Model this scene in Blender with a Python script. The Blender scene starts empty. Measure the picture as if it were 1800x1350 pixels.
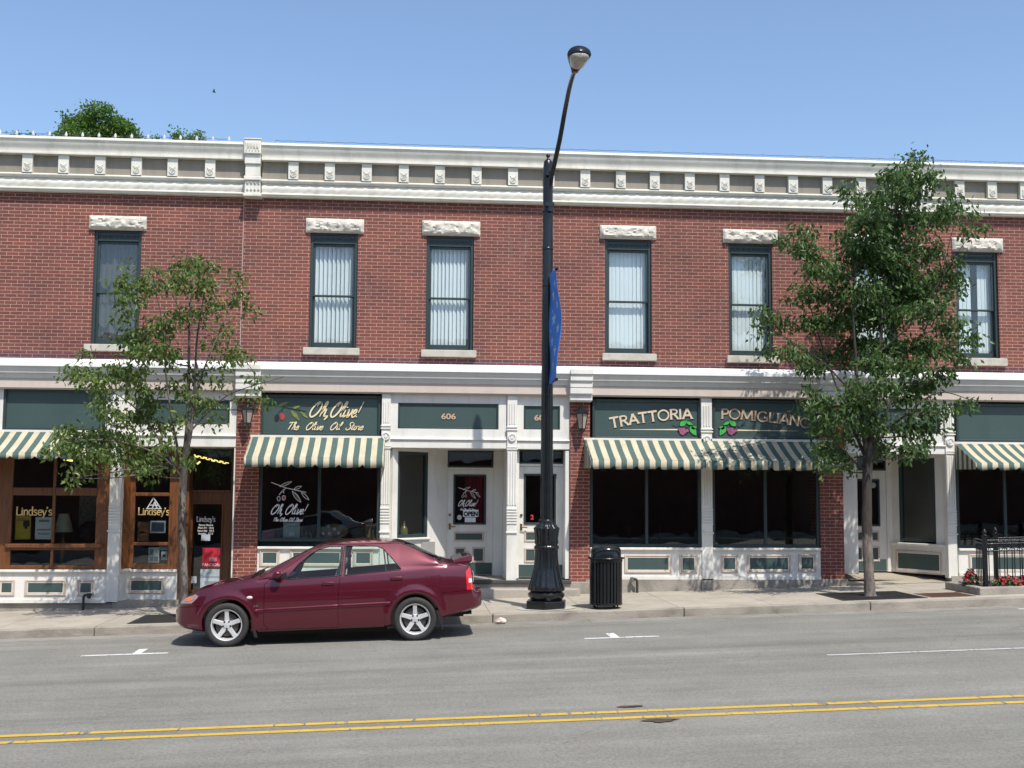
import bpy, bmesh, math, random
import numpy as np
from mathutils import Vector, Matrix, noise
S = bpy.context.scene
COL = S.collection
R = math.radians
# ------------------------------------------------------------------ camera
CF, CP, CY, CR = 2100.0, 0.08893084, -0.08042779, -0.00663693
CPOS = Vector((0.0, -22.0808, 2.11198))
def _rot(p, y, r):
    return (Matrix.Rotation(y, 3, 'Z') @ Matrix.Rotation(p, 3, 'X') @ Matrix.Rotation(r, 3, 'Y'))
CM = _rot(CP, CY, CR)
cam = bpy.data.cameras.new('camera'); cam.sensor_width = 36; cam.lens = CF / 1800 * 36
cam.clip_end = 3000; cam.clip_start = .1
camo = bpy.data.objects.new('camera', cam); COL.objects.link(camo)
rt, fw, up = CM.col[0], CM.col[1], CM.col[2]
M4 = Matrix(((rt[0], up[0], -fw[0]), (rt[1], up[1], -fw[1]), (rt[2], up[2], -fw[2]))).to_4x4()
M4.translation = CPOS
camo.matrix_world = M4
S.camera = camo
# ------------------------------------------------------------------ light
SUN_EL, SUN_AZ = 58.0, math.degrees(math.atan2(.385, -.923))   # azimuth clockwise from +Y
w = bpy.data.worlds.new('World'); S.world = w; w.use_nodes = True
nt = w.node_tree; nt.nodes.clear()
sk = nt.nodes.new('ShaderNodeTexSky'); sk.sky_type = 'NISHITA'; sk.sun_disc = False
sk.sun_elevation = R(SUN_EL); sk.sun_rotation = R(SUN_AZ)
sk.air_density = 1.0; sk.dust_density = 1.0; sk.ozone_density = 2.7
bg = nt.nodes.new('ShaderNodeBackground'); bg.inputs[1].default_value = .135
wo = nt.nodes.new('ShaderNodeOutputWorld')
nt.links.new(sk.outputs[0], bg.inputs[0]); nt.links.new(bg.outputs[0], wo.inputs[0])
sl = bpy.data.lights.new('sun', 'SUN'); sl.energy = 3.6; sl.angle = R(.53); sl.color = (1, .945, .865)
so = bpy.data.objects.new('sun', sl); COL.objects.link(so)
el = R(SUN_EL); az = R(SUN_AZ)
sd = Vector((math.sin(az) * math.cos(el), math.cos(az) * math.cos(el), math.sin(el)))
so.rotation_euler = sd.to_track_quat('Z', 'Y').to_euler()
so.location = (0, -10, 30)
S.view_settings.view_transform = 'Standard'; S.view_settings.look = 'None'
S.view_settings.gamma = 1; S.view_settings.use_curve_mapping = False
S.view_settings.exposure = 0.53
S.render.engine = 'CYCLES'
S.cycles.max_bounces = 8; S.cycles.transparent_max_bounces = 16
try: S.cycles.use_denoising = True
except Exception: pass
# ------------------------------------------------------------------ helpers
G = 0.03025                      # street grade
KY = -3.12                       # kerb line
def road(x): return G * x
def walk(x): return G * x + .135
class F:
    """vertical wall frame: u along the wall, d into the wall, z up"""
    def __init__(s, ax=0, ay=0, bx=1, by=0):
        s.a = Vector((ax, ay, 0)); v = Vector((bx - ax, by - ay, 0)); s.L = v.length
        s.u = v.normalized(); s.n = Vector((-s.u.y, s.u.x, 0))
    def __call__(s, u, d, z): return s.a + s.u * u + s.n * d + Vector((0, 0, z))
    def px(s, x, y, d=0):
        """the point of this wall (at depth d) that the photograph shows at pixel x, y"""
        r = CM @ Vector((x - 900, CF, -(y - 675)))
        o = s.a + s.n * d
        t = (o - CPOS).dot(s.n) / r.dot(s.n)
        p = CPOS + r * t
        return (p - s.a).dot(s.u), p.z
    def box(s, x0, y0, x1, y1, d=0):
        ym = (y0 + y1) / 2; xm = (x0 + x1) / 2
        return s.px(x0, ym, d)[0], s.px(x1, ym, d)[0], s.px(xm, y1, d)[1], s.px(xm, y0, d)[1]
F0 = F()
def X(px, Y=0, py=800): return F0.px(px, py, Y)[0]
def Z(py, px=900, Y=0): return F0.px(px, py, Y)[1]
def W0(o):
    """world location of an object in the parent chain (no rotations but the root's)"""
    v = Vector((0, 0, 0))
    while o: v += Vector(o.location); o = o.parent
    return v
class MB:
    def __init__(s, f=None): s.v = []; s.f = []; s.m = []; s.fr = f; s.mi = 0
    def P(s, p):
        s.v.append(tuple(s.fr(*p)) if s.fr else tuple(p)); return len(s.v) - 1
    def face(s, ids): s.f.append(ids); s.m.append(s.mi)
    def poly(s, pts): s.face([s.P(p) for p in pts])
    def box(s, x0, x1, y0, y1, z0, z1):
        i = [s.P(p) for p in ((x0, y0, z0), (x1, y0, z0), (x1, y1, z0), (x0, y1, z0), (x0, y0, z1), (x1, y0, z1), (x1, y1, z1), (x0, y1, z1))]
        for q in ((0, 3, 2, 1), (4, 5, 6, 7), (0, 1, 5, 4), (1, 2, 6, 5), (2, 3, 7, 6), (3, 0, 4, 7)): s.face([i[k] for k in q])
        return s
    def ring(s, x0, x1, z0, z1, y0, y1, w, wb=None, wt=None):
        """rectangular frame, butted"""
        wb = w if wb is None else wb; wt = w if wt is None else wt
        s.box(x0, x0 + w, y0, y1, z0, z1); s.box(x1 - w, x1, y0, y1, z0, z1)
        s.box(x0 + w, x1 - w, y0, y1, z0, z0 + wb); s.box(x0 + w, x1 - w, y0, y1, z1 - wt, z1); return s
    def pris(s, pts, a, b, ax='y'):
        """extrude 2-D polygon pts along axis ax from a to b"""
        def mk(p, t): return {'y': (p[0], t, p[1]), 'x': (t, p[0], p[1]), 'z': (p[0], p[1], t)}[ax]
        n = len(pts); A = [s.P(mk(p, a)) for p in pts]; B = [s.P(mk(p, b)) for p in pts]
        s.face(A[::-1]); s.face(B)
        for k in range(n): s.face([A[k], A[(k + 1) % n], B[(k + 1) % n], B[k]])
        return s
    def strip(s, prof, a, b, n=1):
        """open profile [(y,z)] swept along x"""
        for k in range(n):
            x0 = a + (b - a) * k / n; x1 = a + (b - a) * (k + 1) / n
            A = [s.P((x0, y, z)) for y, z in prof]; B = [s.P((x1, y, z)) for y, z in prof]
            for i in range(len(prof) - 1): s.face([A[i], B[i], B[i + 1], A[i + 1]])
        return s
    def tube(s, pts, r, n=8, cap=True):
        pts = [Vector(p) for p in pts]; rr = r if isinstance(r, (list, tuple)) else [r] * len(pts)
        rings = []; ref = None
        for k, p in enumerate(pts):
            t = (pts[min(k + 1, len(pts) - 1)] - pts[max(k - 1, 0)]).normalized()
            if ref is None: ref = Vector((0, 0, 1)) if abs(t.z) < .9 else Vector((1, 0, 0))
            a = t.cross(ref).normalized(); b = t.cross(a).normalized(); ref = -b if False else a.cross(t)
            rings.append([s.P(p + (a * math.cos(2 * math.pi * j / n) + b * math.sin(2 * math.pi * j / n)) * rr[k]) for j in range(n)])
        for A, B in zip(rings, rings[1:]):
            for j in range(n): s.face([A[j], A[(j + 1) % n], B[(j + 1) % n], B[j]])
        if cap: s.face(rings[0][::-1]); s.face(rings[-1])
        return s
    def lathe(s, c, prof, n=24, ax='z', mod=None, cap=True):
        """prof [(r,h)] about axis through c"""
        rings = []
        for r, h in prof:
            row = []
            for j in range(n):
                a = 2 * math.pi * j / n; q = r * (mod(a, h) if mod else 1)
                if ax == 'z': p = (c[0] + q * math.cos(a), c[1] + q * math.sin(a), c[2] + h)
                elif ax == 'y': p = (c[0] + q * math.cos(a), c[1] + h, c[2] + q * math.sin(a))
                else: p = (c[0] + h, c[1] + q * math.cos(a), c[2] + q * math.sin(a))
                row.append(s.P(p))
            rings.append(row)
        for A, B in zip(rings, rings[1:]):
            for j in range(n): s.face([A[j], A[(j + 1) % n], B[(j + 1) % n], B[j]])
        if cap:
            s.face(rings[0][::-1]); s.face(rings[-1])
        return s
    def mesh(s, name, off=(0, 0, 0)):
        me = bpy.data.meshes.new(name)
        me.from_pydata([(x - off[0], y - off[1], z - off[2]) for x, y, z in s.v], [], s.f)
        return me
    def build(s, name, mats, parent=None, smooth=None, bevel=0, label=None, fix=True, local=False, seg=1):
        off = (0, 0, 0) if (local or not parent) else W0(parent)
        me = s.mesh(name, off)
        for m in (mats if isinstance(mats, (list, tuple)) else [mats]): me.materials.append(m)
        if any(s.m): me.polygons.foreach_set('material_index', s.m)
        if fix:
            b = bmesh.new(); b.from_mesh(me); bmesh.ops.recalc_face_normals(b, faces=b.faces); b.to_mesh(me); b.free()
        if smooth:
            me.polygons.foreach_set('use_smooth', [True] * len(me.polygons))
            try: me.set_sharp_from_angle(angle=R(smooth))
            except Exception: pass
        o = bpy.data.objects.new(name, me); COL.objects.link(o)
        if parent: o.parent = parent
        if bevel:
            md = o.modifiers.new('bevel', 'BEVEL'); md.width = bevel; md.segments = seg; md.limit_method = 'ANGLE'; md.angle_limit = R(50)
        if label: o['label'] = label
        return o
def tag(o, label=None, cat=None, group=None, kind=None):
    if label: o['label'] = label
    if cat: o['category'] = cat
    if group: o['group'] = group
    if kind: o['kind'] = kind
    return o
def thing(name, label, cat, loc=(0, 0, 0), group=None, rot=None):
    o = bpy.data.objects.new(name, None); COL.objects.link(o); o.location = loc; o.empty_display_size = .2
    if rot: o.rotation_euler = rot
    return tag(o, label, cat, group)
def solo(mb, name, mat, loc, label, cat, group=None, **k):
    """a thing that is one mesh, origin at its base"""
    o = mb.build(name, mat, None, **k)
    o.data.transform(Matrix.Translation(-Vector(loc))); o.location = loc
    return tag(o, label, cat, group)
# ------------------------------------------------------------------ materials
def newmat(name):
    m = bpy.data.materials.new(name); m.use_nodes = True; n = m.node_tree
    return m, n, n.nodes['Principled BSDF']
def pos_vec(n, sc=(1, 1, 1)):
    g = n.nodes.new('ShaderNodeNewGeometry'); mp = n.nodes.new('ShaderNodeMapping')
    mp.inputs['Scale'].default_value = sc; n.links.new(g.outputs['Position'], mp.inputs['Vector']); return mp.outputs[0]
def noi(n, vec, scale, det=4, rough=.55):
    t = n.nodes.new('ShaderNodeTexNoise'); t.inputs['Scale'].default_value = scale; t.inputs['Detail'].default_value = det
    t.inputs['Roughness'].default_value = rough
    if vec is not None: n.links.new(vec, t.inputs['Vector'])
    return t.outputs['Fac']
def ramp(n, fac, stops):
    r = n.nodes.new('ShaderNodeValToRGB'); n.links.new(fac, r.inputs[0]); e = r.color_ramp.elements
    e[0].position = stops[0][0]; e[1].position = stops[-1][0]
    for p, c in stops[1:-1]: e.new(p)
    for k, (p, c) in enumerate(stops):
        e[k].position = p; e[k].color = (*c, 1) if len(c) == 3 else c
    return r.outputs[0]
def mul(n, a, b):
    m = n.nodes.new('ShaderNodeMix'); m.data_type = 'RGBA'; m.blend_type = 'MULTIPLY'; m.inputs[0].default_value = 1
    n.links.new(a, m.inputs[6]); n.links.new(b, m.inputs[7]); return m.outputs[2]
def mixc(n, fac, a, b):
    m = n.nodes.new('ShaderNodeMix'); m.data_type = 'RGBA'
    n.links.new(fac, m.inputs[0])
    for i, v in ((6, a), (7, b)):
        if isinstance(v, tuple): m.inputs[i].default_value = (*v, 1)
        else: n.links.new(v, m.inputs[i])
    return m.outputs[2]
def bump(n, h, dist, b, strength=1):
    k = n.nodes.new('ShaderNodeBump'); k.inputs['Distance'].default_value = dist; k.inputs['Strength'].default_value = strength
    n.links.new(h, k.inputs['Height']); n.links.new(k.outputs[0], b.inputs['Normal'])
def pm(name, col, rough=.6, var=.12, scale=3, metal=0, coat=0, bmp=0, bs=30, stretch=(1, 1, 1), spec=None):
    m, n, b = newmat(name)
    b.inputs['Roughness'].default_value = rough; b.inputs['Metallic'].default_value = metal
    b.inputs['Coat Weight'].default_value = coat; b.inputs['Coat Roughness'].default_value = .06
    if spec is not None: b.inputs['Specular IOR Level'].default_value = spec
    v = pos_vec(n, stretch)
    f = noi(n, v, scale, 5, .6)
    lo = tuple(max(0, c * (1 - var * 1.6)) for c in col); hi = tuple(c * (1 + var * .8) for c in col)
    n.links.new(ramp(n, f, [(.25, lo), (.5, col), (.75, hi)]), b.inputs['Base Color'])
    if bmp: bump(n, noi(n, v, bs, 4), bmp, b)
    return m
def emis(name, col, st):
    m, n, b = newmat(name); b.inputs['Base Color'].default_value = (*col, 1)
    b.inputs['Emission Color'].default_value = (*col, 1); b.inputs['Emission Strength'].default_value = st; return m
def glassm(name, tint=(.9, .93, .92), rough=0.0, ior=1.5, body=0, bodycol=(.02, .02, .02)):
    m, n, b = newmat(name); n.nodes.remove(b); out = n.nodes['Material Output']
    tr = n.nodes.new('ShaderNodeBsdfTransparent'); tr.inputs[0].default_value = (*tint, 1)
    gl = n.nodes.new('ShaderNodeBsdfGlossy'); gl.inputs['Roughness'].default_value = rough; gl.inputs[0].default_value = (1, 1, 1, 1)
    # Schlick reflectance that treats both faces of the sheet alike
    lw_ = n.nodes.new('ShaderNodeLayerWeight'); lw_.inputs[0].default_value = .5
    pw = n.nodes.new('ShaderNodeMath'); pw.operation = 'POWER'; pw.inputs[1].default_value = 4.5; n.links.new(lw_.outputs['Facing'], pw.inputs[0])
    fr = n.nodes.new('ShaderNodeMath'); fr.operation = 'MULTIPLY_ADD'; f0 = ((ior - 1) / (ior + 1)) ** 2; fr.inputs[1].default_value = 1 - f0; fr.inputs[2].default_value = f0; n.links.new(pw.outputs[0], fr.inputs[0])
    mx = n.nodes.new('ShaderNodeMixShader')
    # slightly wavy panes
    v = pos_vec(n); k = n.nodes.new('ShaderNodeBump'); k.inputs['Distance'].default_value = .0015
    n.links.new(noi(n, v, 2.5, 1), k.inputs['Height']); n.links.new(k.outputs[0], gl.inputs['Normal'])
    n.links.new(fr.outputs[0], mx.inputs[0]); n.links.new(tr.outputs[0], mx.inputs[1]); n.links.new(gl.outputs[0], mx.inputs[2])
    n.links.new(mx.outputs[0], out.inputs[0]); return m
def brickm(name, c1=(.205, .064, .047), c2=(.132, .046, .038), off=0.0, low=False):
    m, n, b = newmat(name); b.inputs['Roughness'].default_value = .85
    g = n.nodes.new('ShaderNodeNewGeometry'); sx = n.nodes.new('ShaderNodeSeparateXYZ'); n.links.new(g.outputs['Position'], sx.inputs[0])
    ad = n.nodes.new('ShaderNodeMath'); n.links.new(sx.outputs[0], ad.inputs[0]); n.links.new(sx.outputs[1], ad.inputs[1])
    cb = n.nodes.new('ShaderNodeCombineXYZ'); n.links.new(ad.outputs[0], cb.inputs[0])
    az_ = n.nodes.new('ShaderNodeMath'); az_.inputs[1].default_value = off; n.links.new(sx.outputs[2], az_.inputs[0]); n.links.new(az_.outputs[0], cb.inputs[1])
    br = n.nodes.new('ShaderNodeTexBrick'); n.links.new(cb.outputs[0], br.inputs[0])
    br.inputs['Scale'].default_value = 1; br.inputs['Brick Width'].default_value = .2127; br.inputs['Row Height'].default_value = .0640
    br.inputs['Mortar Size'].default_value = .0066; br.inputs['Mortar Smooth'].default_value = .25; br.inputs['Bias'].default_value = -.25
    br.inputs['Color1'].default_value = (*c1, 1); br.inputs['Color2'].default_value = (*c2, 1); br.inputs['Mortar'].default_value = (.44, .27, .205, 1)
    v = pos_vec(n)
    big = ramp(n, noi(n, v, .7, 5, .6), [(.3, (.78, .78, .80)), (.5, (1, 1, 1)), (.72, (1.14, 1.08, 1.04))])
    fine = ramp(n, noi(n, v, 22, 4, .7), [(.25, (.78, .78, .78)), (.75, (1.18, 1.18, 1.18))])
    c = mul(n, mul(n, br.outputs[0], big), fine)
    # dark sooty bricks in a few places and pale efflorescence streaks
    soot = ramp(n, noi(n, pos_vec(n, (1.2, 1.2, 3.2)), 1.1, 5, .75), [(.66, (1, 1, 1)), (.76, (.55, .52, .60))])
    c = mul(n, c, soot)
    st = ramp(n, noi(n, pos_vec(n, (3, 3, .5)), 1.6, 4, .6), [(.58, (0, 0, 0)), (.80, (.22, .22, .22))])
    c = mixc(n, st, c, (.46, .34, .30))
    # the two courses above the shopfront cornice are darker, bluish bricks; rust and soot runs below the sills
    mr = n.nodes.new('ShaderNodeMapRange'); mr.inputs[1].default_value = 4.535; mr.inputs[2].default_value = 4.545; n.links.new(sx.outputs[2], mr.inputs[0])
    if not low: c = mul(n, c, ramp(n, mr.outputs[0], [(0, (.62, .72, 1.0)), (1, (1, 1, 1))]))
    rn = ramp(n, noi(n, pos_vec(n, (2.2, 1, .35)), 2.2, 6, .7), [(.55, (1, 1, 1)), (.72, (.74, .72, .72))]); c = mul(n, c, rn); blot = ramp(n, noi(n, pos_vec(n, (.5, 1, .9)), 1.3, 3, .5), [(.35, (.86, .88, .92)), (.65, (1.08, 1.04, 1.0))]); c = mul(n, c, blot)
    n.links.new(c, b.inputs['Base Color'])
    inv = n.nodes.new('ShaderNodeMath'); inv.operation = 'SUBTRACT'; inv.inputs[0].default_value = 1; n.links.new(br.outputs['Fac'], inv.inputs[1])
    nz = n.nodes.new('ShaderNodeMath'); nz.operation = 'MULTIPLY_ADD'; nz.inputs[1].default_value = .35
    n.links.new(noi(n, v, 60, 3), nz.inputs[0]); n.links.new(inv.outputs[0], nz.inputs[2])
    bump(n, nz.outputs[0], .006, b); return m
def paintm(name, col, rough=.45, grime=.25, streak=True):
    """painted wood or pressed metal with thin dirt and drip streaks"""
    m, n, b = newmat(name); b.inputs['Roughness'].default_value = rough
    v = pos_vec(n)
    a = ramp(n, noi(n, v, 1.3, 6, .65), [(.3, tuple(c * (1 - grime * .6) for c in col)), (.6, col)])
    if streak:
        s = ramp(n, noi(n, pos_vec(n, (5, 5, .7)), 1.1, 5, .6), [(.3, (1 - grime * .6, 1 - grime * .62, 1 - grime * .68)), (.5, (1, 1, 1))])
        a = mul(n, a, s)
    n.links.new(a, b.inputs['Base Color']); bump(n, noi(n, v, 14, 5), .0025, b); return m
def stripem(name, cols, pitch, off=0, rough=.85):
    m, n, b = newmat(name); b.inputs['Roughness'].default_value = rough
    g = n.nodes.new('ShaderNodeNewGeometry'); sx = n.nodes.new('ShaderNodeSeparateXYZ'); n.links.new(g.outputs['Position'], sx.inputs[0])
    a = n.nodes.new('ShaderNodeMath'); a.operation = 'MULTIPLY_ADD'; a.inputs[1].default_value = 1 / pitch; a.inputs[2].default_value = off + 200
    sy = n.nodes.new('ShaderNodeMath'); n.links.new(sx.outputs[0], a.inputs[0])
    f = n.nodes.new('ShaderNodeMath'); f.operation = 'FRACT'; n.links.new(a.outputs[0], f.inputs[0])
    r = n.nodes.new('ShaderNodeValToRGB'); r.color_ramp.interpolation = 'CONSTANT'; n.links.new(f.outputs[0], r.inputs[0])
    r.color_ramp.elements[0].color = (*cols[0], 1); r.color_ramp.elements[1].position = .5; r.color_ramp.elements[1].color = (*cols[1], 1)
    d = ramp(n, noi(n, pos_vec(n, (2, 1, 1)), 3, 6, .7), [(.3, (.82, .82, .80)), (.65, (1.05, 1.05, 1.05))])
    n.links.new(mul(n, r.outputs[0], d), b.inputs['Base Color'])
    bump(n, noi(n, pos_vec(n), 5, 3), .01, b); return m
MT = {}
MT['brick'] = brickm('red_brick'); MT['brick_left'] = brickm('red_brick_left', (.196, .060, .045), (.126, .044, .037), .028); MT['brick_low'] = brickm('pier_brick', (.20, .055, .04), (.13, .04, .032), .01, True)
MT['white'] = paintm('white_paint', (.745, .73, .675), .45, .22)
MT['white_clean'] = paintm('white_cap', (.86, .86, .84), .4, .06)
MT['cream'] = paintm('cream_cornice_paint', (.70, .68, .60), .5, .26)
MT['beige'] = paintm('beige_paint', (.57, .49, .425), .5, .12)
MT['taupe'] = paintm('taupe_frieze_paint', (.27, .24, .19), .6, .25)
MT['tan'] = paintm('tan_moulding_paint', (.56, .45, .38), .5, .1)
MT['teal'] = paintm('teal_green_paint', (.050, .084, .079), .42, .12)
MT['darkteal'] = paintm('dark_green_window_paint', (.030, .050, .052), .4, .12)
MT['stone'] = pm('rock_faced_stone', (.56, .525, .455), .9, .2, 5, bmp=.02, bs=14)
MT['sill'] = pm('stone_sill', (.50, .47, .40), .85, .15, 6, bmp=.004)
MT['concrete'] = pm('foundation_concrete', (.30, .275, .235), .9, .28, 2.2, bmp=.01, bs=30)
MT['wood'] = pm('varnished_wood', (.150, .055, .017), .4, .35, 2.2, stretch=(14, 14, 1.2), coat=.3, bmp=.002, bs=20)
MT['black'] = pm('black_gloss_paint', (.010, .012, .014), .22, .2, 6, bmp=.003, bs=25)
MT['iron'] = pm('cast_iron', (.03, .028, .028), .6, .3, 20, bmp=.004, bs=60)
MT['brass'] = pm('old_brass', (.30, .19, .07), .35, .2, 20, metal=1)
MT['steel'] = pm('dull_steel', (.35, .35, .36), .4, .1, 20, metal=1)
MT['roofing'] = pm('tar_roof', (.05, .05, .05), .95, .2, 2)
MT['interior'] = pm('dim_interior_paint', (.17, .15, .125), .9, .3, .9)
MT['int_floor'] = pm('dark_wood_floor', (.08, .05, .03), .6, .3, 2)
MT['glass'] = glassm('shop_glass', (.72, .76, .74), ior=1.72); MT['glass_up'] = glassm('upper_window_glass', (.93, .96, .96), ior=1.6)
MT['blind'] = pm('white_blind_vinyl', (.78, .80, .80), .5, .04, 2)
MT['curtain'] = pm('grey_curtain_cloth', (.075, .068, .055), .9, .12, 2)
MT['gold'] = pm('gold_lettering', (.68, .48, .18), .45, .08, 30); MT['goldlite'] = pm('pale_gold_lettering', (.76, .66, .42), .5, .06, 30)
MT['bronze'] = pm('tan_relief_lettering', (.50, .36, .24), .45, .1, 30); MT['shade'] = pm('black_letter_edge', (.015, .018, .02), .6, .1, 10)
MT['whitetext'] = pm('white_vinyl_lettering', (.8, .8, .8), .5, .04, 30)
MT['paper'] = pm('white_paper', (.78, .80, .84), .7, .05, 20)
MT['threshold'] = pm('slate_threshold', (.05, .048, .046), .7, .25, 8, bmp=.002)
# ------------------------------------------------------------------ stroke lettering
def arc(cx, cy, rx, ry, a0, a1, n=10): return [(cx + rx * math.cos(R(a0 + (a1 - a0) * k / n)), cy + ry * math.sin(R(a0 + (a1 - a0) * k / n))) for k in range(n + 1)]
GL = {  # roman capitals and lowercase: strokes, advance, serif ends
 'T': ([[(0, .96), (.68, .96)], [(.34, .96), (.34, 0)]], .72), 'R': ([[(.1, 0), (.1, .97)], [(.1, .96), (.32, .96)] + arc(.34, .74, .2, .22, 80, -90, 8) + [(.1, .5)], [(.32, .5), (.64, 0)]], .68),
 'A': ([[(.03, 0), (.36, 1)], [(.36, 1), (.69, 0)], [(.16, .34), (.56, .34)]], .72), 'O': ([arc(.42, .49, .38, .49, 0, 360, 22)], .86), 'I': ([[(.1, 0), (.1, .98)]], .26),
 'P': ([[(.1, 0), (.1, .97)], [(.1, .96), (.32, .96)] + arc(.34, .72, .2, .24, 80, -90, 8) + [(.1, .47)]], .6), 'M': ([[(.05, 0), (.13, .98)], [(.13, .98), (.46, .1)], [(.46, .1), (.8, .98)], [(.8, .98), (.88, 0)]], .96),
 'G': ([arc(.42, .49, .37, .49, 45, 330, 18), [(.76, .04), (.76, .42)], [(.52, .42), (.8, .42)]], .86), 'L': ([[(.1, .98), (.1, .02)], [(.1, .03), (.52, .03), (.55, .16)]], .56),
 'N': ([[(.1, 0), (.1, .98)], [(.1, .98), (.68, .02)], [(.68, .02), (.68, .98)]], .8),
 'i': ([[(.1, .62), (.1, 0)], [(.1, .80), (.1, .86)]], .24), 'n': ([[(.08, .62), (.08, 0)], [(.08, .42), (.2, .58), (.33, .62), (.42, .52), (.42, 0)]], .52),
 'd': ([arc(.25, .31, .2, .31, 60, 300, 12), [(.44, 1), (.44, 0)]], .54), 's': ([[(.38, .52), (.28, .62), (.12, .6), (.08, .47), (.2, .35), (.34, .26), (.36, .1), (.22, 0), (.05, .08)]], .44),
 'e': ([[(.08, .34), (.44, .36), (.4, .55), (.26, .63), (.12, .52), (.07, .3), (.14, .08), (.3, 0), (.44, .1)]], .5), 'y': ([[(.03, .62), (.24, .02)], [(.46, .62), (.2, -.1), (.06, -.26)]], .48), "'": ([[(.08, 1), (.06, .78)]], .18), ' ': ([], .35),
}
GS = {  # brush script, drawn upright and sheared
 'O': ([[(.55, .93), (.3, 1.02), (.05, .62), (.02, .22), (.2, -.02), (.45, .16), (.6, .6), (.5, .98), (.32, .86), (.3, .72)]], .70),
 'h': ([[(.02, .3), (.2, .8), (.2, 1.02), (.1, .98), (.06, .5), (.06, 0)], [(.06, .2), (.2, .5), (.3, .5), (.3, .15), (.36, .02), (.46, .1)]], .46),
 ',': ([[(.08, .1), (.08, -.02), (-.02, -.22)]], .22), 'l': ([[(0, .25), (.18, .75), (.2, 1.02), (.1, .98), (.04, .4), (.1, .02), (.22, .1)]], .24),
 'i': ([[(.06, .5), (.05, .1), (.12, .02), (.24, .14)], [(.1, .68), (.12, .74)]], .25), 'v': ([[(.02, .46), (.08, .5), (.1, .05), (.16, .02), (.32, .3), (.32, .52), (.42, .46)]], .40),
 'e': ([[(.02, .2), (.25, .3), (.24, .5), (.12, .48), (.03, .2), (.1, .01), (.22, .02), (.36, .18)]], .36), '!': ([[(.14, 1.08), (.08, .3)], [(.06, .03), (.06, -.03)]], .3),
 'T': ([[(-.02, .86), (.1, .98), (.62, 1.0)], [(.3, .96), (.22, .4), (.16, .0)]], .52), 'S': ([[(.52, .86), (.4, 1.02), (.22, .9), (.28, .62), (.42, .4), (.36, .1), (.14, -.02), (-.04, .14), (.04, .26)]], .54),
 't': ([[(.12, .86), (.06, .2), (.12, .02), (.26, .14)], [(0, .56), (.24, .6)]], .27), 'o': ([[(.24, .48), (.1, .48), (.02, .2), (.1, .0), (.24, .08), (.28, .32), (.2, .48), (.4, .42)]], .36),
 'r': ([[(.0, .42), (.08, .52), (.16, .42), (.24, .46), (.18, .1), (.24, .02), (.34, .12)]], .33), ' ': ([], .34), '&': ([], .3),
}
def crom(p, n=5):
    if len(p) < 3: return list(p)
    q = [p[0]] + list(p) + [p[-1]]; o = []
    for i in range(1, len(q) - 2):
        for k in range(n):
            t = k / n; a, b, c, d = q[i - 1], q[i], q[i + 1], q[i + 2]
            o.append(tuple(.5 * (2 * b[j] + (c[j] - a[j]) * t + (2 * a[j] - 5 * b[j] + 4 * c[j] - d[j]) * t * t + (3 * b[j] - a[j] - 3 * c[j] + d[j]) * t ** 3) for j in (0, 1)))
    o.append(p[-1]); return o
def ribbon(mb, pts, w, d, th=.004, taper=False, flare=0):
    """a flat raised stroke on wall frame mb.fr; pts in (u,z); a closed solid"""
    n = len(pts); L = []; Rr = []
    for k in range(n):
        a = pts[max(k - 1, 0)]; b = pts[min(k + 1, n - 1)]; tx, tz = b[0] - a[0], b[1] - a[1]; l = math.hypot(tx, tz) or 1
        t = k / max(1, n - 1); ww = w * ((.45 + .55 * math.sin(math.pi * min(1, max(0, t * .9 + .08)))) if taper else 1) * (1 + flare * (2 * abs(t - .5)) ** 3) / 2
        L.append((a_ := (pts[k][0] - tz / l * ww, pts[k][1] + tx / l * ww))); Rr.append((pts[k][0] + tz / l * ww, pts[k][1] - tx / l * ww))
    A = [mb.P((p[0], d - th, p[1])) for p in L]; B = [mb.P((p[0], d - th, p[1])) for p in Rr]
    C = [mb.P((p[0], d, p[1])) for p in L]; D = [mb.P((p[0], d, p[1])) for p in Rr]
    for k in range(n - 1):
        mb.face([A[k], A[k + 1], B[k + 1], B[k]]); mb.face([A[k], C[k], C[k + 1], A[k + 1]]); mb.face([B[k], B[k + 1], D[k + 1], D[k]])
    mb.face([A[0], B[0], D[0], C[0]]); mb.face([A[-1], C[-1], D[-1], B[-1]])
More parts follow.
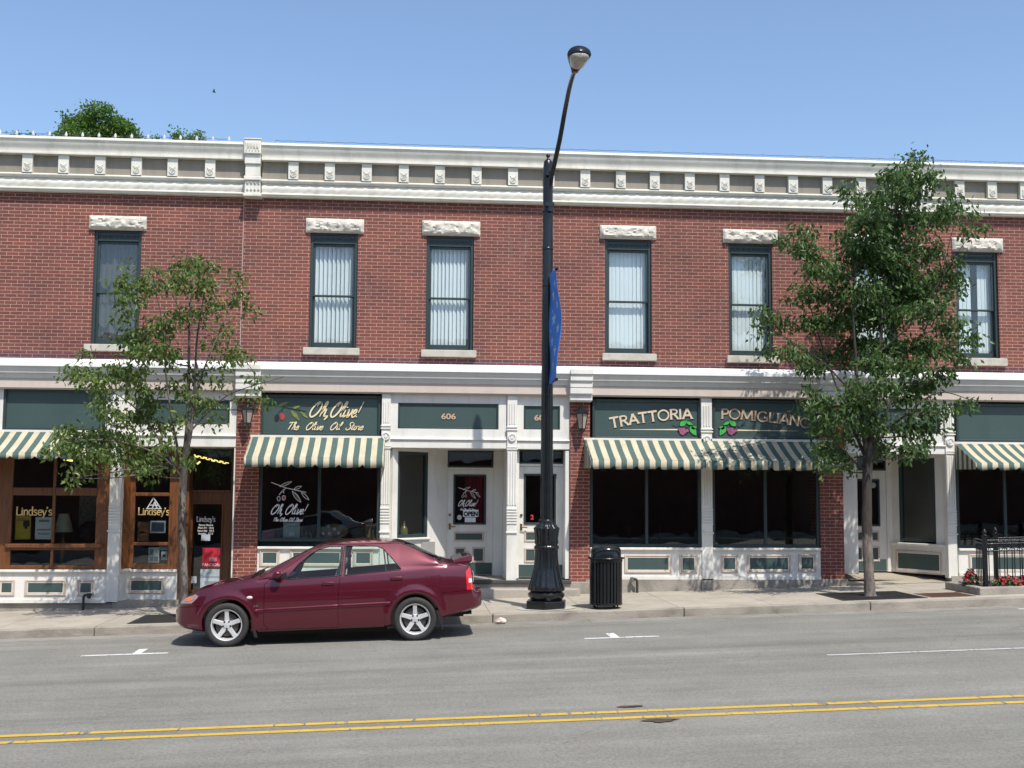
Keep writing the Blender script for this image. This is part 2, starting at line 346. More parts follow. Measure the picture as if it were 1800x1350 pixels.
def write(mb, text, base, h, w, d, font=GL, shear=0, serif=True, th=.004, taper=False, wide=1, track=0):
    """base: list of (u,z) baseline points; text is fitted to its length when wide is None"""
    seg = [math.hypot(b[0] - a[0], b[1] - a[1]) for a, b in zip(base, base[1:])]; LT = sum(seg)
    adv = sum(font[c][1] + track for c in text); sc = LT / adv if wide is None else h * wide
    pos = 0; eps = 0
    def at(sv):
        for (a, b), l in zip(zip(base, base[1:]), seg):
            if sv <= l or (a, b) == (base[-2], base[-1]):
                t = sv / l; return (a[0] + (b[0] - a[0]) * t, a[1] + (b[1] - a[1]) * t), math.atan2(b[1] - a[1], b[0] - a[0])
            sv -= l
    for c in text:
        st, ad = font[c]; mid = (pos + ad / 2) * sc; (cx, cz), an = at(min(mid, LT - 1e-6))
        for s in st:
            q = crom(s, 4) if len(s) > 2 and len(s) < 20 else s
            def tr(p):
                x = (p[0] - ad / 2) * sc + shear * p[1] * h; z = p[1] * h
                return (cx + x * math.cos(an) - z * math.sin(an), cz + x * math.sin(an) + z * math.cos(an))
            pts = [tr(p) for p in q]; eps += .00035
            if len(pts) == 2 and math.dist(pts[0], pts[1]) < w: pts = [(pts[0][0] - w / 2, pts[0][1]), (pts[0][0] + w / 2, pts[0][1])]
            ribbon(mb, pts, w, d - eps, th, taper, flare=.25 if serif and len(pts) == 2 else 0)
            if serif and len(pts) == 2 and len(s) == 2 and math.dist(pts[0], pts[1]) > .4 * h:
                for e, o_ in ((pts[0], pts[1]), (pts[1], pts[0])):
                    vx, vz = o_[0] - e[0], o_[1] - e[1]; l = math.hypot(vx, vz)
                    if abs(vz) / l > .5:
                        ribbon(mb, [(e[0] - w * 1.0 * math.cos(an), e[1] - w * math.sin(an)), (e[0] + w * math.cos(an), e[1] + w * math.sin(an))], w * .35, d - eps - .0002, th)
        pos += ad + track
    return mb
def plain_text(name, txt, mat, parent, fr, u, z, size, d, ext=.002, align='CENTER', sx=1, shear=0, bold=0):
    c = bpy.data.curves.new(name, 'FONT'); c.body = txt; c.size = size; c.extrude = ext; c.align_x = align; c.shear = shear; c.offset = bold
    o = bpy.data.objects.new('tmp', c); COL.objects.link(o); dg = bpy.context.evaluated_depsgraph_get()
    me = bpy.data.meshes.new_from_object(o.evaluated_get(dg)); bpy.data.objects.remove(o)
    off = W0(parent)
    me.transform(Matrix.Identity(4))
    for v in me.vertices: v.co = fr(u + v.co.x * sx, d - v.co.z, z + v.co.y) - off
    me.materials.clear(); me.materials.append(mat); me.name = name
    r = bpy.data.objects.new(name, me); COL.objects.link(r); r.parent = parent; return r
# ------------------------------------------------------------------ ground
def grid_sheet(name, x0, x1, y0, y1, nx, ny, fz, mat):
    mb = MB(); I = [[mb.P((x0 + (x1 - x0) * i / nx, y0 + (y1 - y0) * j / ny, fz(x0 + (x1 - x0) * i / nx, y0 + (y1 - y0) * j / ny))) for i in range(nx + 1)] for j in range(ny + 1)]
    for j in range(ny):
        for i in range(nx): mb.face([I[j][i], I[j][i + 1], I[j + 1][i + 1], I[j + 1][i]])
    return mb.build(name, mat)
def roadm():
    m, n, b = newmat('worn_asphalt'); b.inputs['Roughness'].default_value = .88
    v = pos_vec(n)
    st = ramp(n, noi(n, pos_vec(n, (.045, 1.25, 1)), 1.5, 6, .62), [(.3, (.162, .158, .136)), (.47, (.200, .195, .169)), (.56, (.216, .211, .184)), (.72, (.256, .249, .218))])
    pt = ramp(n, noi(n, v, .9, 6, .65), [(.3, (.86, .86, .86)), (.7, (1.1, 1.1, 1.1))])
    gr = ramp(n, noi(n, v, 38, 5, .85), [(.32, (.58, .58, .59)), (.5, (1, 1, 1)), (.68, (1.42, 1.42, 1.40))])
    c = mul(n, mul(n, st, pt), gr)
    sp = ramp(n, noi(n, pos_vec(n, (.35, 1.6, 1)), 7, 3, .6), [(.72, (1, 1, 1)), (.79, (.70, .69, .69))])
    c = mul(n, c, sp)
    # wandering hairline cracks and oil drips along the lanes
    wv = n.nodes.new('ShaderNodeTexVoronoi'); wv.feature = 'DISTANCE_TO_EDGE'; wv.inputs['Scale'].default_value = .42
    dv = n.nodes.new('ShaderNodeMix'); dv.data_type = 'VECTOR'; dv.inputs[0].default_value = .22; nzv = n.nodes.new('ShaderNodeTexNoise'); nzv.inputs['Scale'].default_value = 2.3; nzv.inputs['Detail'].default_value = 5
    n.links.new(v, nzv.inputs['Vector']); n.links.new(v, dv.inputs[4]); n.links.new(nzv.outputs['Color'], dv.inputs[5]); n.links.new(dv.outputs[1], wv.inputs['Vector'])
    cr = ramp(n, wv.outputs['Distance'], [(.0, (.62, .61, .60)), (.006, (1, 1, 1))]); mk_ = ramp(n, noi(n, v, .35, 2), [(.50, (1, 1, 1)), (.56, (0, 0, 0))])
    c = mul(n, c, mixc(n, mk_, ramp(n, wv.outputs['Distance'], [(.0, (.80, .79, .78)), (.004, (1, 1, 1))]), (1, 1, 1)))
    oil = ramp(n, noi(n, pos_vec(n, (.5, 2.2, 1)), 1.9, 5, .7), [(.66, (1, 1, 1)), (.76, (.80, .79, .78))]); c = mul(n, c, oil)
    n.links.new(c, b.inputs['Base Color']); bump(n, noi(n, v, 90, 3, .7), .006, b); return m
def walkm(name, col, jx=1.52, jy=1.55, stain=.3):
    m, n, b = newmat(name); b.inputs['Roughness'].default_value = .9; v = pos_vec(n)
    br = n.nodes.new('ShaderNodeTexBrick'); mp = n.nodes.new('ShaderNodeMapping'); mp.inputs['Location'].default_value = (.3, .03, 0); n.links.new(v, mp.inputs[0]); n.links.new(mp.outputs[0], br.inputs[0])
    br.offset = 0; br.inputs['Scale'].default_value = 1; br.inputs['Brick Width'].default_value = jx; br.inputs['Row Height'].default_value = jy
    br.inputs['Mortar Size'].default_value = .008; br.inputs['Mortar Smooth'].default_value = .3
    br.inputs['Color1'].default_value = (*col, 1); br.inputs['Color2'].default_value = (*(c * .93 for c in col), 1); br.inputs['Mortar'].default_value = (*(c * .45 for c in col), 1)
    a = ramp(n, noi(n, v, 1.4, 7, .7), [(.28, (1 - stain, 1 - stain, 1 - stain)), (.6, (1.05, 1.05, 1.05))])
    g = ramp(n, noi(n, v, 55, 3, .7), [(.3, (.85, .85, .85)), (.7, (1.12, 1.12, 1.12))])
    n.links.new(mul(n, mul(n, br.outputs[0], a), g), b.inputs['Base Color']); bump(n, noi(n, v, 60, 3), .003, b); return m
def ground_z(x, y): return road(max(-160, min(160, x)))
tag(grid_sheet('ground', -900, 900, -700, 900, 60, 40, lambda x, y: ground_z(x, y) - .35 - (0 if abs(x) < 160 else .0), pm('bare_ground', (.10, .10, .07), .95, .3, .3)), kind='structure')
OKY = -21.35                      # kerb across the street
def crown(y):                    # cross fall of the carriageway
    t = min(1, max(0, (KY - y) / (KY - OKY))); return .0
tag(grid_sheet('road', -160, 160, OKY - .02, KY + .02, 64, 8, lambda x, y: road(x) + crown(y), roadm()), kind='structure')
wm = walkm('concrete_sidewalk', (.40, .36, .295))
mb = MB()                        # our side: sheet from kerb to the walls, and a kerb with a step
def slab(mb, x0, x1, y0, y1, h, t=.12):
    i = [mb.P(p) for p in ((x0, y0, G * x0 + h - t), (x1, y0, G * x1 + h - t), (x1, y1, G * x1 + h - t), (x0, y1, G * x0 + h - t), (x0, y0, G * x0 + h), (x1, y0, G * x1 + h), (x1, y1, G * x1 + h), (x0, y1, G * x0 + h))]
    for q in ((0, 3, 2, 1), (4, 5, 6, 7), (0, 1, 5, 4), (1, 2, 6, 5), (2, 3, 7, 6), (3, 0, 4, 7)): mb.face([i[k] for k in q])
for a, b_ in ((-160, -40), (-40, 40), (40, 160)): slab(mb, a, b_, KY + .16, 1.6, .135, .45)
tag(mb.build('sidewalk', wm), kind='structure')
km = pm('kerb_concrete', (.30, .27, .225), .92, .34, 2.6, bmp=.008, bs=35, stretch=(.6, 1, 1))
mb = MB(); xs = [-160, -100, -60, -30, -14] + [-14 + 3.05 * k for k in range(1, 11)] + [30, 60, 100, 160]
for a, b_ in zip(xs, xs[1:]): slab(mb, a + .004, b_ - .006, KY, KY + .155, .138, .5)
tag(mb.build('kerb', km, bevel=.018, seg=2), kind='structure')
mb = MB(); slab(mb, -160, 160, KY - .42, KY - .003, .0045, .3)
tag(mb.build('gutter', walkm('gutter_concrete', (.255, .24, .21), 3.05, 9, .35)), kind='structure')
mb = MB(); slab(mb, -160, 160, OKY - 2.8, OKY, .135, .45)
tag(mb.build('opposite_sidewalk', wm), kind='structure')
# painted lines: thin sheets 4 mm proud
def paint(name, col, quads, wear=.62, h=.004):
    m, n, b = newmat(name + '_paint'); b.inputs['Roughness'].default_value = .8
    v = pos_vec(n); ms = ramp(n, noi(n, v, 26, 5, .75), [(wear - .04, (0, 0, 0)), (wear + .05, (1, 1, 1))])
    ck = ramp(n, noi(n, pos_vec(n, (4.5, .6, 1)), 3.0, 3, .7), [(.600, (0, 0, 0)), (.62, (1, 1, 1))])
    mx = n.nodes.new('ShaderNodeMix'); mx.data_type = 'RGBA'; mx.blend_type = 'LIGHTEN'; mx.inputs[0].default_value = 1
    n.links.new(ms, mx.inputs[6]); n.links.new(ck, mx.inputs[7])
    vc = ramp(n, noi(n, v, 5, 4), [(.3, tuple(c * .82 for c in col)), (.7, col)])
    n.links.new(mixc(n, mx.outputs[2], vc, (.17, .165, .15)), b.inputs['Base Color']); bump(n, noi(n, v, 90, 3, .7), .004, b)
    mb = MB()
    for q in quads: mb.poly([(x, y, road(x) + h) for x, y in q])
    return tag(mb.build(name, m), kind='structure')
YL = -10.92
def lines(y, w, x0, x1, n=40): return [[(x0 + (x1 - x0) * k / n, y - w / 2), (x0 + (x1 - x0) * (k + 1) / n, y - w / 2), (x0 + (x1 - x0) * (k + 1) / n, y + w / 2), (x0 + (x1 - x0) * k / n, y + w / 2)] for k in range(n)]
yq = lines(YL + .10, .105, -120, 120) + lines(YL - .20, .105, -120, 120)
paint('yellow_centre_line', (.62, .40, .045), yq)
paint('white_lane_line', (.52, .52, .50), [q for a in (-50.3, -38.3, -26.3, -14.3, 5.0, 17.2, 29.4) for q in lines(-7.75, .085, a, a + 3.1, 2)], .66)
tq = []
for xa, xb, xc in ((-4.42, -3.28, -3.72), (2.37, 3.42, 2.80), (8.75, 9.9, 9.25)):
    y = -5.42; tq += [[(xa, y - .05), (xb, y - .05), (xb, y + .05), (xa, y + .05)], [(xc - .05, y + .052), (xc + .07, y + .052), (xc + .07, y + .52), (xc - .05, y + .52)]]
tq.append([(9.55, -3.62), (10.35, -4.02), (10.35, -3.92), (9.62, -3.54)])
paint('parking_mark', (.70, .70, .68), tq, .68)
mb = MB(); random.seed(5)
def blob(mb, cx, cy, rx, ry, h, n=14, j=.35):
    mb.poly([(cx + rx * math.cos(2 * math.pi * k / n) * (1 + random.uniform(-j, j)), cy + ry * math.sin(2 * math.pi * k / n) * (1 + random.uniform(-j, j)), 0) for k in range(n)])
    for i in range(len(mb.v) - n, len(mb.v)): x, y, z = mb.v[i]; mb.v[i] = (x, y, road(x) + h)
blob(mb, 2.06, -10.60, .12, .05, .009, j=.6); blob(mb, 2.22, -11.33, .14, .07, .009, j=.6)
tag(mb.build('pavement_scar', pm('rusty_pavement_scar', (.085, .055, .038), .95, .5, 9, bmp=.01)), kind='structure')
# ------------------------------------------------------------------ the buildings
XS = X(425, 0, 500)              # joint between the two buildings
XL, XR = -12.5, 17.5             # ends of the row
ZT = 8.57; ZB = 7.50; ZF = 4.41  # cornice top, cornice foot, foot of the upper brickwork
left = thing('brick_building', 'left hand two storey red brick building with a varnished wood shopfront on the ground floor', 'building', (-6, 0, road(-6)))
main = thing('brick_building', 'long two storey red brick building with white trimmed green shopfronts and striped awnings', 'building', (5, 0, road(5)))
def wall(root, name, mat, x0, x1, z0, z1, holes, d0=0, rev=.16, fr=F0, thick=True):
    """front face with openings (u0,u1,z0,z1) and their reveals"""
    mb = MB(fr); us = sorted({x0, x1, *[h[0] for h in holes], *[h[1] for h in holes]}); zs = sorted({z0, z1, *[h[2] for h in holes], *[h[3] for h in holes]})
    for a, b in zip(us, us[1:]):
        for c, e in zip(zs, zs[1:]):
            cx, cz = (a + b) / 2, (c + e) / 2
            if any(h[0] < cx < h[1] and h[2] < cz < h[3] for h in holes): continue
            mb.poly([(a, d0, c), (b, d0, c), (b, d0, e), (a, d0, e)])
    for h in holes:
        a, b, c, e = h
        for q in (((a, d0, c), (a, d0 + rev, c), (a, d0 + rev, e), (a, d0, e)), ((b, d0, e), (b, d0 + rev, e), (b, d0 + rev, c), (b, d0, c)), ((a, d0, e), (a, d0 + rev, e), (b, d0 + rev, e), (b, d0, e)), ((b, d0, c), (b, d0 + rev, c), (a, d0 + rev, c), (a, d0, c))): mb.poly(q)
    # outer edges give the wall its thickness
    for q in (((x0, d0, z0), (x0, d0 + .3, z0), (x0, d0 + .3, z1), (x0, d0, z1)), ((x1, d0, z1), (x1, d0 + .3, z1), (x1, d0 + .3, z0), (x1, d0, z0)), ((x0, d0, z1), (x0, d0 + .3, z1), (x1, d0 + .3, z1), (x1, d0, z1)), ((x1, d0, z0), (x1, d0 + .3, z0), (x0, d0 + .3, z0), (x0, d0, z0))):
        if thick: mb.poly(q)
    return mb.build(name, mat, root, fix=False)
# upper windows: x0 x1 top bottom | lintel x0 x1 y0 | sill x0 x1 y1 | kind
WIN = [(162.5, 246, 405, 606, 157, 258, 380, 149, 252, 618, 'curtain', left), (544, 628, 410, 612, 538, 640, 385, 533, 632, 624, 'slats', main), (749, 832.5, 415, 616, 742, 844, 389, 740, 837, 628, 'slatsb', main),
       (1063.5, 1145.5, 421, 622, 1054, 1153, 397, 1058, 1153, 634, 'full', main), (1281, 1358, 428, 626, 1270, 1366, 404, 1277, 1370, 638, 'full', main), (1500, 1576, 436, 629, 1490, 1585, 411, 1494, 1586, 641, 'full', main), (1681, 1755.5, 443, 630, 1672, 1761, 419, 1677, 1767, 643, 'gap', main)]
wins = []
for x0, x1, y0, y1, lx0, lx1, ly, sx0, sx1, sy, kd, rt_ in WIN:
    b = F0.box(x0, y0, x1, y1); wins.append([b[0], b[1], b[2], b[3], F0.px(lx0, 400)[0], F0.px(lx1, 400)[0], F0.px((x0 + x1) / 2, ly)[1], F0.px(sx0, 618)[0], F0.px(sx1, 618)[0], F0.px((x0 + x1) / 2, sy)[1], kd, rt_])
ref = wins[1]
for xx, rt_ in ((-9.3, left), (13.0, main), (15.3, main)):
    q = [v + (xx - ref[0]) if i in (0, 1, 4, 5, 7, 8) else v for i, v in enumerate(ref[:10])]; wins.append(q + ['full', rt_])
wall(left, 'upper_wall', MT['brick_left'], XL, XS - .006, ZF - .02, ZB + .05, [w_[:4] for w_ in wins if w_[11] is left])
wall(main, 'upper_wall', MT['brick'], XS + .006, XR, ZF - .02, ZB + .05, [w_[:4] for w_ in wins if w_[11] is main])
MB().box(XS - .006, XS + .006, .004, .3, ZF, ZB).build('wall_joint', MT['beige'], main)
def rock(mb, x0, x1, y, z0, z1, out, seed, nx=36, nz=9):
    """rock-faced block: chipped front with a drafted margin"""
    I = []
    for j in range(nz + 1):
        row = []
        for i in range(nx + 1):
            u, v = i / nx, j / nz; e = min(1, min(u * (x1 - x0), (1 - u) * (x1 - x0), v * (z1 - z0), (1 - v) * (z1 - z0)) / .045)
            a = noise.noise(Vector((u * 9 + seed * 7, v * 2.6, seed))) * .6 + noise.noise(Vector((u * 26, v * 8 + seed, 3))) * .4
            row.append(mb.P((x0 + (x1 - x0) * u, y - out * (.35 + e * (.55 + .9 * a + .25 * (1 - v))), z0 + (z1 - z0) * v)))
        I.append(row)
    for j in range(nz):
        for i in range(nx): mb.face([I[j][i], I[j][i + 1], I[j + 1][i + 1], I[j + 1][i]])
    bk = [[mb.P((x0 + (x1 - x0) * i / nx, y + .03, z0 if j == 0 else z1)) for i in range(nx + 1)] for j in (0, 1)]
    for i in range(nx):
        mb.face([bk[0][i], bk[0][i + 1], I[0][i + 1], I[0][i]]); mb.face([I[nz][i], I[nz][i + 1], bk[1][i + 1], bk[1][i]])
    mb.poly([mb.v[I[j][0]] for j in range(nz + 1)] + [mb.v[bk[1][0]], mb.v[bk[0][0]]]); mb.poly([mb.v[I[j][nx]] for j in range(nz + 1)][::-1] + [mb.v[bk[0][nx]], mb.v[bk[1][nx]]])
for k, (a, b, c, e, la, lb, lz, sa, sb, sz, kd, rt_) in enumerate(wins):
    g = .0015; D = .045
    fr = MB().ring(a + g, b - g, c + g, e - g, D, D + .11, .052, .03, .03)
    # carved header board: scroll relief
    hz0 = e - .17
    fr.box(a + .0535, b - .0535, D + .02, D + .10, hz0, e - .033)
    fr.box(a + .0535, b - .0535, D - .012, D + .018, hz0 - .022, hz0)
    n_ = 7; pw = (b - a - .12) / n_
    for q in range(n_):
        xc = a + .06 + pw * (q + .5); zc = (hz0 + e - .033) / 2
        fr.tube([(xc - pw * .42, D + .012, zc - .03), (xc - pw * .15, D + .005, zc + .025), (xc + pw * .2, D + .005, zc - .025), (xc + pw * .42, D + .012, zc + .03)], .0085, 6)
    f_ = fr.build('window', MT['darkteal'], rt_, smooth=40, bevel=.004)
    xi0, xi1 = a + .053, b - .053; zm = c + (hz0 - c) * .497
    s1 = MB().ring(xi0, xi1, zm - .012, hz0 - .023, D + .035, D + .07, .042, .03, .045).build('sash', MT['darkteal'], f_, bevel=.003)
    s2 = MB().ring(xi0, xi1, c + .032, zm + .014, D + .072, D + .105, .042, .085, .03).build('sash', MT['darkteal'], f_, bevel=.003)
    MB().box(xi0 + .038, xi1 - .038, D + .052, D + .056, zm, hz0 - .05).build('pane', MT['glass_up'], f_)
    MB().box(xi0 + .038, xi1 - .038, D + .088, D + .092, c + .1, zm).build('pane', MT['glass_up'], f_)
    random.seed(k + 40)
    bl = MB(); zt_, zb_ = hz0 - .03, c + .10; yb = D + .17
    if kd == 'curtain':
        n_ = 60; rows = 16
        I = [[bl.P((xi0 + .0 + (xi1 - xi0) * i / n_, yb + .03 + .022 * math.sin(i * .55 + 1.2 * math.sin(j * .3)) + .02 * math.sin(i * .21), zb_ - .08 + (zt_ - zb_ + .08) * j / rows)) for i in range(n_ + 1)] for j in range(rows + 1)]
        for j in range(rows):
            for i in range(n_): bl.face([I[j][i], I[j][i + 1], I[j + 1][i + 1], I[j + 1][i]])
        # swagged valance layer
        for lvl, yo in ((.62, -.03), (.22, -.02)):
            zt2 = zb_ + (zt_ - zb_) * (lvl + .16)
            I = [[bl.P((xi0 + (xi1 - xi0) * i / n_, yb + yo + .012 * math.sin(i * .8), zt2 - (zt2 - (zb_ + (zt_ - zb_) * (lvl - .09 * abs(math.sin(math.pi * i / n_ * 3))))) * j / 4)) for i in range(n_ + 1)] for j in range(5)]
            for j in range(4):
                for i in range(n_): bl.face([I[j][i], I[j][i + 1], I[j + 1][i + 1], I[j + 1][i]])
        o = bl.build('curtain', MT['curtain'], f_, smooth=60); o['label'] = 'grey brown lace curtain'
    else:
        n_ = 9 if kd != 'slatsb' else 10; wd = (xi1 - xi0 - .06) / n_
        for q in range(n_):
            if kd == 'gap' and q in (4, 5): continue
            xc = xi0 + .03 + wd * (q + .5); an = {'slats': .75, 'slatsb': .62, 'full': .16, 'gap': .2}[kd] + random.uniform(-.1, .1)
            if kd == 'full' and q in (6, 7): an = .32
            sw = wd * (.56 if kd == 'full' else .62); lean = random.uniform(-.008, .008)
            p = []
            for zz, dx in ((zb_ - .06, lean), (zt_, 0)):
                p.append([(xc + dx + sw * t_ * math.cos(an), yb + sw * t_ * math.sin(an) - .008 * (1 - t_ * t_), zz) for t_ in (-1, -.4, .4, 1)])
            A = [bl.P(v) for v in p[0]]; B = [bl.P(v) for v in p[1]]
            for i in range(3): bl.face([A[i], A[i + 1], B[i + 1], B[i]])
        bl.box(xi0 + .01, xi1 - .01, yb - .05, yb + .05, zt_ - .005, zt_ + .05)
        bl.build('blind', MT['blind'], f_, fix=False)
    o = MB(); rock(o, la, lb, 0, e + .002, lz, .075, k + 1); o.build('lintel', MT['stone'], f_, smooth=28)
    MB().box(sa, sb, -.085, D + .04, sz, c - .001).build('sill', MT['sill'], f_, bevel=.008)
# room boxes behind
def room(root, x0, x1, y0, y1, z0, z1, mat, floor=None):
    mb = MB()
    for q in (((x0, y1, z0), (x1, y1, z0), (x1, y1, z1), (x0, y1, z1)), ((x0, y0, z0), (x0, y1, z0), (x0, y1, z1), (x0, y0, z1)), ((x1, y0, z0), (x1, y1, z0), (x1, y1, z1), (x1, y0, z1)), ((x0, y0, z1), (x1, y0, z1), (x1, y1, z1), (x0, y1, z1))): mb.poly(q)
    mb.build('interior_wall', mat, root, fix=False)
    m2 = MB(); m2.poly([(x0, y0, z0), (x1, y0, z0), (x1, y1, z0), (x0, y1, z0)]); m2.build('interior_floor', floor or MT['int_floor'], root, fix=False)
room(left, XL + .02, XS - .02, .305, 5, ZF + .01, ZB, MT['interior']); room(main, XS + .02, XR - .02, .305, 5, ZF + .01, ZB, MT['interior'])
# shells: back, ends and roof
for rt_, a, b, mt in ((left, XL, XS - .01, MT['brick_left']), (main, XS + .01, XR, MT['brick'])):
    mb = MB(); mb.box(a, b, 13.7, 14, -.6, 8.3); mb.box(a, a + .25, .31, 13.7, -.6, 8.3) if rt_ is left else mb.box(b - .25, b, .31, 13.7, -.6, 8.3)
    mb.build('outer_wall', mt, rt_)
    MB().box(a + .002, b - .002, .31, 13.69, 8.02, 8.14).build('roof', MT['roofing'], rt_)
# --- main cornice ------------------------------------------------------------------
def cz(py): return Z(py + 4, 900, -.2)
def cornice(root, x0, x1):
    top = MB(); pr = [(.30, 8.12), (.30, 8.45), (-.05, 8.485), (-.24, 8.472), (-.275, 8.46), (-.285, 8.415), (-.275, 8.40), (-.262, 8.395), (-.255, 8.365), (-.25, 8.345), (-.232, 8.305), (-.212, 8.27), (-.20, 8.235), (-.198, 8.19), (-.215, 8.185), (-.215, 8.155), (-.09, 8.15)]
    top.strip(pr, x0, x1, 24); top.build('cornice', MT['cream'], root, smooth=35)
    fz = MB(); fz.strip([(-.09, 8.152), (-.09, 7.815)], x0, x1, 24)
    fz.build('frieze', MT['taupe'], root)
    lo = MB(); lo.strip([(-.09, 7.815), (-.135, 7.812), (-.155, 7.795), (-.155, 7.78), (-.13, 7.765), (-.12, 7.745), (-.085, 7.738)], x0, x1, 24)
    lo.build('ledge_moulding', MT['cream'], root, smooth=35)
    # pressed cable band: slanted S relief
    n_ = int((x1 - x0) / .03); I = []
    for j, (y, z) in enumerate([(-.085, 7.738), (-.09, 7.72), (-.10, 7.695), (-.108, 7.665), (-.108, 7.635), (-.10, 7.605), (-.09, 7.58), (-.085, 7.562)]):
        row = []
        for i in range(n_ + 1):
            x = x0 + (x1 - x0) * i / n_; ph = (x / .205 + (7.78 - z) * 5.2 / 1.0 * .75)
            t = ph % 1; rdg = max(0, 1 - abs(t - .5) * 4.2) * .011 * (0 if j in (0, 7) else 1); row.append((x, y - rdg, z))
        I.append(row)
    rp = MB(); J = [[rp.P(p) for p in row] for row in I]
    for j in range(7):
        for i in range(n_): rp.face([J[j][i], J[j][i + 1], J[j + 1][i + 1], J[j + 1][i]])
    rp.build('cable_band', MT['cream'], root, smooth=40)
    bt = MB(); bt.strip([(-.085, 7.562), (-.12, 7.557), (-.14, 7.54), (-.14, 7.525), (-.11, 7.512), (-.10, 7.488), (0.001, 7.486)], x0, x1, 24)
    bt.build('base_moulding', MT['cream'], root, smooth=35)
MB_SE = (XS + .03, XS + .36)
PX0, PX1 = X(429, -.25, 290), X(459, -.25, 290)
cornice(left, XL, PX0 - .002); cornice(main, PX1 + .002, XR)
# dividing pier through the cornice
pr = MB(); pr.box(PX0, PX1, -.315, .3, 8.24, 8.50); pr.box(PX0 - .012, PX1 + .012, -.33, .3, 8.50, 8.525); pr.box(PX0 + .01, PX1 - .01, -.27, .1, 8.06, 8.24); pr.box(PX0 + .02, PX1 - .02, -.235, .1, 7.84, 8.06); pr.box(PX0, PX1, -.25, .1, 7.76, 7.84); pr.box(PX0 + .012, PX1 - .012, -.21, .1, 7.52, 7.76); pr.box(PX0 - .01, PX1 + .01, -.24, .1, 7.46, 7.52)
o = pr.build('cornice_pier', MT['cream'], main, bevel=.012, seg=2)
mb = MB(); xc = (PX0 + PX1) / 2
for k in range(9): mb.tube([(xc - .11 + .028 * k, -.318, 8.29 + .05 * (k % 2)), (xc - .10 + .026 * k, -.328, 8.37), (xc - .12 + .03 * k, -.318, 8.45)], .012, 5)
mb.build('leaf_relief', MT['cream'], main, smooth=50)
for zz in (7.58, 7.70):
    mb = MB()
    for k in range(4): mb.tube([(xc - .10 + .066 * k, -.212, zz), (xc - .085 + .066 * k, -.232, zz + .02), (xc - .07 + .066 * k, -.212, zz)], .012, 5)
    mb.build('leaf_relief', MT['cream'], main, smooth=50)
def bracket(root, xc):
    w2 = .092; b = MB(); b.box(xc - w2, xc + w2, -.165, -.09, 7.8175, 8.1475)
    b.tube([(xc + .05 * math.cos(t * .55), -.172, 7.91 + .05 * math.sin(t * .55)) for t in range(12)], .011, 5); b.tube([(xc + .02 * math.cos(t * .8), -.172, 7.91 + .02 * math.sin(t * .8)) for t in range(8)], .01, 5)
    for s in (-1, 1): b.tube([(xc + s * .055, -.166, 7.995), (xc + s * .03, -.171, 7.975), (xc + s * .055, -.166, 7.96)], .008, 5)
    return b.build('bracket', MT['cream'], root, smooth=40, bevel=0)
pxs = [48, 111.5, 176, 240, 303.5, 369.5, 516, 580, 645, 710, 773.5, 838, 902, 966, 1029, 1091.5, 1151, 1212.5, 1273.5, 1335, 1394, 1454, 1513, 1571, 1629, 1686, 1743, 1800]
b0 = bracket(main, 0); first = True
allx = [(left if p < 425 else main, X(p, -.16, 290)) for p in pxs]
allx += [(left, allx[0][1] - .675 * k) for k in range(1, 8)] + [(main, allx[27][1] + .64 * k) for k in range(1, 9)]
for rt_, x in allx:
    if first: o = b0; first = False
    else: o = b0.copy(); COL.objects.link(o)
    o.parent = rt_
    # mesh was built relative to the main root
    o.location = Vector((x, 0, 0)) + (main.location - rt_.location)
# --- storefront cornice -------------------------------------------------------------
def shopcornice(root, x0, x1):
    MB().strip([(.002, 4.435), (-.08, 4.425), (-.245, 4.345), (-.255, 4.335), (-.255, 4.272)], x0, x1, 12).build('cornice_cap', MT['white_clean'], root)
    MB().strip([(-.255, 4.272), (-.235, 4.27), (-.23, 4.245), (-.215, 4.215), (-.20, 4.18), (-.195, 4.155), (-.17, 4.15), (-.165, 4.12), (-.145, 4.09), (-.14, 4.065), (-.115, 4.06)], x0, x1, 12).build('storefront_cornice', paint_grey, root, smooth=30)
    MB().strip([(-.115, 4.06), (-.115, 3.895), (-.085, 3.89), (-.085, 3.872), (.06, 3.87)], x0, x1, 12).build('fascia', MT['beige'], root)
paint_grey = paintm('grey_cornice_paint', (.60, .59, .55), .5, .15)
shopcornice(left, XL, XS - .002); shopcornice(main, XS + .002, XR)
def console(x0, x1, root, zt=4.36, zb=3.76):
    mb = MB(); n_ = 5; h = (zt - zb) / n_
    for k in range(n_):
        z1 = zt - h * k; o_ = [.30, .27, .235, .25, .20][k]
        mb.box(x0, x1, -o_, .02, z1 - h + .022, z1); mb.box(x0 + .008, x1 - .008, -o_ + .02, .02, z1 - h, z1 - h + .022)
    mb.build('console_block', MT['white'], root, bevel=.006)
PB = []                          # brick piers: px left, right
def pier(root, x0, x1, mat, z0):
    MB().box(x0, x1, -.03, .5, z0, 3.869).build('brick_pier', mat, root)
p1 = (X(413, -.03, 850), X(455, -.03, 850)); p2 = (X(1001.5, -.03, 850), X(1037, -.03, 850)); p3 = (X(1441, -.03, 850), X(1482, -.03, 850))
zfl = {'L': .20, 'O': .50, 'T': .50}
pier(main, *p1, MT['brick_low'], -.1); pier(main, *p2, MT['brick_low'], .45); pier(main, *p3, MT['brick_low'], .50)
console(p1[0] - .01, p1[1] + .01, main); console(p2[0] - .02, p2[1] + .02, main); console(p3[0] - .02, p3[1] + .02, main)
for a, b in ((p1[0] - .03, p1[1] + .03), (p2[0] - .05, p2[1] + .06), (p3[0] - .06, p3[1] + .05)): MB().box(a, b, -.07, .5, -.35, .449 if a > -3 and a < 4 else (.50 if a > 4 else -.1)).build('foundation', MT['concrete'], main, bevel=.01)
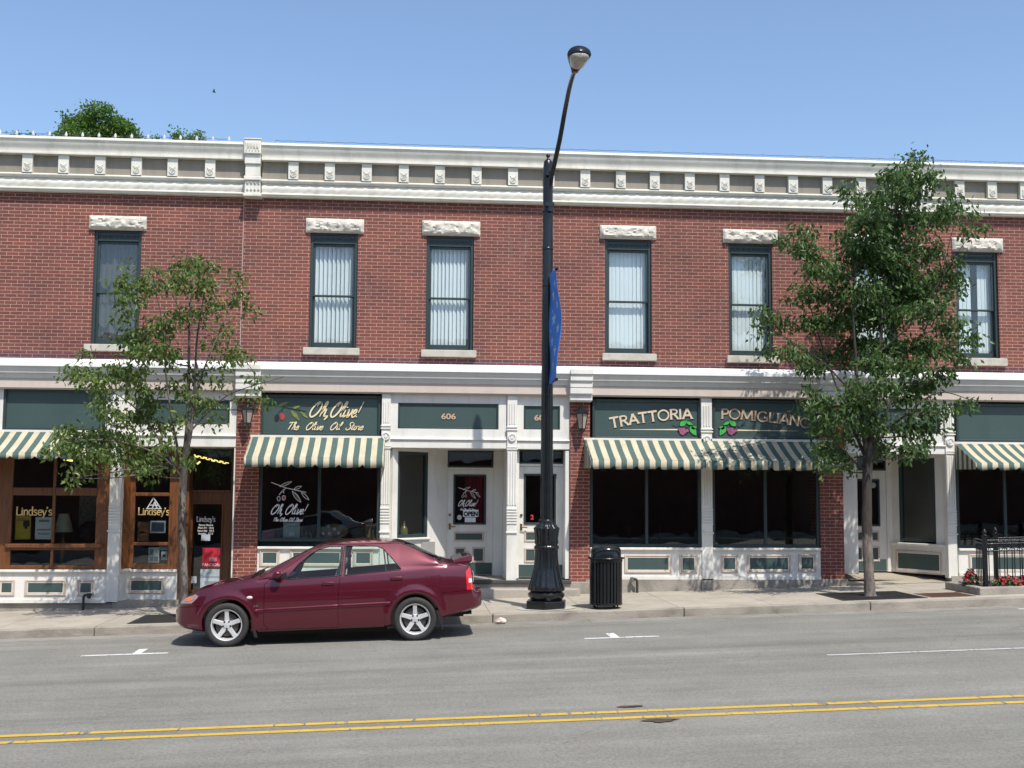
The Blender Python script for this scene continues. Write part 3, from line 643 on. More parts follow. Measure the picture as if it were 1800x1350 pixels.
# --- pieces ----------------------------------------------------------------------
def bulkhead(root, fr, u0, u1, z0, z1, panels, d=0, lip=.05, mat=None):
    """white panelled stall riser with moulded tan frames round green panels; panels = list of (ua, ub, za, zb)"""
    o = MB(fr); us = [u0, u1]
    m = MB(fr).box(u0, u1, d, d + .12, z0, z1); b = m.build('bulkhead', mat or MT['white'], root)
    MB(fr).box(u0, u1, d - lip, d + .02, z1 + .001, z1 + .05).build('bulkhead_cap', MT['white'], b, bevel=.01)
    MB(fr).box(u0, u1, d - .018, d - .001, z0, z0 + .07).build('base_board', MT['white'], b, bevel=.004)
    for ua, ub, za, zb in panels:
        MB(fr).ring(ua, ub, za, zb, d - .022, d - .001, .035).build('panel_frame', MT['tan'], b, bevel=.008)
        MB(fr).ring(ua + .036, ub - .036, za + .036, zb - .036, d - .012, d - .001, .022).build('panel_bead', MT['cream'], b, bevel=.004)
        MB(fr).box(ua + .059, ub - .059, d - .006, d - .001, za + .059, zb - .059).build('panel', MT['teal'], b)
    return b
def pilaster(root, x0, x1, z0, d=-.05):
    """fluted pilaster with roundel, reeded blocks and capital block"""
    xm = (x0 + x1) / 2; w_ = x1 - x0
    mb = MB(); mb.box(x0, x1, d, .12, z0, 3.868); b = mb.build('pilaster', MT['white'], root, bevel=.004)
    m = MB()
    for k in range(4):
        xc = x0 + w_ * (k + .5) / 4; m.tube([(xc, d - .002, 1.85), (xc, d - .002, 2.82)], w_ / 11, 6); 
    m.build('fluting', MT['white'], b, smooth=50); m = MB()
    for k in range(3): xc = x0 + w_ * (k + 1) / 4; m.tube([(xc, d - .002, 3.34), (xc, d - .002, 3.72)], w_ / 14, 6)
    m.build('fluting', MT['white'], b, smooth=50)
    m = MB(); m.box(x0 - .015, x1 + .015, d - .02, d - .001, 3.22, 3.245); m.box(x0 - .015, x1 + .015, d - .025, d - .001, 3.27, 3.295); m.build('reeding', MT['white'], b, bevel=.004); m = MB(); m.box(x0 - .012, x1 + .012, d - .02, d - .001, 2.86, 2.885); m.box(x0 - .012, x1 + .012, d - .02, d - .001, 2.90, 2.92); m.build('reeding', MT['white'], b, bevel=.004); m = MB()
    for k in range(6): m.box(x0 - .004, x1 + .004, d - .016, d - .001, 1.50 + .052 * k, 1.528 + .052 * k)
    m.build('reeding', MT['white'], b, bevel=.004); m = MB(); m.box(x0 - .014, x1 + .014, d - .024, d - .001, 1.33, 1.36); m.build('reeding', MT['white'], b, bevel=.004)
    m = MB(); m.lathe((xm, d, 3.09), [(.001, -.03), (.03, -.03), (.036, -.012), (.048, -.012), (.055, -.03), (.070, -.03), (.078, -.001)], 20, ax='y', cap=False); m.build('rosette', MT['white'], b, smooth=40)
    return b
def shopwin(root, fr, u0, u1, z0, z1, d, mulls=(), mat='darkteal', w_=.055, glass='glass', rails=()):
    mb = MB(fr).ring(u0, u1, z0, z1, d - .03, d + .06, w_, w_ * 1.1, w_)
    for x in mulls: mb.box(x - .027, x + .027, d - .022, d + .052, z0 + w_ * 1.1, z1 - w_)
    xs_ = [u0 + w_] + sorted(mulls) + [u1 - w_]
    for z in rails:
        for a, b in zip(xs_, xs_[1:]):
            mb.box(a + (.0275 if a in mulls else 0), b - (.0275 if b in mulls else 0), d - .02, d + .05, z - .03, z + .03)
    f_ = mb.build('shop_window', MT[mat], root, bevel=.005)
    MB(fr).box(u0 + w_ * .6, u1 - w_ * .6, d + .012, d + .018, z0 + w_ * .6, z1 - w_ * .6).build('pane', MT[glass], f_)
    return f_
def door(root, fr, u0, u1, z0, z1, d, glassbox, mat='white', panels=(), kick=True, glassm_='glass', handle=1):
    """leaf with a glazed opening glassbox=(ga,gb,gza,gzb)"""
    ga, gb, gz0, gz1 = glassbox; mb = MB(fr)
    mb.box(u0, ga, d, d + .05, z0, z1); mb.box(gb, u1, d, d + .05, z0, z1); mb.box(ga, gb, d, d + .05, z0, gz0); mb.box(ga, gb, d, d + .05, gz1, z1)
    o = mb.build('door', MT[mat], root)
    MB(fr).ring(ga - .012, gb + .012, gz0 - .012, gz1 + .012, d - .018, d + .02, .035).build('glazing_bead', MT['darkteal'] if mat == 'white' else MT[mat], o, bevel=.004)
    MB(fr).box(ga + .01, gb - .01, d + .022, d + .027, gz0 + .01, gz1 - .01).build('pane', MT[glassm_], o)
    for ua, ub, za, zb in panels:
        MB(fr).ring(ua, ub, za, zb, d - .016, d - .001, .035).build('panel_frame', MT['tan'], o, bevel=.006)
        MB(fr).box(ua + .036, ub - .036, d - .005, d - .001, za + .036, zb - .036).build('panel', MT['teal'] if ub - ua < .35 or True else MT['tan'], o)
    if kick: MB(fr).box(u0 + .012, u1 - .012, d - .006, d - .001, z0 + .01, z0 + .235).build('kick_plate', MT['teal'], o)
    hx = u0 + .055 if handle > 0 else u1 - .055; hz = z0 + .93; m = MB(fr)
    m.box(hx - .02, hx + .02, d - .008, d - .001, hz - .06, hz + .06); m.tube([(hx, d - .002, hz), (hx, d - .055, hz)], .012, 8)
    m.tube([(hx, d - .055, hz), (hx + .11 * handle, d - .06, hz - .005)], .011, 8); m.lathe((0, 0, 0), [(.001, 0), (.001, .0)], 3) if False else None
    m.tube([(hx, d - .001, hz + .22), (hx, d - .02, hz + .22)], .026, 12)
    m.build('handle', MT['brass'], o, smooth=45)
    return o
def lightbox(): pass
ZBH = Z(957, 1000) - .05          # top of the stall risers of the main building
zsr = 3.869
ZHD = Z(826, 1140) + .30          # heads of the big windows, hidden behind the awnings
# === main building, olive oil shop =================================================
oa, ob = p1[1] + .002, X(668, 0, 850)
pilaster(main, X(669, -.05, 850), X(685, -.05, 850), .47); pilaster(main, X(891, -.05, 850), X(908.5, -.05, 850), .47)
zb0 = .47
bulkhead(main, F0, oa, X(669, 0, 850) - .001, .42, ZBH - .051, [(X(461), X(496), .72, 1.02), (X(514), X(606), .72, 1.02), (X(624), X(659), .72, 1.02)], d=-.02)
wz0, wz1 = Z(952, 560), ZHD
shopwin(main, F0, oa, X(668.5, 0, 850), wz0, wz1, .03, [X(561, .03, 880)])
olive_win = [o for o in main.children if o.name.startswith('shop_window')][-1]
MB().box(oa, X(668.5), .0, .1, wz1 + .001, Z(766, 560)).build('window_header', MT['white'], main)
def signboard(name, label, cat, x0, y0, x1, y1, base=None):
    b = F0.box(x0, y0, x1, y1); t = thing(name, label, cat, ((b[0] + b[1]) / 2, .04, b[2]))
    m = MB().box(b[0] + .05, b[1] - .05, .045, .07, b[2] + .05, b[3] - .05); bo = m.build('board', MT['teal'], t)
    MB().ring(b[0], b[1], b[2], b[3], .0, .08, .05).build('frame', MT['darkteal'], t, bevel=.012)
    return t, b
t, b = signboard('shop_sign', 'dark green fascia sign with gold script lettering and an olive branch', 'sign', 457.5, 694, 669, 766)
k_ = 7.2
def sp(zx, zy, d=.045, o=(440, 690), s=7.2): return F0.px(o[0] + zx / s, o[1] + zy / s, d)
for nm, mt, dx, dd in (('lettering_edge', 'shade', .012, .044), ('lettering', 'goldlite', 0, .040)):
    m = MB(F0); u, z = sp(735, 305); write(m, 'Oh,', [(u + dx, z - dx), (u + 2, z - dx)], .265, .030, dd, GS, .42, False, taper=True, wide=1.02)
    u, z = sp(1000, 308); write(m, 'Olive!', [(u + dx, z - dx), (u + 2, z - dx)], .265, .030, dd, GS, .42, False, taper=True, wide=.92); m.build(nm, MT[mt], t)
    for tx, zx in (('The', 460), ('Olive', 698), ('Oil', 1005), ('Store', 1205)):
        m = MB(F0); u, z = sp(zx, 472); write(m, tx, [(u + dx * .7, z - dx * .7), (u + 2, z - dx * .7)], .138, .018, dd - .001, GS, .45, False, taper=True, wide=1.14 if tx != 'Store' else 1.22); m.build(nm, MT[mt], t)
leafg = pm('olive_leaf_green', (.16, .20, .05), .6, .3, 20); olred = pm('olive_red', (.42, .04, .04), .5, .2, 20); olblk = pm('olive_black', (.02, .02, .018), .4, .2, 20)
def leafshape(mb, x0, z0, x1, z1, w_, d, th=.006):
    L = math.hypot(x1 - x0, z1 - z0); tx, tz = (x1 - x0) / L, (z1 - z0) / L; pts = []
    for t_ in (0, .15, .4, .7, 1): pts.append((t_, w_ * math.sin(math.pi * t_ ** .8)))
    up_ = [(x0 + tx * L * a - tz * b_, z0 + tz * L * a + tx * b_) for a, b_ in pts]; dn = [(x0 + tx * L * a + tz * b_, z0 + tz * L * a - tx * b_) for a, b_ in pts[1:-1]][::-1]
    mb.pris(up_ + dn, d - th, d)
def branch(root, S_, d, sc, mats, outline=False):
    """olive twig; S_ maps zoom coordinates of the big sign to (u,z)"""
    m = MB(F0); ribbon(m, [S_(x, y) for x, y in ((240, 120), (330, 150), (430, 185), (560, 212), (640, 225), (700, 240))], .014 * sc, d, .006)
    ribbon(m, [S_(x, y) for x, y in ((400, 215), (405, 240))], .012 * sc, d - .001, .006); ribbon(m, [S_(x, y) for x, y in ((430, 190), (370, 240), (345, 270))], .008 * sc, d - .001, .006)
    m.build('twig', mats[0], root)
    m = MB(F0)
    for a, b_, c_, e_, w_ in ((350, 170, 510, 110, .028), (540, 200, 640, 165, .026), (515, 225, 630, 360, .038), (635, 240, 735, 330, .03)):
        p, q = S_(a, b_), S_(c_, e_); leafshape(m, p[0], p[1], q[0], q[1], w_ * sc, d - .002)
    m.build('leaf', mats[1], root)
    for (x, y, mt) in ((405, 305, mats[2]), (338, 320, mats[3])):
        u, z = S_(x, y); m = MB(F0); m.pris([(u + .042 * sc * math.cos(2 * math.pi * k / 16), z + .062 * sc * math.sin(2 * math.pi * k / 16)) for k in range(16)], d - .01, d); m.build('olive', mt, root)
branch(t, lambda x, y: sp(x, y), .044, 1, (MT['shade'], leafg, olred, olblk))
# olive shop transoms and number boards
def beam(root, x0, x1, y_top, y_mid, y_bot, pan, pxm, d=0):
    """white transom beam with a sunk panel and a moulding under it"""
    z1, zm, z0 = zsr, Z(y_mid, pxm), Z(y_bot, pxm); mb = MB(); a, b_, c, e = pan
    wall(root, 'transom_beam', MT['white'], x0, x1, zm, z1, [(a, b_, c, e)], d0=d, rev=.05, thick=True)
    o = [q for q in root.children if q.name.startswith('transom_beam')][-1]
    m = MB(); m.box(x0, x1, d - .05, d + .3, zm - .03, zm - .001); m.box(x0, x1, d - .02, d + .3, z0, zm - .031); m.build('beam_moulding', MT['white'], o, bevel=.008)
    MB().box(a - .03, b_ + .03, d + .05, d + .09, c - .03, e + .03).build('beam_back', MT['darkteal'], o)
    return z0
xa, xb = X(685.5, 0, 740), X(890.5, 0, 740)
pn = F0.box(699.5, 709, 876.5, 754); zh = beam(main, xa, xb, 693, 771, 788, pn, 790)
t, b = None, pn
def numberboard(b, txt, label, u, size):
    t = thing('number_sign', label, 'sign', ((b[0] + b[1]) / 2, .02, b[2]))
    MB().ring(b[0] + .001, b[1] - .001, b[2] + .001, b[3] - .001, .002, .048, .03).build('frame', MT['darkteal'], t, bevel=.008)
    MB().box(b[0] + .0315, b[1] - .0315, .03, .048, b[2] + .0315, b[3] - .0315).build('board', MT['teal'], t)
    zc = (b[2] + b[3]) / 2 - size * .36
    plain_text('numeral_edge', txt, MT['shade'], t, F0, u + .008, zc - .008, size, .028, sx=1.25, bold=.006); plain_text('numeral', txt, MT['bronze'], t, F0, u, zc, size, .022, sx=1.25, bold=.004)
numberboard(pn, '606', 'green transom board with gold number 606 between two white pilasters', X(788.5, 0, 732), .145)
xc_, xd_ = X(909, 0, 740), p2[0] - .002
pn2 = F0.box(920.5, 713, 984.5, 755); beam(main, xc_, xd_, 693, 773, 790, pn2, 950)
numberboard(pn2, '608', 'narrow green transom board behind the street lamp, its number part hidden by the pole', X(952, 0, 733), .145)
# recessed entrance
D1 = 1.15
zf = Z(1012, 825, D1)
fa = F(X(690, .05, 850), .06, X(787, D1, 850), D1); L_ = fa.L
u0, _ = fa.px(699, 870); u1, _ = fa.px(752, 870); _, za = fa.px(725, 945); _, zb = fa.px(725, 794)
m = MB(fa); m.box(0, u0, 0, .1, zf, zh - .001); m.box(u1, L_, 0, .1, zf, zh - .001); m.box(u0, u1, 0, .1, zf, za); m.box(u0, u1, 0, .1, zb + .0, zh - .001) if zb < zh - .01 else None
m.build('entrance_side_wall', MT['white'], main)
MB(fa).box(u0 - .03, u1 + .05, -.05, -.002, za - .045, za - .005).build('window_ledge', MT['white'], main, bevel=.01)
side_win = shopwin(main, fa, u0 + .001, u1 - .001, za + .001, min(zb, zh - .003), .03)
m = MB(); xr = X(884, D1, 850); m.box(xr, xr + .08, .13, D1 + .05, zf, zh - .001); m.build('entrance_side_wall', MT['white'], main)
dx0, dx1 = X(785.5, D1, 915), X(866.5, D1, 915); zdt = Z(826, 825, D1)
m = MB(); m.box(dx0 - .002, dx0 - .0, D1 - .0, D1 + .1, zf, zh); 
m = MB(); m.box(fa.a.x + fa.u.x * L_ - .02, dx0 - .001, D1, D1 + .1, zf, zh - .002); m.box(dx1 + .001, xr, D1, D1 + .1, zf, zh - .002); m.box(dx0, dx1, D1 - .02, D1 + .1, zdt + .004, zdt + .045); m.build('door_frame', MT['white'], main, bevel=.006)
m = MB(); m.poly([(xa - .2, -.02, zh + .0005), (xb + .1, -.02, zh + .0005), (xb + .1, D1 + .2, zh + .0005), (xa - .2, D1 + .2, zh + .0005)]); m.build('entrance_soffit', MT['white'], main)
tz = Z(794, 825, D1); shopwin(main, F0, dx0 + .002, dx1 - .002, zdt + .047, zh - .004, D1 + .02, w_=.03)
gb = F0.box(798, 835, 853.5, 921, D1)
pn_ = [F0.box(797.5, 934.5, 851, 952, D1), F0.box(798.5, 961.5, 819, 989, D1), F0.box(829.5, 961.5, 852, 989, D1)]
od = door(main, F0, dx0 + .002, dx1 - .002, zf + .012, zdt, D1 + .02, gb, panels=pn_)
# second door beside the post
D2 = .28; ex0, ex1 = X(911, D2, 915), X(990, D2, 915); zf2 = Z(1016, 950, D2); zdt2 = Z(820, 950, D2)
m = MB(); m.box(X(908.5), ex0 - .001, .13, D2 + .1, zf2, zh - .02); m.box(ex1 + .001, xd_, .0, D2 + .1, zf2, zh - .02); m.box(ex0, ex1, D2 - .02, D2 + .1, zdt2 + .004, zdt2 + .05); m.build('door_frame', MT['white'], main, bevel=.006)
shopwin(main, F0, ex0 + .002, ex1 - .002, zdt2 + .052, Z(790, 950) - .004, D2 + .02, w_=.03)
gb2 = F0.box(922, 834, 977, 921, D2); pn2_ = [F0.box(921.5, 933, 977, 952.5, D2), F0.box(921.5, 963, 943, 989, D2), F0.box(953, 963, 976, 989, D2)]
sdoor = door(main, F0, ex0 + .002, ex1 - .002, zf2 + .01, zdt2, D2 + .02, gb2, panels=pn2_)
plain_text('door_number', '2', pm('red_vinyl', (.55, .04, .04), .5, .05), sdoor, F0, X(935.5, D2, 908), Z(913, 935, D2), .12, D2 + .01, bold=.004)
# entrance floor, threshold and steps
sx0, sx1 = X(686, 0, 1010), p2[0] - .04
MB().box(sx0 - .1, sx1 + .02, .1, D1 + .3, zf - .1, zf).build('entrance_floor', MT['concrete'], main)
MB().box(sx0, sx1 + .06, -.14, .10, zf - .055, zf + .004).build('threshold_slab', MT['threshold'], main, bevel=.008)
m = MB(); m.box(sx0, sx1 + .04, -.10, .099, -.3, zf - .056); m.build('step_riser', MT['concrete'], main)
zs_ = Z(1036, 925, -.45); st = MB(); st.box(X(790, -.45, 1040), X(1020, -.45, 1040), -.46, -.101, -.3, zs_); st.build('entrance_step', walkm('step_concrete', (.36, .33, .275), 9, 9, .25), main, bevel=.012)
MB().box(oa, sx0 - .001, -.06, .2, -.4, .419).build('foundation', MT['concrete'], main)
# === trattoria =====================================================================
ta, tb = p2[1] + .002, p3[0] - .002; pa, pb = X(1233.5, -.05, 850), X(1252.5, -.05, 850)
pilaster(main, pa, pb, .50)
zt0 = Z(1019, 1240)
bulkhead(main, F0, ta, pa - .001, zt0, ZBH - .051, [(X(1049), X(1079), *[Z(y, 1100) for y in (1006, 975)]), (X(1097), X(1179), *[Z(y, 1140) for y in (1007, 975)]), (X(1193), X(1224), *[Z(y, 1208) for y in (1007, 975)])], d=-.02)
bulkhead(main, F0, pb + .001, tb, zt0, ZBH - .051, [(X(1265), X(1295), *[Z(y, 1280) for y in (1006, 975)]), (X(1310), X(1387), *[Z(y, 1350) for y in (1006, 975)]), (X(1400), X(1431), *[Z(y, 1415) for y in (1005, 974)])], d=-.02)
m = MB(); m.box(ta - .08, pa - .02, -.06, .2, -.2, zt0 - .002); m.box(pa + .02, tb + .0, -.06, .2, -.2, zt0 - .002); m.box(pa - .018, pa + .018, -.09, .2, -.2, zt0 - .002); m.build('foundation', MT['concrete'], main)
shopwin(main, F0, ta, pa - .002, ZBH + .001, ZHD, .03, [X(1136.5, .03, 880)]); shopwin(main, F0, pb + .002, tb, ZBH + .001, ZHD, .03, [X(1345, .03, 880)])
m = MB(); m.box(ta, pa - .001, 0, .1, ZHD + .001, Z(772, 1140)); m.box(pb + .001, tb, 0, .1, ZHD + .001, Z(772, 1345)); m.build('window_header', MT['white'], main)
def s4(x, y, d=.045): return F0.px(1030 + x / 4.286, 690 + y / 4.286, d)
t1, b = signboard('shop_sign', 'green fascia sign reading TRATTORIA with grapes at its right end', 'sign', 1041, 702, 1232, 772)
for nm, mt, dx, dd in (('lettering_edge', 'shade', .010, .044), ('lettering', 'bronze', 0, .036)):
    m = MB(F0); base = [s4(x, y) for x, y in ((186, 268), (300, 248), (395, 231), (520, 215), (640, 202), (800, 196))]; base = [(u + dx, z - dx) for u, z in base]
    write(m, 'TRATTORIA', base, .190, .030, dd, GL, wide=None); m.build(nm, MT[mt] if mt == 'shade' else MT['goldlite'] if False else pm('cream_relief', (.62, .52, .38), .5, .08, 30), t1)
t2, b = signboard('shop_sign', 'green fascia sign reading POMIGLIANO with grapes at its left end', 'sign', 1252.5, 703, 1440, 773)
for nm, mt, dx, dd in (('lettering_edge', 'shade', .010, .044), ('lettering', 'bronze', 0, .036)):
    m = MB(F0); base = [s4(x, y) for x, y in ((1016, 196), (1160, 200), (1300, 216), (1430, 228), (1560, 248), (1690, 272))]; base = [(u + dx, z - dx) for u, z in base]
    write(m, 'POMIGLIANO', base, .185, .028, dd, GL, wide=None); m.build(nm, MT[mt], t2)
gm = pm('grape_purple', (.30, .09, .19), .5, .2, 20); gl_ = pm('bright_leaf_green', (.05, .38, .07), .5, .2, 20)
for t_, xg, s_, rx in ((t1, 735, 1, (255, 690)), (t2, 1100, -1, (1140, 1600))):
    m = MB(F0); p, q = s4(rx[0], 279), s4(rx[1], 279); 
    if s_ < 0: p, q = s4(rx[0], 284), s4(rx[1], 290)
    m.pris([(p[0], p[1] + (.002 if s_ > 0 else .012)), (q[0], q[1] + (.012 if s_ > 0 else .002)), (q[0], q[1] - (.012 if s_ > 0 else .002)), (p[0], p[1] - (.002 if s_ > 0 else .012))], .04, .045); m.build('rule', MT['goldlite'], t_)
    random.seed(3); m = MB(F0); u, z = s4(xg, 288)
    for k in range(20):
        a, r_ = random.uniform(0, 6.28), random.uniform(0, .075) ** 1; m.lathe((0, 0, 0), [], 3) if False else None
        cu, cz_ = u + r_ * 1.15 * math.cos(a), z + r_ * .85 * math.sin(a); m.pris([(cu + .027 * math.cos(2 * math.pi * k2 / 10), cz_ + .027 * math.sin(2 * math.pi * k2 / 10)) for k2 in range(10)], .030 - .0004 * k, .0445)
    m.build('grapes', gm, t_)
    m = MB(F0); m.pris([(u + (.115 + .012 * math.sin(5 * j)) * math.cos(j * .4), z + (.085 + .01 * math.sin(4 * j)) * math.sin(j * .4)) for j in range(15)], .0412, .0448); m.build('grapes_edge', MT['shade'], t_)
    for (x, y, X2, Y2, w_) in ((xg - 30 * s_, 250, xg + 25 * s_, 212, .05), (xg + 20 * s_, 222, xg + 70 * s_, 244, .03), (xg + 50 * s_, 255, xg + 95 * s_, 325, .058), (xg + 55 * s_, 268, xg + 100 * s_, 262, .035)):
        p, q = s4(x, y), s4(X2, Y2); m = MB(F0); leafshape(m, p[0], p[1], q[0], q[1], w_, .030, .006); m.build('leaf', gl_, t_); m = MB(F0); leafshape(m, p[0] - .01 * s_, p[1] + .008, q[0] + .012 * s_, q[1] - .008, w_ + .014, .0395, .003); m.build('leaf_edge', MT['shade'], t_)
    p, q = s4(xg - 85 * s_, 245), s4(xg - 25 * s_, 240); m = MB(F0); ribbon(m, [p, s4(xg - 55 * s_, 262), q], .012, .0405, .004); m.build('tendril', MT['shade'], t_)
# === right entrance ================================================================
D3 = 1.15; ra, rb = p3[1] + .002, X(1663.5, 0, 850); pilaster(main, X(1664, -.05, 850), X(1680, -.05, 850), .52)
zh3 = Z(802, 1600)
pnr = F0.box(1506, 718, 1652, 762); beam(main, ra, rb, 700, 782, 798, pnr, 1590)
t, b = None, pnr; MB().ring(b[0] + .001, b[1] - .001, b[2] + .001, b[3] - .001, .002, .048, .03).build('transom_panel_frame', MT['darkteal'], main, bevel=.008); MB().box(b[0] + .0315, b[1] - .0315, .03, .048, b[2] + .0315, b[3] - .0315).build('transom_panel', MT['teal'], main)
zh3 = Z(798, 1590)
d0, d1 = X(1487, D3, 915), X(1559, D3, 915); zf3 = Z(1005, 1525, D3); zd3 = Z(831, 1525, D3)
fr3 = F(X(1567, D3, 850), D3, X(1663, .06, 850), .06); L3 = fr3.L
ua, _ = fr3.px(1580, 870); ub, _ = fr3.px(1644, 870); _, zwa = fr3.px(1610, 952); _, zwb = fr3.px(1610, 800)
zwb = min(zwb, zh3 - .06)
m = MB(fr3); m.box(0, ua, 0, .1, zwa - .03, zh3 - .001); m.box(ub, L3, 0, .1, zwa - .03, zh3 - .001); m.box(ua, ub, 0, .1, zwb, zh3 - .001); m.build('entrance_side_wall', MT['white'], main)
shopwin(main, fr3, ua + .001, ub - .001, zwa, zwb - .001, .03)
bulkhead(main, fr3, 0, L3, zf3 + .01, zwa - .08, [(fr3.px(1576, 988)[0], fr3.px(1657, 988)[0], fr3.px(1615, 1008)[1] - .0, fr3.px(1615, 968)[1])], d=-.02)
m = MB(); m.box(ra, d0 - .001, .5, D3 + .1, zf3, zh3 - .002); m.box(d1 + .001, fr3.a.x + .02, D3, D3 + .1, zf3, zh3 - .002); m.box(d0, d1, D3 - .02, D3 + .1, zd3 + .004, zd3 + .045); m.build('door_frame', MT['white'], main, bevel=.006)
shopwin(main, F0, d0 + .002, d1 - .002, zd3 + .047, zh3 - .004, D3 + .02, w_=.03)
gb3 = F0.box(1497, 843, 1546, 924, D3); pn3 = [F0.box(1498, 933, 1546, 952, D3), F0.box(1498, 960, 1518, 987, D3), F0.box(1527, 960, 1547, 987, D3)]
rd = door(main, F0, d0 + .002, d1 - .002, zf3 + .01, zd3, D3 + .02, gb3, panels=pn3)
m = MB(F0); u, z = F0.px(1535.5, 853, D3); m.lathe((u, D3 + .02, z), [(.001, -.012), (.055, -.012), (.055, -.002)], 20, ax='y'); m.build('round_sticker', pm('pale_blue_sticker', (.25, .36, .38), .5, .2, 40), rd)
m = MB(); m.poly([(ra - .1, -.02, zh3 + .0005), (rb + .1, -.02, zh3 + .0005), (rb + .1, D3 + .2, zh3 + .0005), (ra - .1, D3 + .2, zh3 + .0005)]); m.build('entrance_soffit', MT['white'], main)
m = MB(); x0_, x1_ = ra - .05, rb + .05
v = [(x0_, .0, walk(x0_) + .006), (x1_, .0, walk(x1_) + .006), (x1_, D3 + .2, max(zf3, walk(x1_) + .008)), (x0_, D3 + .2, zf3)]; m.poly(v); m.build('entrance_floor', walkm('entrance_concrete', (.36, .32, .25), 9, 9, .15), main)
# === shop at the far right =========================================================
wa, we = X(1680.5, 0, 850), 14.0
bulkhead(main, F0, wa, we, .56, ZBH - .051, [(X(1697) + k, X(1697) + k + l, Z(1006, 1715), Z(974, 1715)) for k, l in ((0, .33), (.5, .85), (1.55, .33), (2.2, .33), (2.75, .85))], d=-.02)
MB().box(wa - .16, XR, -.06, .2, -.2, .558).build('foundation', MT['concrete'], main)
shopwin(main, F0, wa, we, ZBH + .001, ZHD - .02, .03, [X(1766, .03, 880), X(1766, .03, 880) + 1.1])
MB().box(wa, we, 0, .1, ZHD - .019, Z(778, 1740)).build('window_header', MT['white'], main)
b = list(F0.box(1681, 709, 1790, 777)); b[1] = we
m = MB(); m.ring(b[0], b[1], b[2], b[3], 0, .08, .05).build('transom_panel_frame', MT['darkteal'], main, bevel=.01); MB().box(b[0] + .0505, b[1] - .0505, .045, .07, b[2] + .0505, b[3] - .0505).build('transom_panel', MT['teal'], main)
MB().box(we + .001, XR, 0, .4, .5, 3.868).build('brick_pier', MT['brick'], main)
# interior of the main building's ground floor: dim rooms split by party walls
room(main, p1[1], p2[0] + .1, .36, 6, .44, 3.86, MT['interior']) if False else None
def rooms(root, x0, x1, z0, y0=.12):
    mb = MB(); y1 = 6.5
    mb.poly([(x0, y1, z0), (x1, y1, z0), (x1, y1, 3.86), (x0, y1, 3.86)]); mb.poly([(x0, y0, z0), (x0, y1, z0), (x0, y1, 3.86), (x0, y0, 3.86)]); mb.poly([(x1, y0, z0), (x1, y1, z0), (x1, y1, 3.86), (x1, y0, 3.86)]); mb.poly([(x0, y0, 3.86), (x1, y0, 3.86), (x1, y1, 3.86), (x0, y1, 3.86)])
    mb.build('interior_wall', MT['interior'], root, fix=False)
    m2 = MB(); m2.poly([(x0, y0, z0), (x1, y0, z0), (x1, y1, z0), (x0, y1, z0)]); m2.build('interior_floor', MT['int_floor'], root, fix=False)
rooms(main, p1[0] + .2, p2[0] + .2, zf - .12, .35); rooms(main, p2[0] + .21, p3[0] + .2, zf - .02, .13); rooms(main, p3[0] + .21, XR - .3, zf - .02, .35)
# === left building: wooden shopfront ===============================================
XLp0, XLp1 = X(191, -.05, 900), X(212, -.05, 900)
zl1 = Z(1001, 100); zl0 = Z(1060, 100)
pl = pilaster(left, XLp0, XLp1, zl0 + .02); pl.name = 'pilaster'
ub0 = XLp0 - .001
bulkhead(left, F0, XL, ub0, zl0, zl1 - .051, [(X(a), X(b_), Z(1047, 90), Z(1019, 90)) for a, b_ in ((8, 37), (54, 126), (145, 175))] + [(X(54) + k, X(54) + k + .75, Z(1047, 90), Z(1019, 90)) for k in (-1.5, -2.9)], d=-.02)
MB().box(XL, XS - .05, .02, .3, -.9, zl0 - .002).build('foundation', MT['concrete'], left)
zh_ = 3.02
fx0, fx1 = X(18, .05, 900), X(187, .05, 900)
m = MB(); zt1, zr1, zr2 = Z(862, 100, .05), Z(960, 100, .05), Z(998, 100, .05)
wf = MB(); dd0, dd1 = .03, .13
vx = [X(17, .05), X(25.5, .05), X(98.5, .05), X(173, .05), X(188.5, .05)]
wf.box(XL, vx[1], dd0, dd1, zl1, 3.0); wf.box(vx[3], ub0, dd0, dd1, zl1, 3.0); wf.box(vx[2] - .025, vx[2] + .025, dd0, dd1, zl1, 3.0)
for a, b_ in ((vx[1], vx[2] - .025), (vx[2] + .025, vx[3])):
    wf.box(a, b_, dd0, dd1, Z(871, 100, .05), Z(857, 100, .05)); wf.box(a, b_, dd0 - .0, dd1, Z(967, 100, .05), Z(955, 100, .05)); wf.box(a, b_, dd0, dd1, zl1, Z(994, 100, .05)); wf.box(a, b_, dd0, dd1, 2.92, 3.0)
lw = wf.build('shop_window', MT['wood'], left, bevel=.008); m = MB().box(vx[0], vx[4], dd0 - .05, dd0 - .001, Z(963, 100, .0), Z(956, 100, .0)); m.build('window_ledge', MT['wood'], lw, bevel=.01)
MB().box(vx[1] - .02, vx[3] + .02, .075, .081, zl1 + .03, 2.95).build('pane', MT['glass'], lw)
# blank green sign panel over the awning
b = F0.box(5, 683, 186, 756); m = MB(); m.ring(b[0], b[1], b[2], b[3], 0, .08, .05).build('transom_panel_frame', MT['darkteal'], left, bevel=.01); MB().box(b[0] + .0505, b[1] - .0505, .045, .07, b[2] + .0505, b[3] - .0505).build('transom_panel', MT['teal'], left)
m = MB(); m.box(XL, b[0] - .001, .01, .3, 3.0, 3.869); m.box(b[0], ub0, .01, .3, 3.001, b[2] - .001); m.box(b[1] + .001, ub0, .01, .3, b[2], 3.869); m.build('window_header', MT['white'], left)
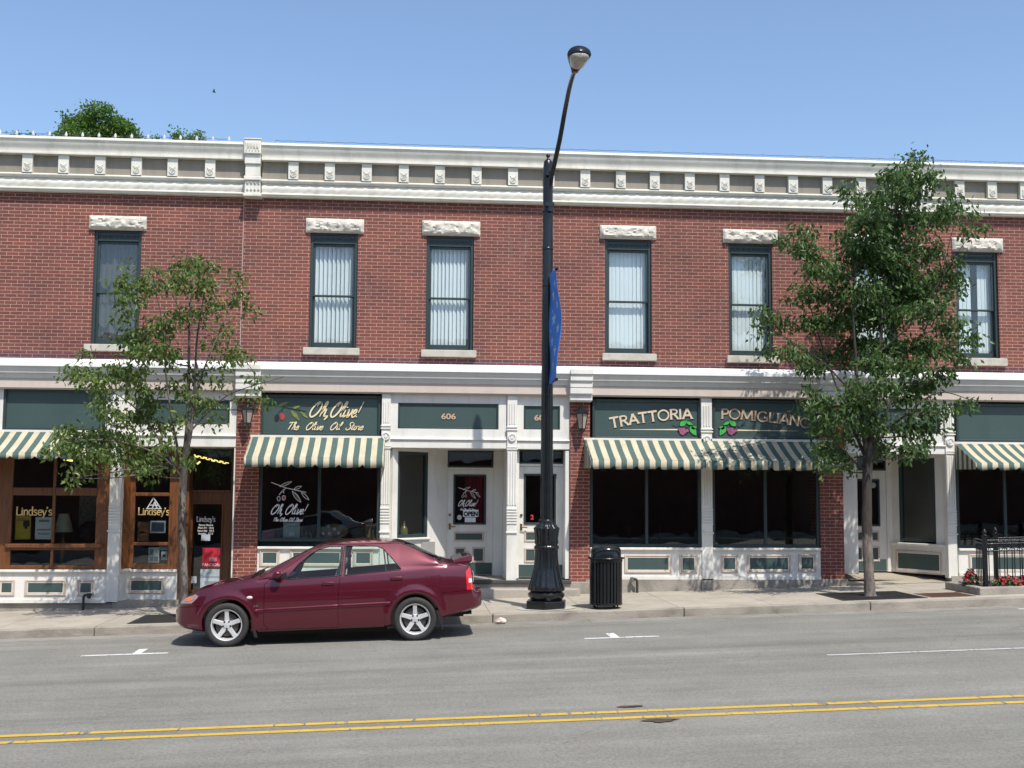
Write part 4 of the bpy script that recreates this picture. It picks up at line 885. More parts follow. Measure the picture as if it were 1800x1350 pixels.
# beam over the recess
ba, bb = XLp1 + .001, p1[0] - .003
pl_ = F0.box(238, 703, 404, 745); beam(left, ba, bb, 681, 764, 785, pl_, 310)
MB().ring(pl_[0] + .001, pl_[1] - .001, pl_[2] + .001, pl_[3] - .001, .002, .048, .03).build('transom_panel_frame', MT['darkteal'], left, bevel=.008); MB().box(pl_[0] + .0315, pl_[1] - .0315, .03, .048, pl_[2] + .0315, pl_[3] - .0315).build('transom_panel', MT['teal'], left)
zhl = Z(785, 310); D4 = .35; D5 = .75
MB().box(X(409, .0, 900), bb, -.01, .3, -.2, zhl - .001).build('door_trim', MT['white'], left)
f4 = F(XLp1 - .02, .06, X(229, D4, 900), D4)
m = MB(f4).box(0, f4.L, 0, .08, zl1 - .05, zhl - .001); m.build('wood_side_panel', MT['wood'], left)
bulkhead(left, f4, 0, f4.L, zl0 - .02, zl1 - .051, [], d=-.02)
zlb = Z(1055, 270, D4)
bulkhead(left, F0, X(229, D4, 900), X(315, D4, 900), zlb - .05, zl1 - .07, [(X(233, D4), X(297, D4), Z(1043, 270, D4), Z(1015, 270, D4))], d=D4 - .01)
wf = MB(); g0, g1, g2 = X(229, D4), X(240, D4), X(300, D4); g3 = X(327, D4)
wf.box(g0, g1, D4, D4 + .1, zl1, zhl - .002); wf.box(g2, g3, D4, D4 + .1, zl1 - .9, zhl - .002); 
for ya, yb in ((872, 866), (959, 953), (1001, 991)): wf.box(g1, g2, D4, D4 + .1, Z(ya, 270, D4), Z(yb, 270, D4))
sw_ = wf.build('shop_window', MT['wood'], left, bevel=.008); MB().box(g1 - .02, g2 + .02, D4 + .045, D4 + .05, zl1, zhl).build('pane', MT['glass'], sw_)
# slatted panelling between window and door, side return, door
h0, h1 = X(326, D5), X(409, D5); zfl_ = Z(1050, 365, D5)
MB().box(g3 - .001 + .002, g3 + .06, D4 + .101, D5 + .05, zfl_, zhl - .002).build('wood_side_panel', MT['wood'], left)
m = MB(); zdl = Z(866, 365, D5); m.box(h0, X(330, D5), D5, D5 + .1, zfl_, zhl - .002); m.box(X(407.5, D5), bb + .02, D5, D5 + .1, zfl_, zhl - .002); m.box(X(330, D5), X(407.5, D5), D5, D5 + .1, zdl + .002, zdl + .05); dfm = m.build('door_frame', MT['wood'], left, bevel=.006)
MB().box(X(330, D5), X(407.5, D5), D5 + .04, D5 + .046, zdl + .052, zhl - .004).build('transom_pane', MT['glass'], left)
gbl = F0.box(335, 884, 390, 1040, D5)
ld = door(left, F0, X(330, D5) + .002, X(407.5, D5) - .002, zfl_ + .01, zdl, D5 + .02, gbl, mat='wood', kick=False)
m = MB(); m.poly([(ba - .1, -.02, zhl + .0005), (bb + .05, -.02, zhl + .0005), (bb + .05, D5 + .2, zhl + .0005), (ba - .1, D5 + .2, zhl + .0005)]); m.build('entrance_soffit', MT['white'], left)
MB().box(ba - .1, bb + .1, -.02, D5 + .3, zfl_ - .2, zfl_ + .002).build('entrance_floor', walkm('left_entrance_concrete', (.33, .30, .25), 9, 9, .3), left)
mb = MB(); x0, x1, y0, y1, z0 = XL + .3, XS + .25, .36, 5.5, zfl_ - .05
rooms(left, XL + .3, XS + .25, zfl_ - .02, .36)
# ------------------------------------------------------------------ awnings
def awning(x0, x1, zt, zf_, zb_, proj, off, label, pitch=.206):
    t = thing('awning', label, 'awning', ((x0 + x1) / 2, -.02, zt), 'striped awnings over the shop windows')
    mt = stripem('awning_canvas', ((.066, .115, .106), (.52, .46, .33)), pitch, off)
    m = MB(); n = int((x1 - x0) / .05); rows = 6; yt = -.03
    def pt(i, j):
        x = x0 + (x1 - x0) * i / n; s = j / rows; sag = .022 * math.sin(math.pi * s) * (1 + .35 * math.sin(x * 3.1)); wav = .006 * math.sin(x * 5) * s
        return (x, yt - (proj + yt) * s + wav, zt + (zf_ - zt) * s - sag * .8)
    I = [[m.P(pt(i, j)) for i in range(n + 1)] for j in range(rows + 1)]
    for j in range(rows):
        for i in range(n): m.face([I[j][i], I[j][i + 1], I[j + 1][i + 1], I[j + 1][i]])
    o = m.build('canopy', mt, t, smooth=50, fix=False); md = o.modifiers.new('s', 'SOLIDIFY'); md.thickness = .004; md.offset = 0
    m = MB(); n = int((x1 - x0) / .0125)
    A = []; B = []; C_ = []
    for i in range(n + 1):
        x = x0 + (x1 - x0) * i / n; ph = ((x - x0) / .412 + .5) % 1; q = max(0, 1 - abs(ph - .5) / .13) * .05
        y = -proj - .004 + .008 * math.sin(x * 7.3); A.append(m.P((x, -proj - .003, zf_ + .004))); C_.append(m.P((x, y, (zf_ + zb_) / 2))); B.append(m.P((x, y - .006, zb_ + q + .006 * math.sin(ph * math.pi * 2))))
    for i in range(n): m.face([A[i], C_[i], C_[i + 1], A[i + 1]]); m.face([C_[i], B[i], B[i + 1], C_[i + 1]])
    o = m.build('valance', mt, t, smooth=50, fix=False); md = o.modifiers.new('s', 'SOLIDIFY'); md.thickness = .004; md.offset = 0
    # end pieces get stripes running with depth
    m2 = stripem('awning_end_canvas', ((.066, .115, .106), (.52, .46, .33)), .1, 0); nd = m2.node_tree.nodes
    sx = [q for q in nd if q.bl_idname == 'ShaderNodeSeparateXYZ'][0]; ma = [q for q in nd if q.bl_idname == 'ShaderNodeMath' and q.operation == 'MULTIPLY_ADD'][0]
    m2.node_tree.links.new(sx.outputs[1], ma.inputs[0]); ma.inputs[1].default_value = 1 / .19
    for x in (x0, x1):
        m = MB(); s = -1 if x == x0 else 1; m.pris([(-.03, zt - .002), (-proj, zf_), (-proj, zb_ + .01), (-.03, zb_ + .02)], x - .002, x + .002, 'x'); m.build('end_panel', m2, t)
    m = MB(); m.tube([(x0 + .02, -proj + .015, zf_ - .012), (x1 - .02, -proj + .015, zf_ - .012)], .012, 6)
    for x in (x0 + .02, x1 - .02): m.tube([(x, -.02, zf_ - .02), (x, -proj + .015, zf_ - .014)], .01, 6)
    m.build('frame', MT['steel'], t)
    MB().box(x0 - .01, x1 + .01, -.05, -.012, zt - .01, zt + .03).build('wall_rail', MT['white'], t)
PJ = .85
awning(X(441.5, 0, 770), X(677, 0, 770), Z(768.5, 560), Z(805, 560, -PJ), Z(821.5, 560, -PJ), PJ, .30, 'green and cream striped awning over the olive oil shop window')
awning(X(1027, 0, 775), X(1462, 0, 775), Z(774.5, 1240), Z(810, 1240, -PJ), Z(825.5, 1240, -PJ), PJ, .1, 'long green and cream striped awning below the TRATTORIA and POMIGLIANO signs')
awning(X(1677.5, 0, 780), 14.1, Z(780, 1740), Z(814, 1740, -PJ), Z(826, 1740, -PJ), PJ, .1, 'green and cream striped awning at the far right above the flower bed railing')
awning(-12.3, X(189, 0, 770), Z(759, 90), Z(797, 90, -PJ), Z(807, 90, -PJ), PJ, .55, 'green and cream striped awning over the wooden shopfront at the far left')
# ------------------------------------------------------------------ wall lanterns
def lantern(px, py0, py1, label):
    x = X(px, -.17, 735); zt, zb = Z(py0, px, -.17), Z(py1, px, -.17); h = zt - zb; y = -.20
    t = thing('wall_lantern', label, 'lantern', (x, -.03, zb), 'black lanterns on the brick piers')
    m = MB(); m.box(x - .05, x + .05, -.05, -.031, zb + .1, zt - .05); m.tube([(x, -.04, zt - .1), (x, -.12, zt - .02), (x, y, zt - .01), (x, y, zt - .06)], .012, 6); m.build('wall_bracket', MT['black'], t, smooth=40)
    m = MB(); m.lathe((x, y, zb), [(.012, h * .98), (.02, h * .90), (.05, h * .84), (.115, h * .70), (.118, h * .66), (.10, h * .65)], 4, mod=lambda a, hh: 1.12, cap=True); 
    m.build('cap', MT['black'], t); m = MB(); m.lathe((x, y, zb), [(.008, -.03), (.03, 0), (.055, h * .06), (.062, h * .12), (.055, h * .14)], 4, mod=lambda a, hh: 1.1); m.build('lantern_base', MT['black'], t)
    m = MB()
    for k in range(4):
        a = math.pi / 2 * k; m.tube([(x + .062 * math.cos(a), y + .062 * math.sin(a), zb + h * .13), (x + .108 * math.cos(a), y + .108 * math.sin(a), zb + h * .66)], .008, 4)
    m.build('cage', MT['black'], t)
    m = MB(); m.lathe((x, y, zb), [(.054, h * .14), (.098, h * .655)], 4, cap=False); m.build('lantern_glass', pm('frosted_lantern_glass', (.36, .30, .26), .3), t)
lantern(435, 706, 749, 'black wall lantern on the brick pier left of the olive oil shop sign')
lantern(1022.5, 711, 760, 'black wall lantern on the brick pier left of the TRATTORIA sign')
lantern(1459, 716, 766, 'black wall lantern on the brick pier right of the POMIGLIANO sign, behind the tree')
# ------------------------------------------------------------------ street lamp and banners
PY = -2.45; PX_ = X(960.5, PY, 1000); pz = lambda y: Z(y, 960, PY); g0_ = walk(PX_); pm_ = 1 / 107.0
lamp = thing('street_lamp', 'tall black street lamp with a fluted bell base and a curved arm over the road', 'street lamp', (PX_, PY, g0_))
kk = (pz(1000) - pz(1100)) / 100
m = MB(); zb_ = g0_ - .004; r6 = [(PX_ + .36 * math.cos(math.pi / 3 * k + .35), PY + .36 * math.sin(math.pi / 3 * k + .35)) for k in range(6)]
m.pris([(a, b) for a, b in r6], zb_, pz(1055), 'z'); o = m.build('base_plinth', MT['black'], lamp, bevel=.015, seg=2)
fl = lambda n, a_: (lambda a, h: 1 + a_ * (abs(math.cos(n * a / 2)) - .5))
z_ = lambda y: pz(y) - g0_
m = MB(); m.lathe((PX_, PY, g0_), [(.245, z_(1055)), (.30, z_(1047)), (.305, z_(1044)), (.25, z_(1038))], 32, cap=False); m.build('base_ring', MT['black'], lamp, smooth=50)
m = MB(); m.lathe((PX_, PY, g0_), [(.24, z_(1039)), (.29, z_(1037)), (.295, z_(1034)), (.275, z_(1028)), (.25, z_(1018)), (.225, z_(1008)), (.205, z_(998)), (.19, z_(985)), (.183, z_(972)), (.184, z_(966))], 96, mod=fl(16, .075), cap=False)
m.lathe((PX_, PY, g0_), [(.18, z_(967)), (.20, z_(964)), (.20, z_(961)), (.175, z_(958))], 64, mod=fl(20, .06), cap=False); m.build('bell_base', MT['black'], lamp, smooth=60)
m = MB(); m.lathe((PX_, PY, g0_), [(.17, z_(958)), (.19, z_(954)), (.18, z_(947)), (.19, z_(940)), (.20, z_(931)), (.205, z_(928)), (.18, z_(926)), (.165, z_(924)), (.15, z_(921)), (.125, z_(919))], 80, mod=fl(14, .10), cap=False)
m.lathe((PX_, PY, g0_), [(.125, z_(920)), (.13, z_(914)), (.118, z_(913)), (.09, z_(913))], 32, mod=fl(16, .06), cap=False); m.build('capital', MT['black'], lamp, smooth=60)
m = MB(); m.lathe((PX_, PY, g0_), [(.104, z_(914)), (.095, z_(700)), (.086, z_(450)), (.080, z_(300)), (.078, z_(292))], 64, mod=fl(12, .06)); 
for y_ in (505, 440, 374): m.lathe((PX_, PY, g0_), [(.089, z_(y_)), (.096, z_(y_ - 1)), (.096, z_(y_ - 3)), (.089, z_(y_ - 4))], 24, cap=False)
m.build('post', MT['black'], lamp, smooth=50)
m = MB(); m.lathe((PX_, PY, g0_), [(.078, z_(292)), (.07, z_(284)), (.045, z_(281)), (.02, z_(279)), (.018, z_(277)), (.034, z_(275.5)), (.036, z_(273)), (.02, z_(271)), (.001, z_(270))], 20); m.build('finial', MT['black'], lamp, smooth=50)
AP = [(967, 372, -2.56), (967, 335, -2.57), (969, 312, -2.62), (974, 290, -2.75), (984, 245, -3.05), (993, 195, -3.45), (1001, 155, -3.95), (1007, 134, -4.35), (1011, 124, -4.6)]
ap = [Vector((F0.px(a, b, Y)[0], Y, F0.px(a, b, Y)[1])) for a, b, Y in AP]
ap = [Vector(p) for p in (lambda q: [tuple(sum(c) / 1 for c in zip(r_)) for r_ in [[x] for x in q]] if False else [tuple(v) for v in q])(ap)]
def cr3(p, n=6):
    q = [p[0]] + list(p) + [p[-1]]; o = []
    for i in range(1, len(q) - 2):
        for k in range(n):
            t = k / n; a, b, c, d = q[i - 1], q[i], q[i + 1], q[i + 2]; o.append(.5 * (2 * b + (c - a) * t + (2 * a - 5 * b + 4 * c - d) * t * t + (3 * b - a - 3 * c + d) * t ** 3))
    o.append(p[-1]); return o
ac = cr3(ap); m = MB(); m.tube(ac, [.045 - .012 * k / len(ac) for k in range(len(ac))], 12)
for y_ in (366, 312): m.box(PX_ - .05, PX_ + .09, PY - .16, PY - .07, pz(y_), pz(y_ - 7))
m.build('arm', MT['black'], lamp, smooth=50)
he = ap[-1]; hd = Vector((F0.px(1021, 86, -5.25)[0], -5.25, F0.px(1021, 86, -5.25)[1])); ax_ = (hd - he); Lh = ax_.length; ax_.normalize(); sdv = Vector((1, 0, 0)); sdv = (sdv - ax_ * sdv.dot(ax_)).normalized(); upv = sdv.cross(ax_); upv = -upv if upv.z < 0 else upv
def headshell(m, lo, hi, sw, t0=0, t1=1, n=16, k=18, off=0):
    rings = []
    for i in range(n + 1):
        t = t0 + (t1 - t0) * i / n; wd = (.05 + .125 * math.sin(min(1, t * .78) * math.pi * .64) ** 1.3) * sw * (1 if t < .8 else math.sqrt(max(.0004, 1 - ((t - .8) / .2) ** 2)))
        rings.append([m.P(he + ax_ * (Lh * t - .05) + sdv * (wd * math.cos(2 * math.pi * j / k)) + upv * ((hi if math.sin(2 * math.pi * j / k) > 0 else lo) * math.sin(2 * math.pi * j / k) * wd + off)) for j in range(k)])
    for A, B in zip(rings, rings[1:]):
        for j in range(k): m.face([A[j], A[(j + 1) % k], B[(j + 1) % k], B[j]])
    m.face(rings[0][::-1]); m.face(rings[-1])
m = MB(); headshell(m, .35, .75, 1.08); m.build('lamp_head', MT['black'], lamp, smooth=60)
m = MB(); headshell(m, .62, .1, .86, .42, .97, off=-.035); m.build('lamp_lens', pm('ribbed_lens', (.34, .33, .29), .25, .3, 60, bmp=.004, bs=90), lamp, smooth=60)
m = MB(); q = he + ax_ * .0 - upv * .03; m.box(q.x - .035, q.x + .035, q.y - .02, q.y - .012, q.z - .02, q.z + .02); m.build('lamp_label', pm('pink_sticker', (.5, .25, .25), .6), lamp)
mb = MB(); blob(mb, PX_, PY, .46, .42, .142, 18, .08); 
m = mb.build('base_grout', pm('pale_grout', (.42, .42, .36), .9), lamp)
def banner(y0, y1, xo, blg, mt, label, zt, zb_, stars):
    t = thing('street_banner', label, 'banner', (PX_, (y0 + y1) / 2, zb_)); s_ = 1 if y1 > y0 else -1
    def sf(s, q): # s 0..1 away from the post, q 0..1 up
        return Vector((PX_ + .015 + (xo + .055) * s + blg * math.sin(math.pi * q) * (.25 + .75 * s) * 1.0 + .018 * math.sin(q * 9 + s * 3), y0 + (y1 - y0) * s * (1 - .05 * math.sin(math.pi * q)), zb_ + (zt - zb_) * q))
    m = MB(); ns, nq = 10, 40; I = [[m.P(sf(i / ns, j / nq)) for i in range(ns + 1)] for j in range(nq + 1)]
    for j in range(nq):
        for i in range(ns): m.face([I[j][i], I[j][i + 1], I[j + 1][i + 1], I[j + 1][i]])
    o = m.build('banner_cloth', mt, t, smooth=60, fix=False); md = o.modifiers.new('s', 'SOLIDIFY'); md.thickness = .003; md.offset = 0
    m = MB()
    for z in (zt - .02, zb_ + .02): m.tube([(PX_ + .06, y0 + .12 * -s_, z), (PX_ + .07 + xo, y1 + .06 * s_, z)], .014, 6); m.lathe((PX_ + .07 + xo, y1 + .06 * s_, z), [(.001, -.03), (.026, -.02), (.03, 0), (.026, .02), (.001, .03)], 8)
    m.build('banner_rod', MT['black'], t)
    if stars:
        m = MB(); random.seed(8)
        for cs, cq, r_ in ((.35, .80, .12), (.7, .70, .10), (.4, .58, .13), (.75, .48, .10), (.35, .38, .11), (.68, .28, .12), (.4, .16, .13), (.75, .88, .08), (.2, .48, .05), (.25, .66, .04)):
            for sd_ in (-1, 1):
                pts = [sf(cs, cq) + Vector((sd_ * .006, 0, 0))]
                rim = [sf(min(1, max(0, cs + (r_ if k % 2 == 0 else r_ * .42) / abs(y1 - y0) * math.cos(k * math.pi / 5 + .3))), cq + (r_ if k % 2 == 0 else r_ * .42) / (zt - zb_) * math.sin(k * math.pi / 5 + .3)) + Vector((sd_ * .006, 0, 0)) for k in range(10)]
                c = m.P(pts[0]); rr = [m.P(p) for p in rim]
                for k in range(10): m.face([c, rr[k], rr[(k + 1) % 10]])
        m.build('printed_stars', pm('banner_white', (.30, .45, .70), .7), t)
banner(PY - .10, PY - .80, X(978, PY - .8, 570) - PX_ - .075, .075, pm('royal_blue_cloth', (.03, .19, .62), .7, .12, 4), 'blue banner with white stars hanging on the road side of the street lamp', pz(487), pz(677), True)
banner(PY + .10, PY + .78, -.02, -.04, pm('red_cloth', (.42, .035, .05), .7, .12, 4), 'red banner mostly hidden behind the post of the street lamp', pz(505), pz(683), False)
# ------------------------------------------------------------------ litter bin
CX, CY_ = X(1065, -2.72, 1030), -2.72; cg = walk(CX); can = thing('trash_can', 'black slatted trash can with a domed lid standing by the kerb', 'trash can', (CX, CY_, cg))
m = MB(); m.lathe((CX, CY_, cg), [(.225, .07), (.235, .08), (.235, .80)], 32); m.build('liner', pm('bin_liner_black', (.006, .007, .008), .5), can, smooth=50)
m = MB()
for k in range(28):
    a = 2 * math.pi * k / 28; c_, s_ = math.cos(a), math.sin(a); w_ = .019
    pts = [(CX + .262 * c_ - w_ * s_, CY_ + .262 * s_ + w_ * c_), (CX + .262 * c_ + w_ * s_, CY_ + .262 * s_ - w_ * c_), (CX + .25 * c_ + w_ * s_, CY_ + .25 * s_ - w_ * c_), (CX + .25 * c_ - w_ * s_, CY_ + .25 * s_ + w_ * c_)]
    m.pris(pts, cg + .07, cg + .775, 'z')
m.lathe((CX, CY_, cg), [(.236, .06), (.268, .06), (.268, .095), (.236, .095)], 40, cap=False); m.lathe((CX, CY_, cg), [(.236, .745), (.27, .745), (.27, .79), (.236, .79)], 40, cap=False)
m.build('slatted_body', MT['black'], can, bevel=.003)
m = MB(); m.lathe((CX, CY_, cg), [(.24, .792), (.30, .795), (.305, .805), (.30, .815), (.25, .82)], 40); m.build('rim', MT['black'], can, smooth=40)
m = MB(); m.lathe((CX, CY_, cg), [(.248, .821), (.244, .93), (.23, .965), (.19, .995), (.12, 1.015), (.001, 1.02)], 40, cap=False); m.build('dome_lid', MT['black'], can, smooth=60)
m = MB(); n = 18; yb = -.247
for r_, th in ((1.0, .010),): m.tube([(CX + .252 * math.sin(a_), CY_ - .252 * math.cos(a_), cg + .845 + .10 * math.sqrt(max(0, 1 - (a_ / .95) ** 2))) for a_ in [(-.95 + 1.9 * k / n) for k in range(n + 1)]], .009, 6)
m.build('opening_rim', MT['black'], can, smooth=50)
for k in range(4):
    a = math.pi / 4 + math.pi / 2 * k; m = MB(); x_, y_ = CX + .23 * math.cos(a), CY_ + .23 * math.sin(a); m.lathe((x_, y_, cg), [(.028, .0), (.026, .02), (.014, .03), (.014, .07)], 10); m.build('foot', MT['black'], can, smooth=40)
# ------------------------------------------------------------------ standpipes
def standpipe(px, y0, y1, label, s=1):
    x = X(px, -.16, y0); zt = Z(y0, px, -.16); t = thing('standpipe', label, 'pipe', (x, -.16, walk(x)), 'short pipes in front of the stall risers')
    m = MB(); m.tube([(x, -.16, walk(x) - .01), (x, -.16, zt - .03), (x - .015 * s, -.16, zt - .01), (x - .04 * s, -.155, zt), (x - .09 * s, -.12, zt), (x - .09 * s, .03, zt)], .024, 8); m.build('pipe', MT['iron'], t, smooth=50)
    m = MB(); m.lathe((x - .09 * s, -.15, zt - .02), [(.03, -.04), (.035, -.03), (.035, .05), (.02, .055)], 8); m.build('valve_cap', MT['steel'] if s > 0 else MT['iron'], t)
standpipe(1120, 1018, 1044, 'grey and black standpipe under the TRATTORIA window'); standpipe(147, 1046, 1072, 'thin black standpipe in front of the wooden shopfront', -1)
# ------------------------------------------------------------------ tree grates
def grate(x0, x1, y0, y1, label, mat, hole=True):
    h = .139; xc, yc = (x0 + x1) / 2, (y0 + y1) / 2; t = thing('tree_grate' if hole else 'pavement_grate', label, 'grate', (xc, yc, walk(xc)))
    m = MB()
    def b(a, b_, c, d, z0=.0012, z1=.008):
        i = [m.P((x, y, G * x + .135 + z)) for z in (z0, z1) for x, y in ((a, c), (b_, c), (b_, d), (a, d))]
        for q in ((0, 3, 2, 1), (4, 5, 6, 7), (0, 1, 5, 4), (1, 2, 6, 5), (2, 3, 7, 6), (3, 0, 4, 7)): m.face([i[k] for k in q])
    b(x0, x1, y0, y0 + .05); b(x0, x1, y1 - .05, y1); b(x0, x0 + .05, y0 + .051, y1 - .051); b(x1 - .05, x1, y0 + .051, y1 - .051)
    n = int((x1 - x0 - .1) / .05)
    for k in range(n):
        a = x0 + .055 + (x1 - x0 - .11) * k / n; w_ = .028
        if hole and abs(a - xc) < .17: b(a, a + w_, y0 + .051, yc - .17); b(a, a + w_, yc + .17, y1 - .051)
        else: b(a, a + w_, y0 + .051, y1 - .051)
    m.build('grate_bars', mat, t)
    m = MB(); m.poly([(x0 + .01, y0 + .01, walk(x0) + .0008), (x1 - .01, y0 + .01, walk(x1) + .0008), (x1 - .01, y1 - .01, walk(x1) + .0008), (x0 + .01, y1 - .01, walk(x0) + .0008)]); m.build('grate_pit', pm('dark_pit_soil', (.02, .018, .014), .95), t)
T1, T2 = (X(322, -2.15, 1020), -2.15), (X(1529, -2.1, 1020), -2.1)
grate(T2[0] - .72, T2[0] + .72, -2.78, -1.42, 'black iron tree grate around the foot of the dense right hand tree', MT['iron']); grate(T1[0] - .72, T1[0] + .72, -2.80, -1.5, 'black iron tree grate beside the nose of the car', MT['iron'])
mb = MB(); rx0, rx1 = X(1624, -2.4, 1045), X(1700, -2.4, 1045)
grate(rx0, rx1, -2.72, -2.0, 'rust brown pavement grate between the right tree and the flower bed', pm('rusty_iron', (.12, .06, .04), .9, .3, 20), False)
# ------------------------------------------------------------------ flower bed and railing
fx, fz = X(1722, -2.62, 1040), walk(X(1722)); FX1 = 17.0
bed = thing('planter_bed', 'low concrete kerbed flower bed along the sidewalk at the right edge', 'planter', (fx, -2.6, walk(fx)))
m = MB(); hb = .13
def sl(m, x0, x1, y0, y1, z0, z1, xl=None):
    i = [m.P((x, y, G * x + .135 + z)) for z in (z0, z1) for x, y in ((x0, y0), (x1, y0), (x1, y1), (x0, y1))]
    for q in ((0, 3, 2, 1), (4, 5, 6, 7), (0, 1, 5, 4), (1, 2, 6, 5), (2, 3, 7, 6), (3, 0, 4, 7)): m.face([i[k] for k in q])
sl(m, fx, FX1, -2.62, -2.48, -.05, hb); sl(m, fx, fx + .14, -2.479, -1.3, -.05, hb); sl(m, fx + .141, FX1, -1.44, -1.3, -.05, hb); m.build('bed_kerb', MT['concrete'], bed, bevel=.02, seg=2)
m = MB(); sl(m, fx + .141, FX1, -2.479, -1.441, -.04, hb - .03); m.build('soil', pm('dark_soil', (.045, .032, .02), .95, .3, 20, bmp=.02, bs=30), bed)
def railing(pts, label):
    t = thing('iron_railing', label, 'railing', (pts[0][0], pts[0][1], walk(pts[0][0]) + hb))
    H = .80
    for x, y, post in pts:
        if not post: continue
        z0 = walk(x) + hb - .03; m = MB(); m.box(x - .032, x + .032, y - .032, y + .032, z0, z0 + H + .06); m.box(x - .042, x + .042, y - .042, y + .042, z0 + H + .06, z0 + H + .08); m.lathe((x, y, z0 + H + .08), [(.03, 0), (.02, .015), (.036, .04), (.036, .06), (.018, .085), (.001, .11)], 10); m.build('post', MT['black'], t, bevel=.004)
    for (x0, y0, _), (x1, y1, _) in zip(pts, pts[1:]):
        L = math.hypot(x1 - x0, y1 - y0); n = max(2, int(L / .13)); m = MB()
        def at(s, z): x = x0 + (x1 - x0) * s; return (x, y0 + (y1 - y0) * s, walk(x) + hb + z)
        for z in (.08, .58, .70, .76): m.tube([at(.02, z), at(.98, z)], .011, 5)
        for k in range(n):
            s = (k + .5) / n; m.tube([at(s, .02), at(s, .76)], .009, 5)
            c = Vector(at((k + 1) / n if k < n - 1 else s, .64)); d_ = Vector(((x1 - x0) / L, (y1 - y0) / L, 0)); m.tube([c + d_ * (.05 * math.cos(a)) + Vector((0, 0, .055 * math.sin(a))) for a in [2 * math.pi * q / 10 for q in range(11)]], .007, 4)
        m.build('railing_panel', MT['black'], t)
r1x = X(1732, -2.3, 1000); r2x = X(1751, -1.62, 1000)
railing([(X(1716, -1.5, 1000), -1.5, False), (r1x, -2.3, True), (r1x + 2.2, -2.3, True), (r1x + 4.4, -2.3, True)], 'front black iron railing of the flower bed, with the leftmost corner post')
railing([(r2x, -1.62, True), (r2x + 2.2, -1.62, True), (r2x + 4.4, -1.62, True)], 'black iron railing behind the front railing, at the back of the flower bed')
pet = pm('petal_red', (.38, .012, .04), .7, .3, 40); pet2 = pm('petal_magenta', (.42, .025, .10), .7, .3, 40); pet3 = pm('petal_violet', (.30, .10, .26), .7, .3, 40)
grn = pm('bedding_leaf_green', (.06, .12, .03), .7, .4, 30)
def flowers(x, y, r, h, mt, label, seed):
    random.seed(seed); z0 = walk(x) + hb - .03; t = thing('flower_plant', label, 'flowers', (x, y, z0), 'flowers in the bed by the railing'); m = MB()
    for _ in range(260):
        a = random.uniform(0, 6.28); q = r * math.sqrt(random.random()); zz = h * random.random() * (1 - .6 * (q / r) ** 2); c = Vector((x + q * math.cos(a), y + q * math.sin(a), z0 + zz)); d1 = Vector((random.gauss(0, 1), random.gauss(0, 1), random.gauss(.3, .8))).normalized() * .03; d2 = d1.cross(Vector((random.random(), random.random(), random.random()))).normalized() * .014
        m.poly([c - d1, c + d2, c + d1, c - d2])
    o = m.build('foliage', grn, t, fix=False); m = MB()
    for _ in range(42):
        a = random.uniform(0, 6.28); q = r * math.sqrt(random.random()); zz = h * (.45 + .6 * random.random()) * (1 - .5 * (q / r) ** 2); c = Vector((x + q * math.cos(a), y + q * math.sin(a), z0 + zz + .01)); nrm = Vector((random.gauss(0, .6), random.gauss(-.6, .5), .8)).normalized(); u = nrm.orthogonal().normalized(); v = nrm.cross(u); rr = random.uniform(.022, .036); ci = m.P(c - nrm * .01)
        ring = [m.P(c + (u * math.cos(k * math.pi / 5) + v * math.sin(k * math.pi / 5)) * rr * (1 if k % 2 == 0 else .8)) for k in range(10)]
        for k in range(10): m.face([ci, ring[k], ring[(k + 1) % 10]])
    m.build('blossoms', mt, t, fix=False)
for k, (dx, y, r, h, mt, lb) in enumerate(((.12, -2.05, .13, .30, pet, 'small red flower standing left of the railing corner post'), (.62, -2.36, .24, .20, pet, 'low red flowers right of the railing corner post'), (1.0, -2.30, .22, .20, pet2, 'magenta flowers at the foot of the front railing'), (1.35, -2.05, .22, .42, pet3, 'taller dusky violet flowers behind the magenta ones'), (1.62, -2.36, .26, .24, pet2, 'bright magenta flowers at the very right edge'), (2.3, -2.3, .28, .26, pet, 'red flowers outside the frame'), (2.9, -2.2, .28, .26, pet2, 'magenta flowers outside the frame'))):
    flowers(fx + dx, y, r, h, mt, lb, k)
# ------------------------------------------------------------------ small street things
lx_, ly_ = X(880, -3.3, 1095), -3.3
m = MB(); random.seed(2); I = []
for j in range(6):
    I.append([m.P((lx_ + .11 * math.cos(a) * math.sin(math.pi * (j + .5) / 6) * random.uniform(.7, 1.1), ly_ + .07 * math.sin(a) * math.sin(math.pi * (j + .5) / 6) * random.uniform(.6, 1.1), road(lx_) + .005 + .05 * (1 - math.cos(math.pi * (j + .5) / 6)) * random.uniform(.7, 1.1))) for a in [2 * math.pi * k / 9 for k in range(9)]])
for A, B in zip(I, I[1:]):
    for k in range(9): m.face([A[k], A[(k + 1) % 9], B[(k + 1) % 9], B[k]])
m.face(I[0][::-1]); m.face(I[-1]); solo(m, 'crumpled_paper', pm('crumpled_paper_bag', (.62, .54, .48), .8), (lx_, ly_, road(lx_)), 'pale crumpled paper bag lying in the gutter behind the car', 'litter')
ox = X(1477, -.12, 770); m = MB(); m.pris([(ox - .02, Z(755, 1477)), (ox + .07, Z(748, 1477)), (ox + .085, Z(790, 1477)), (ox - .015, Z(786, 1477))], -.14, -.13); solo(m, 'small_flag', pm('orange_red_cloth', (.62, .07, .02), .7), (ox, -.13, Z(790, 1477)), 'small orange red flag at the brick pier, half hidden by the right tree', 'flag')
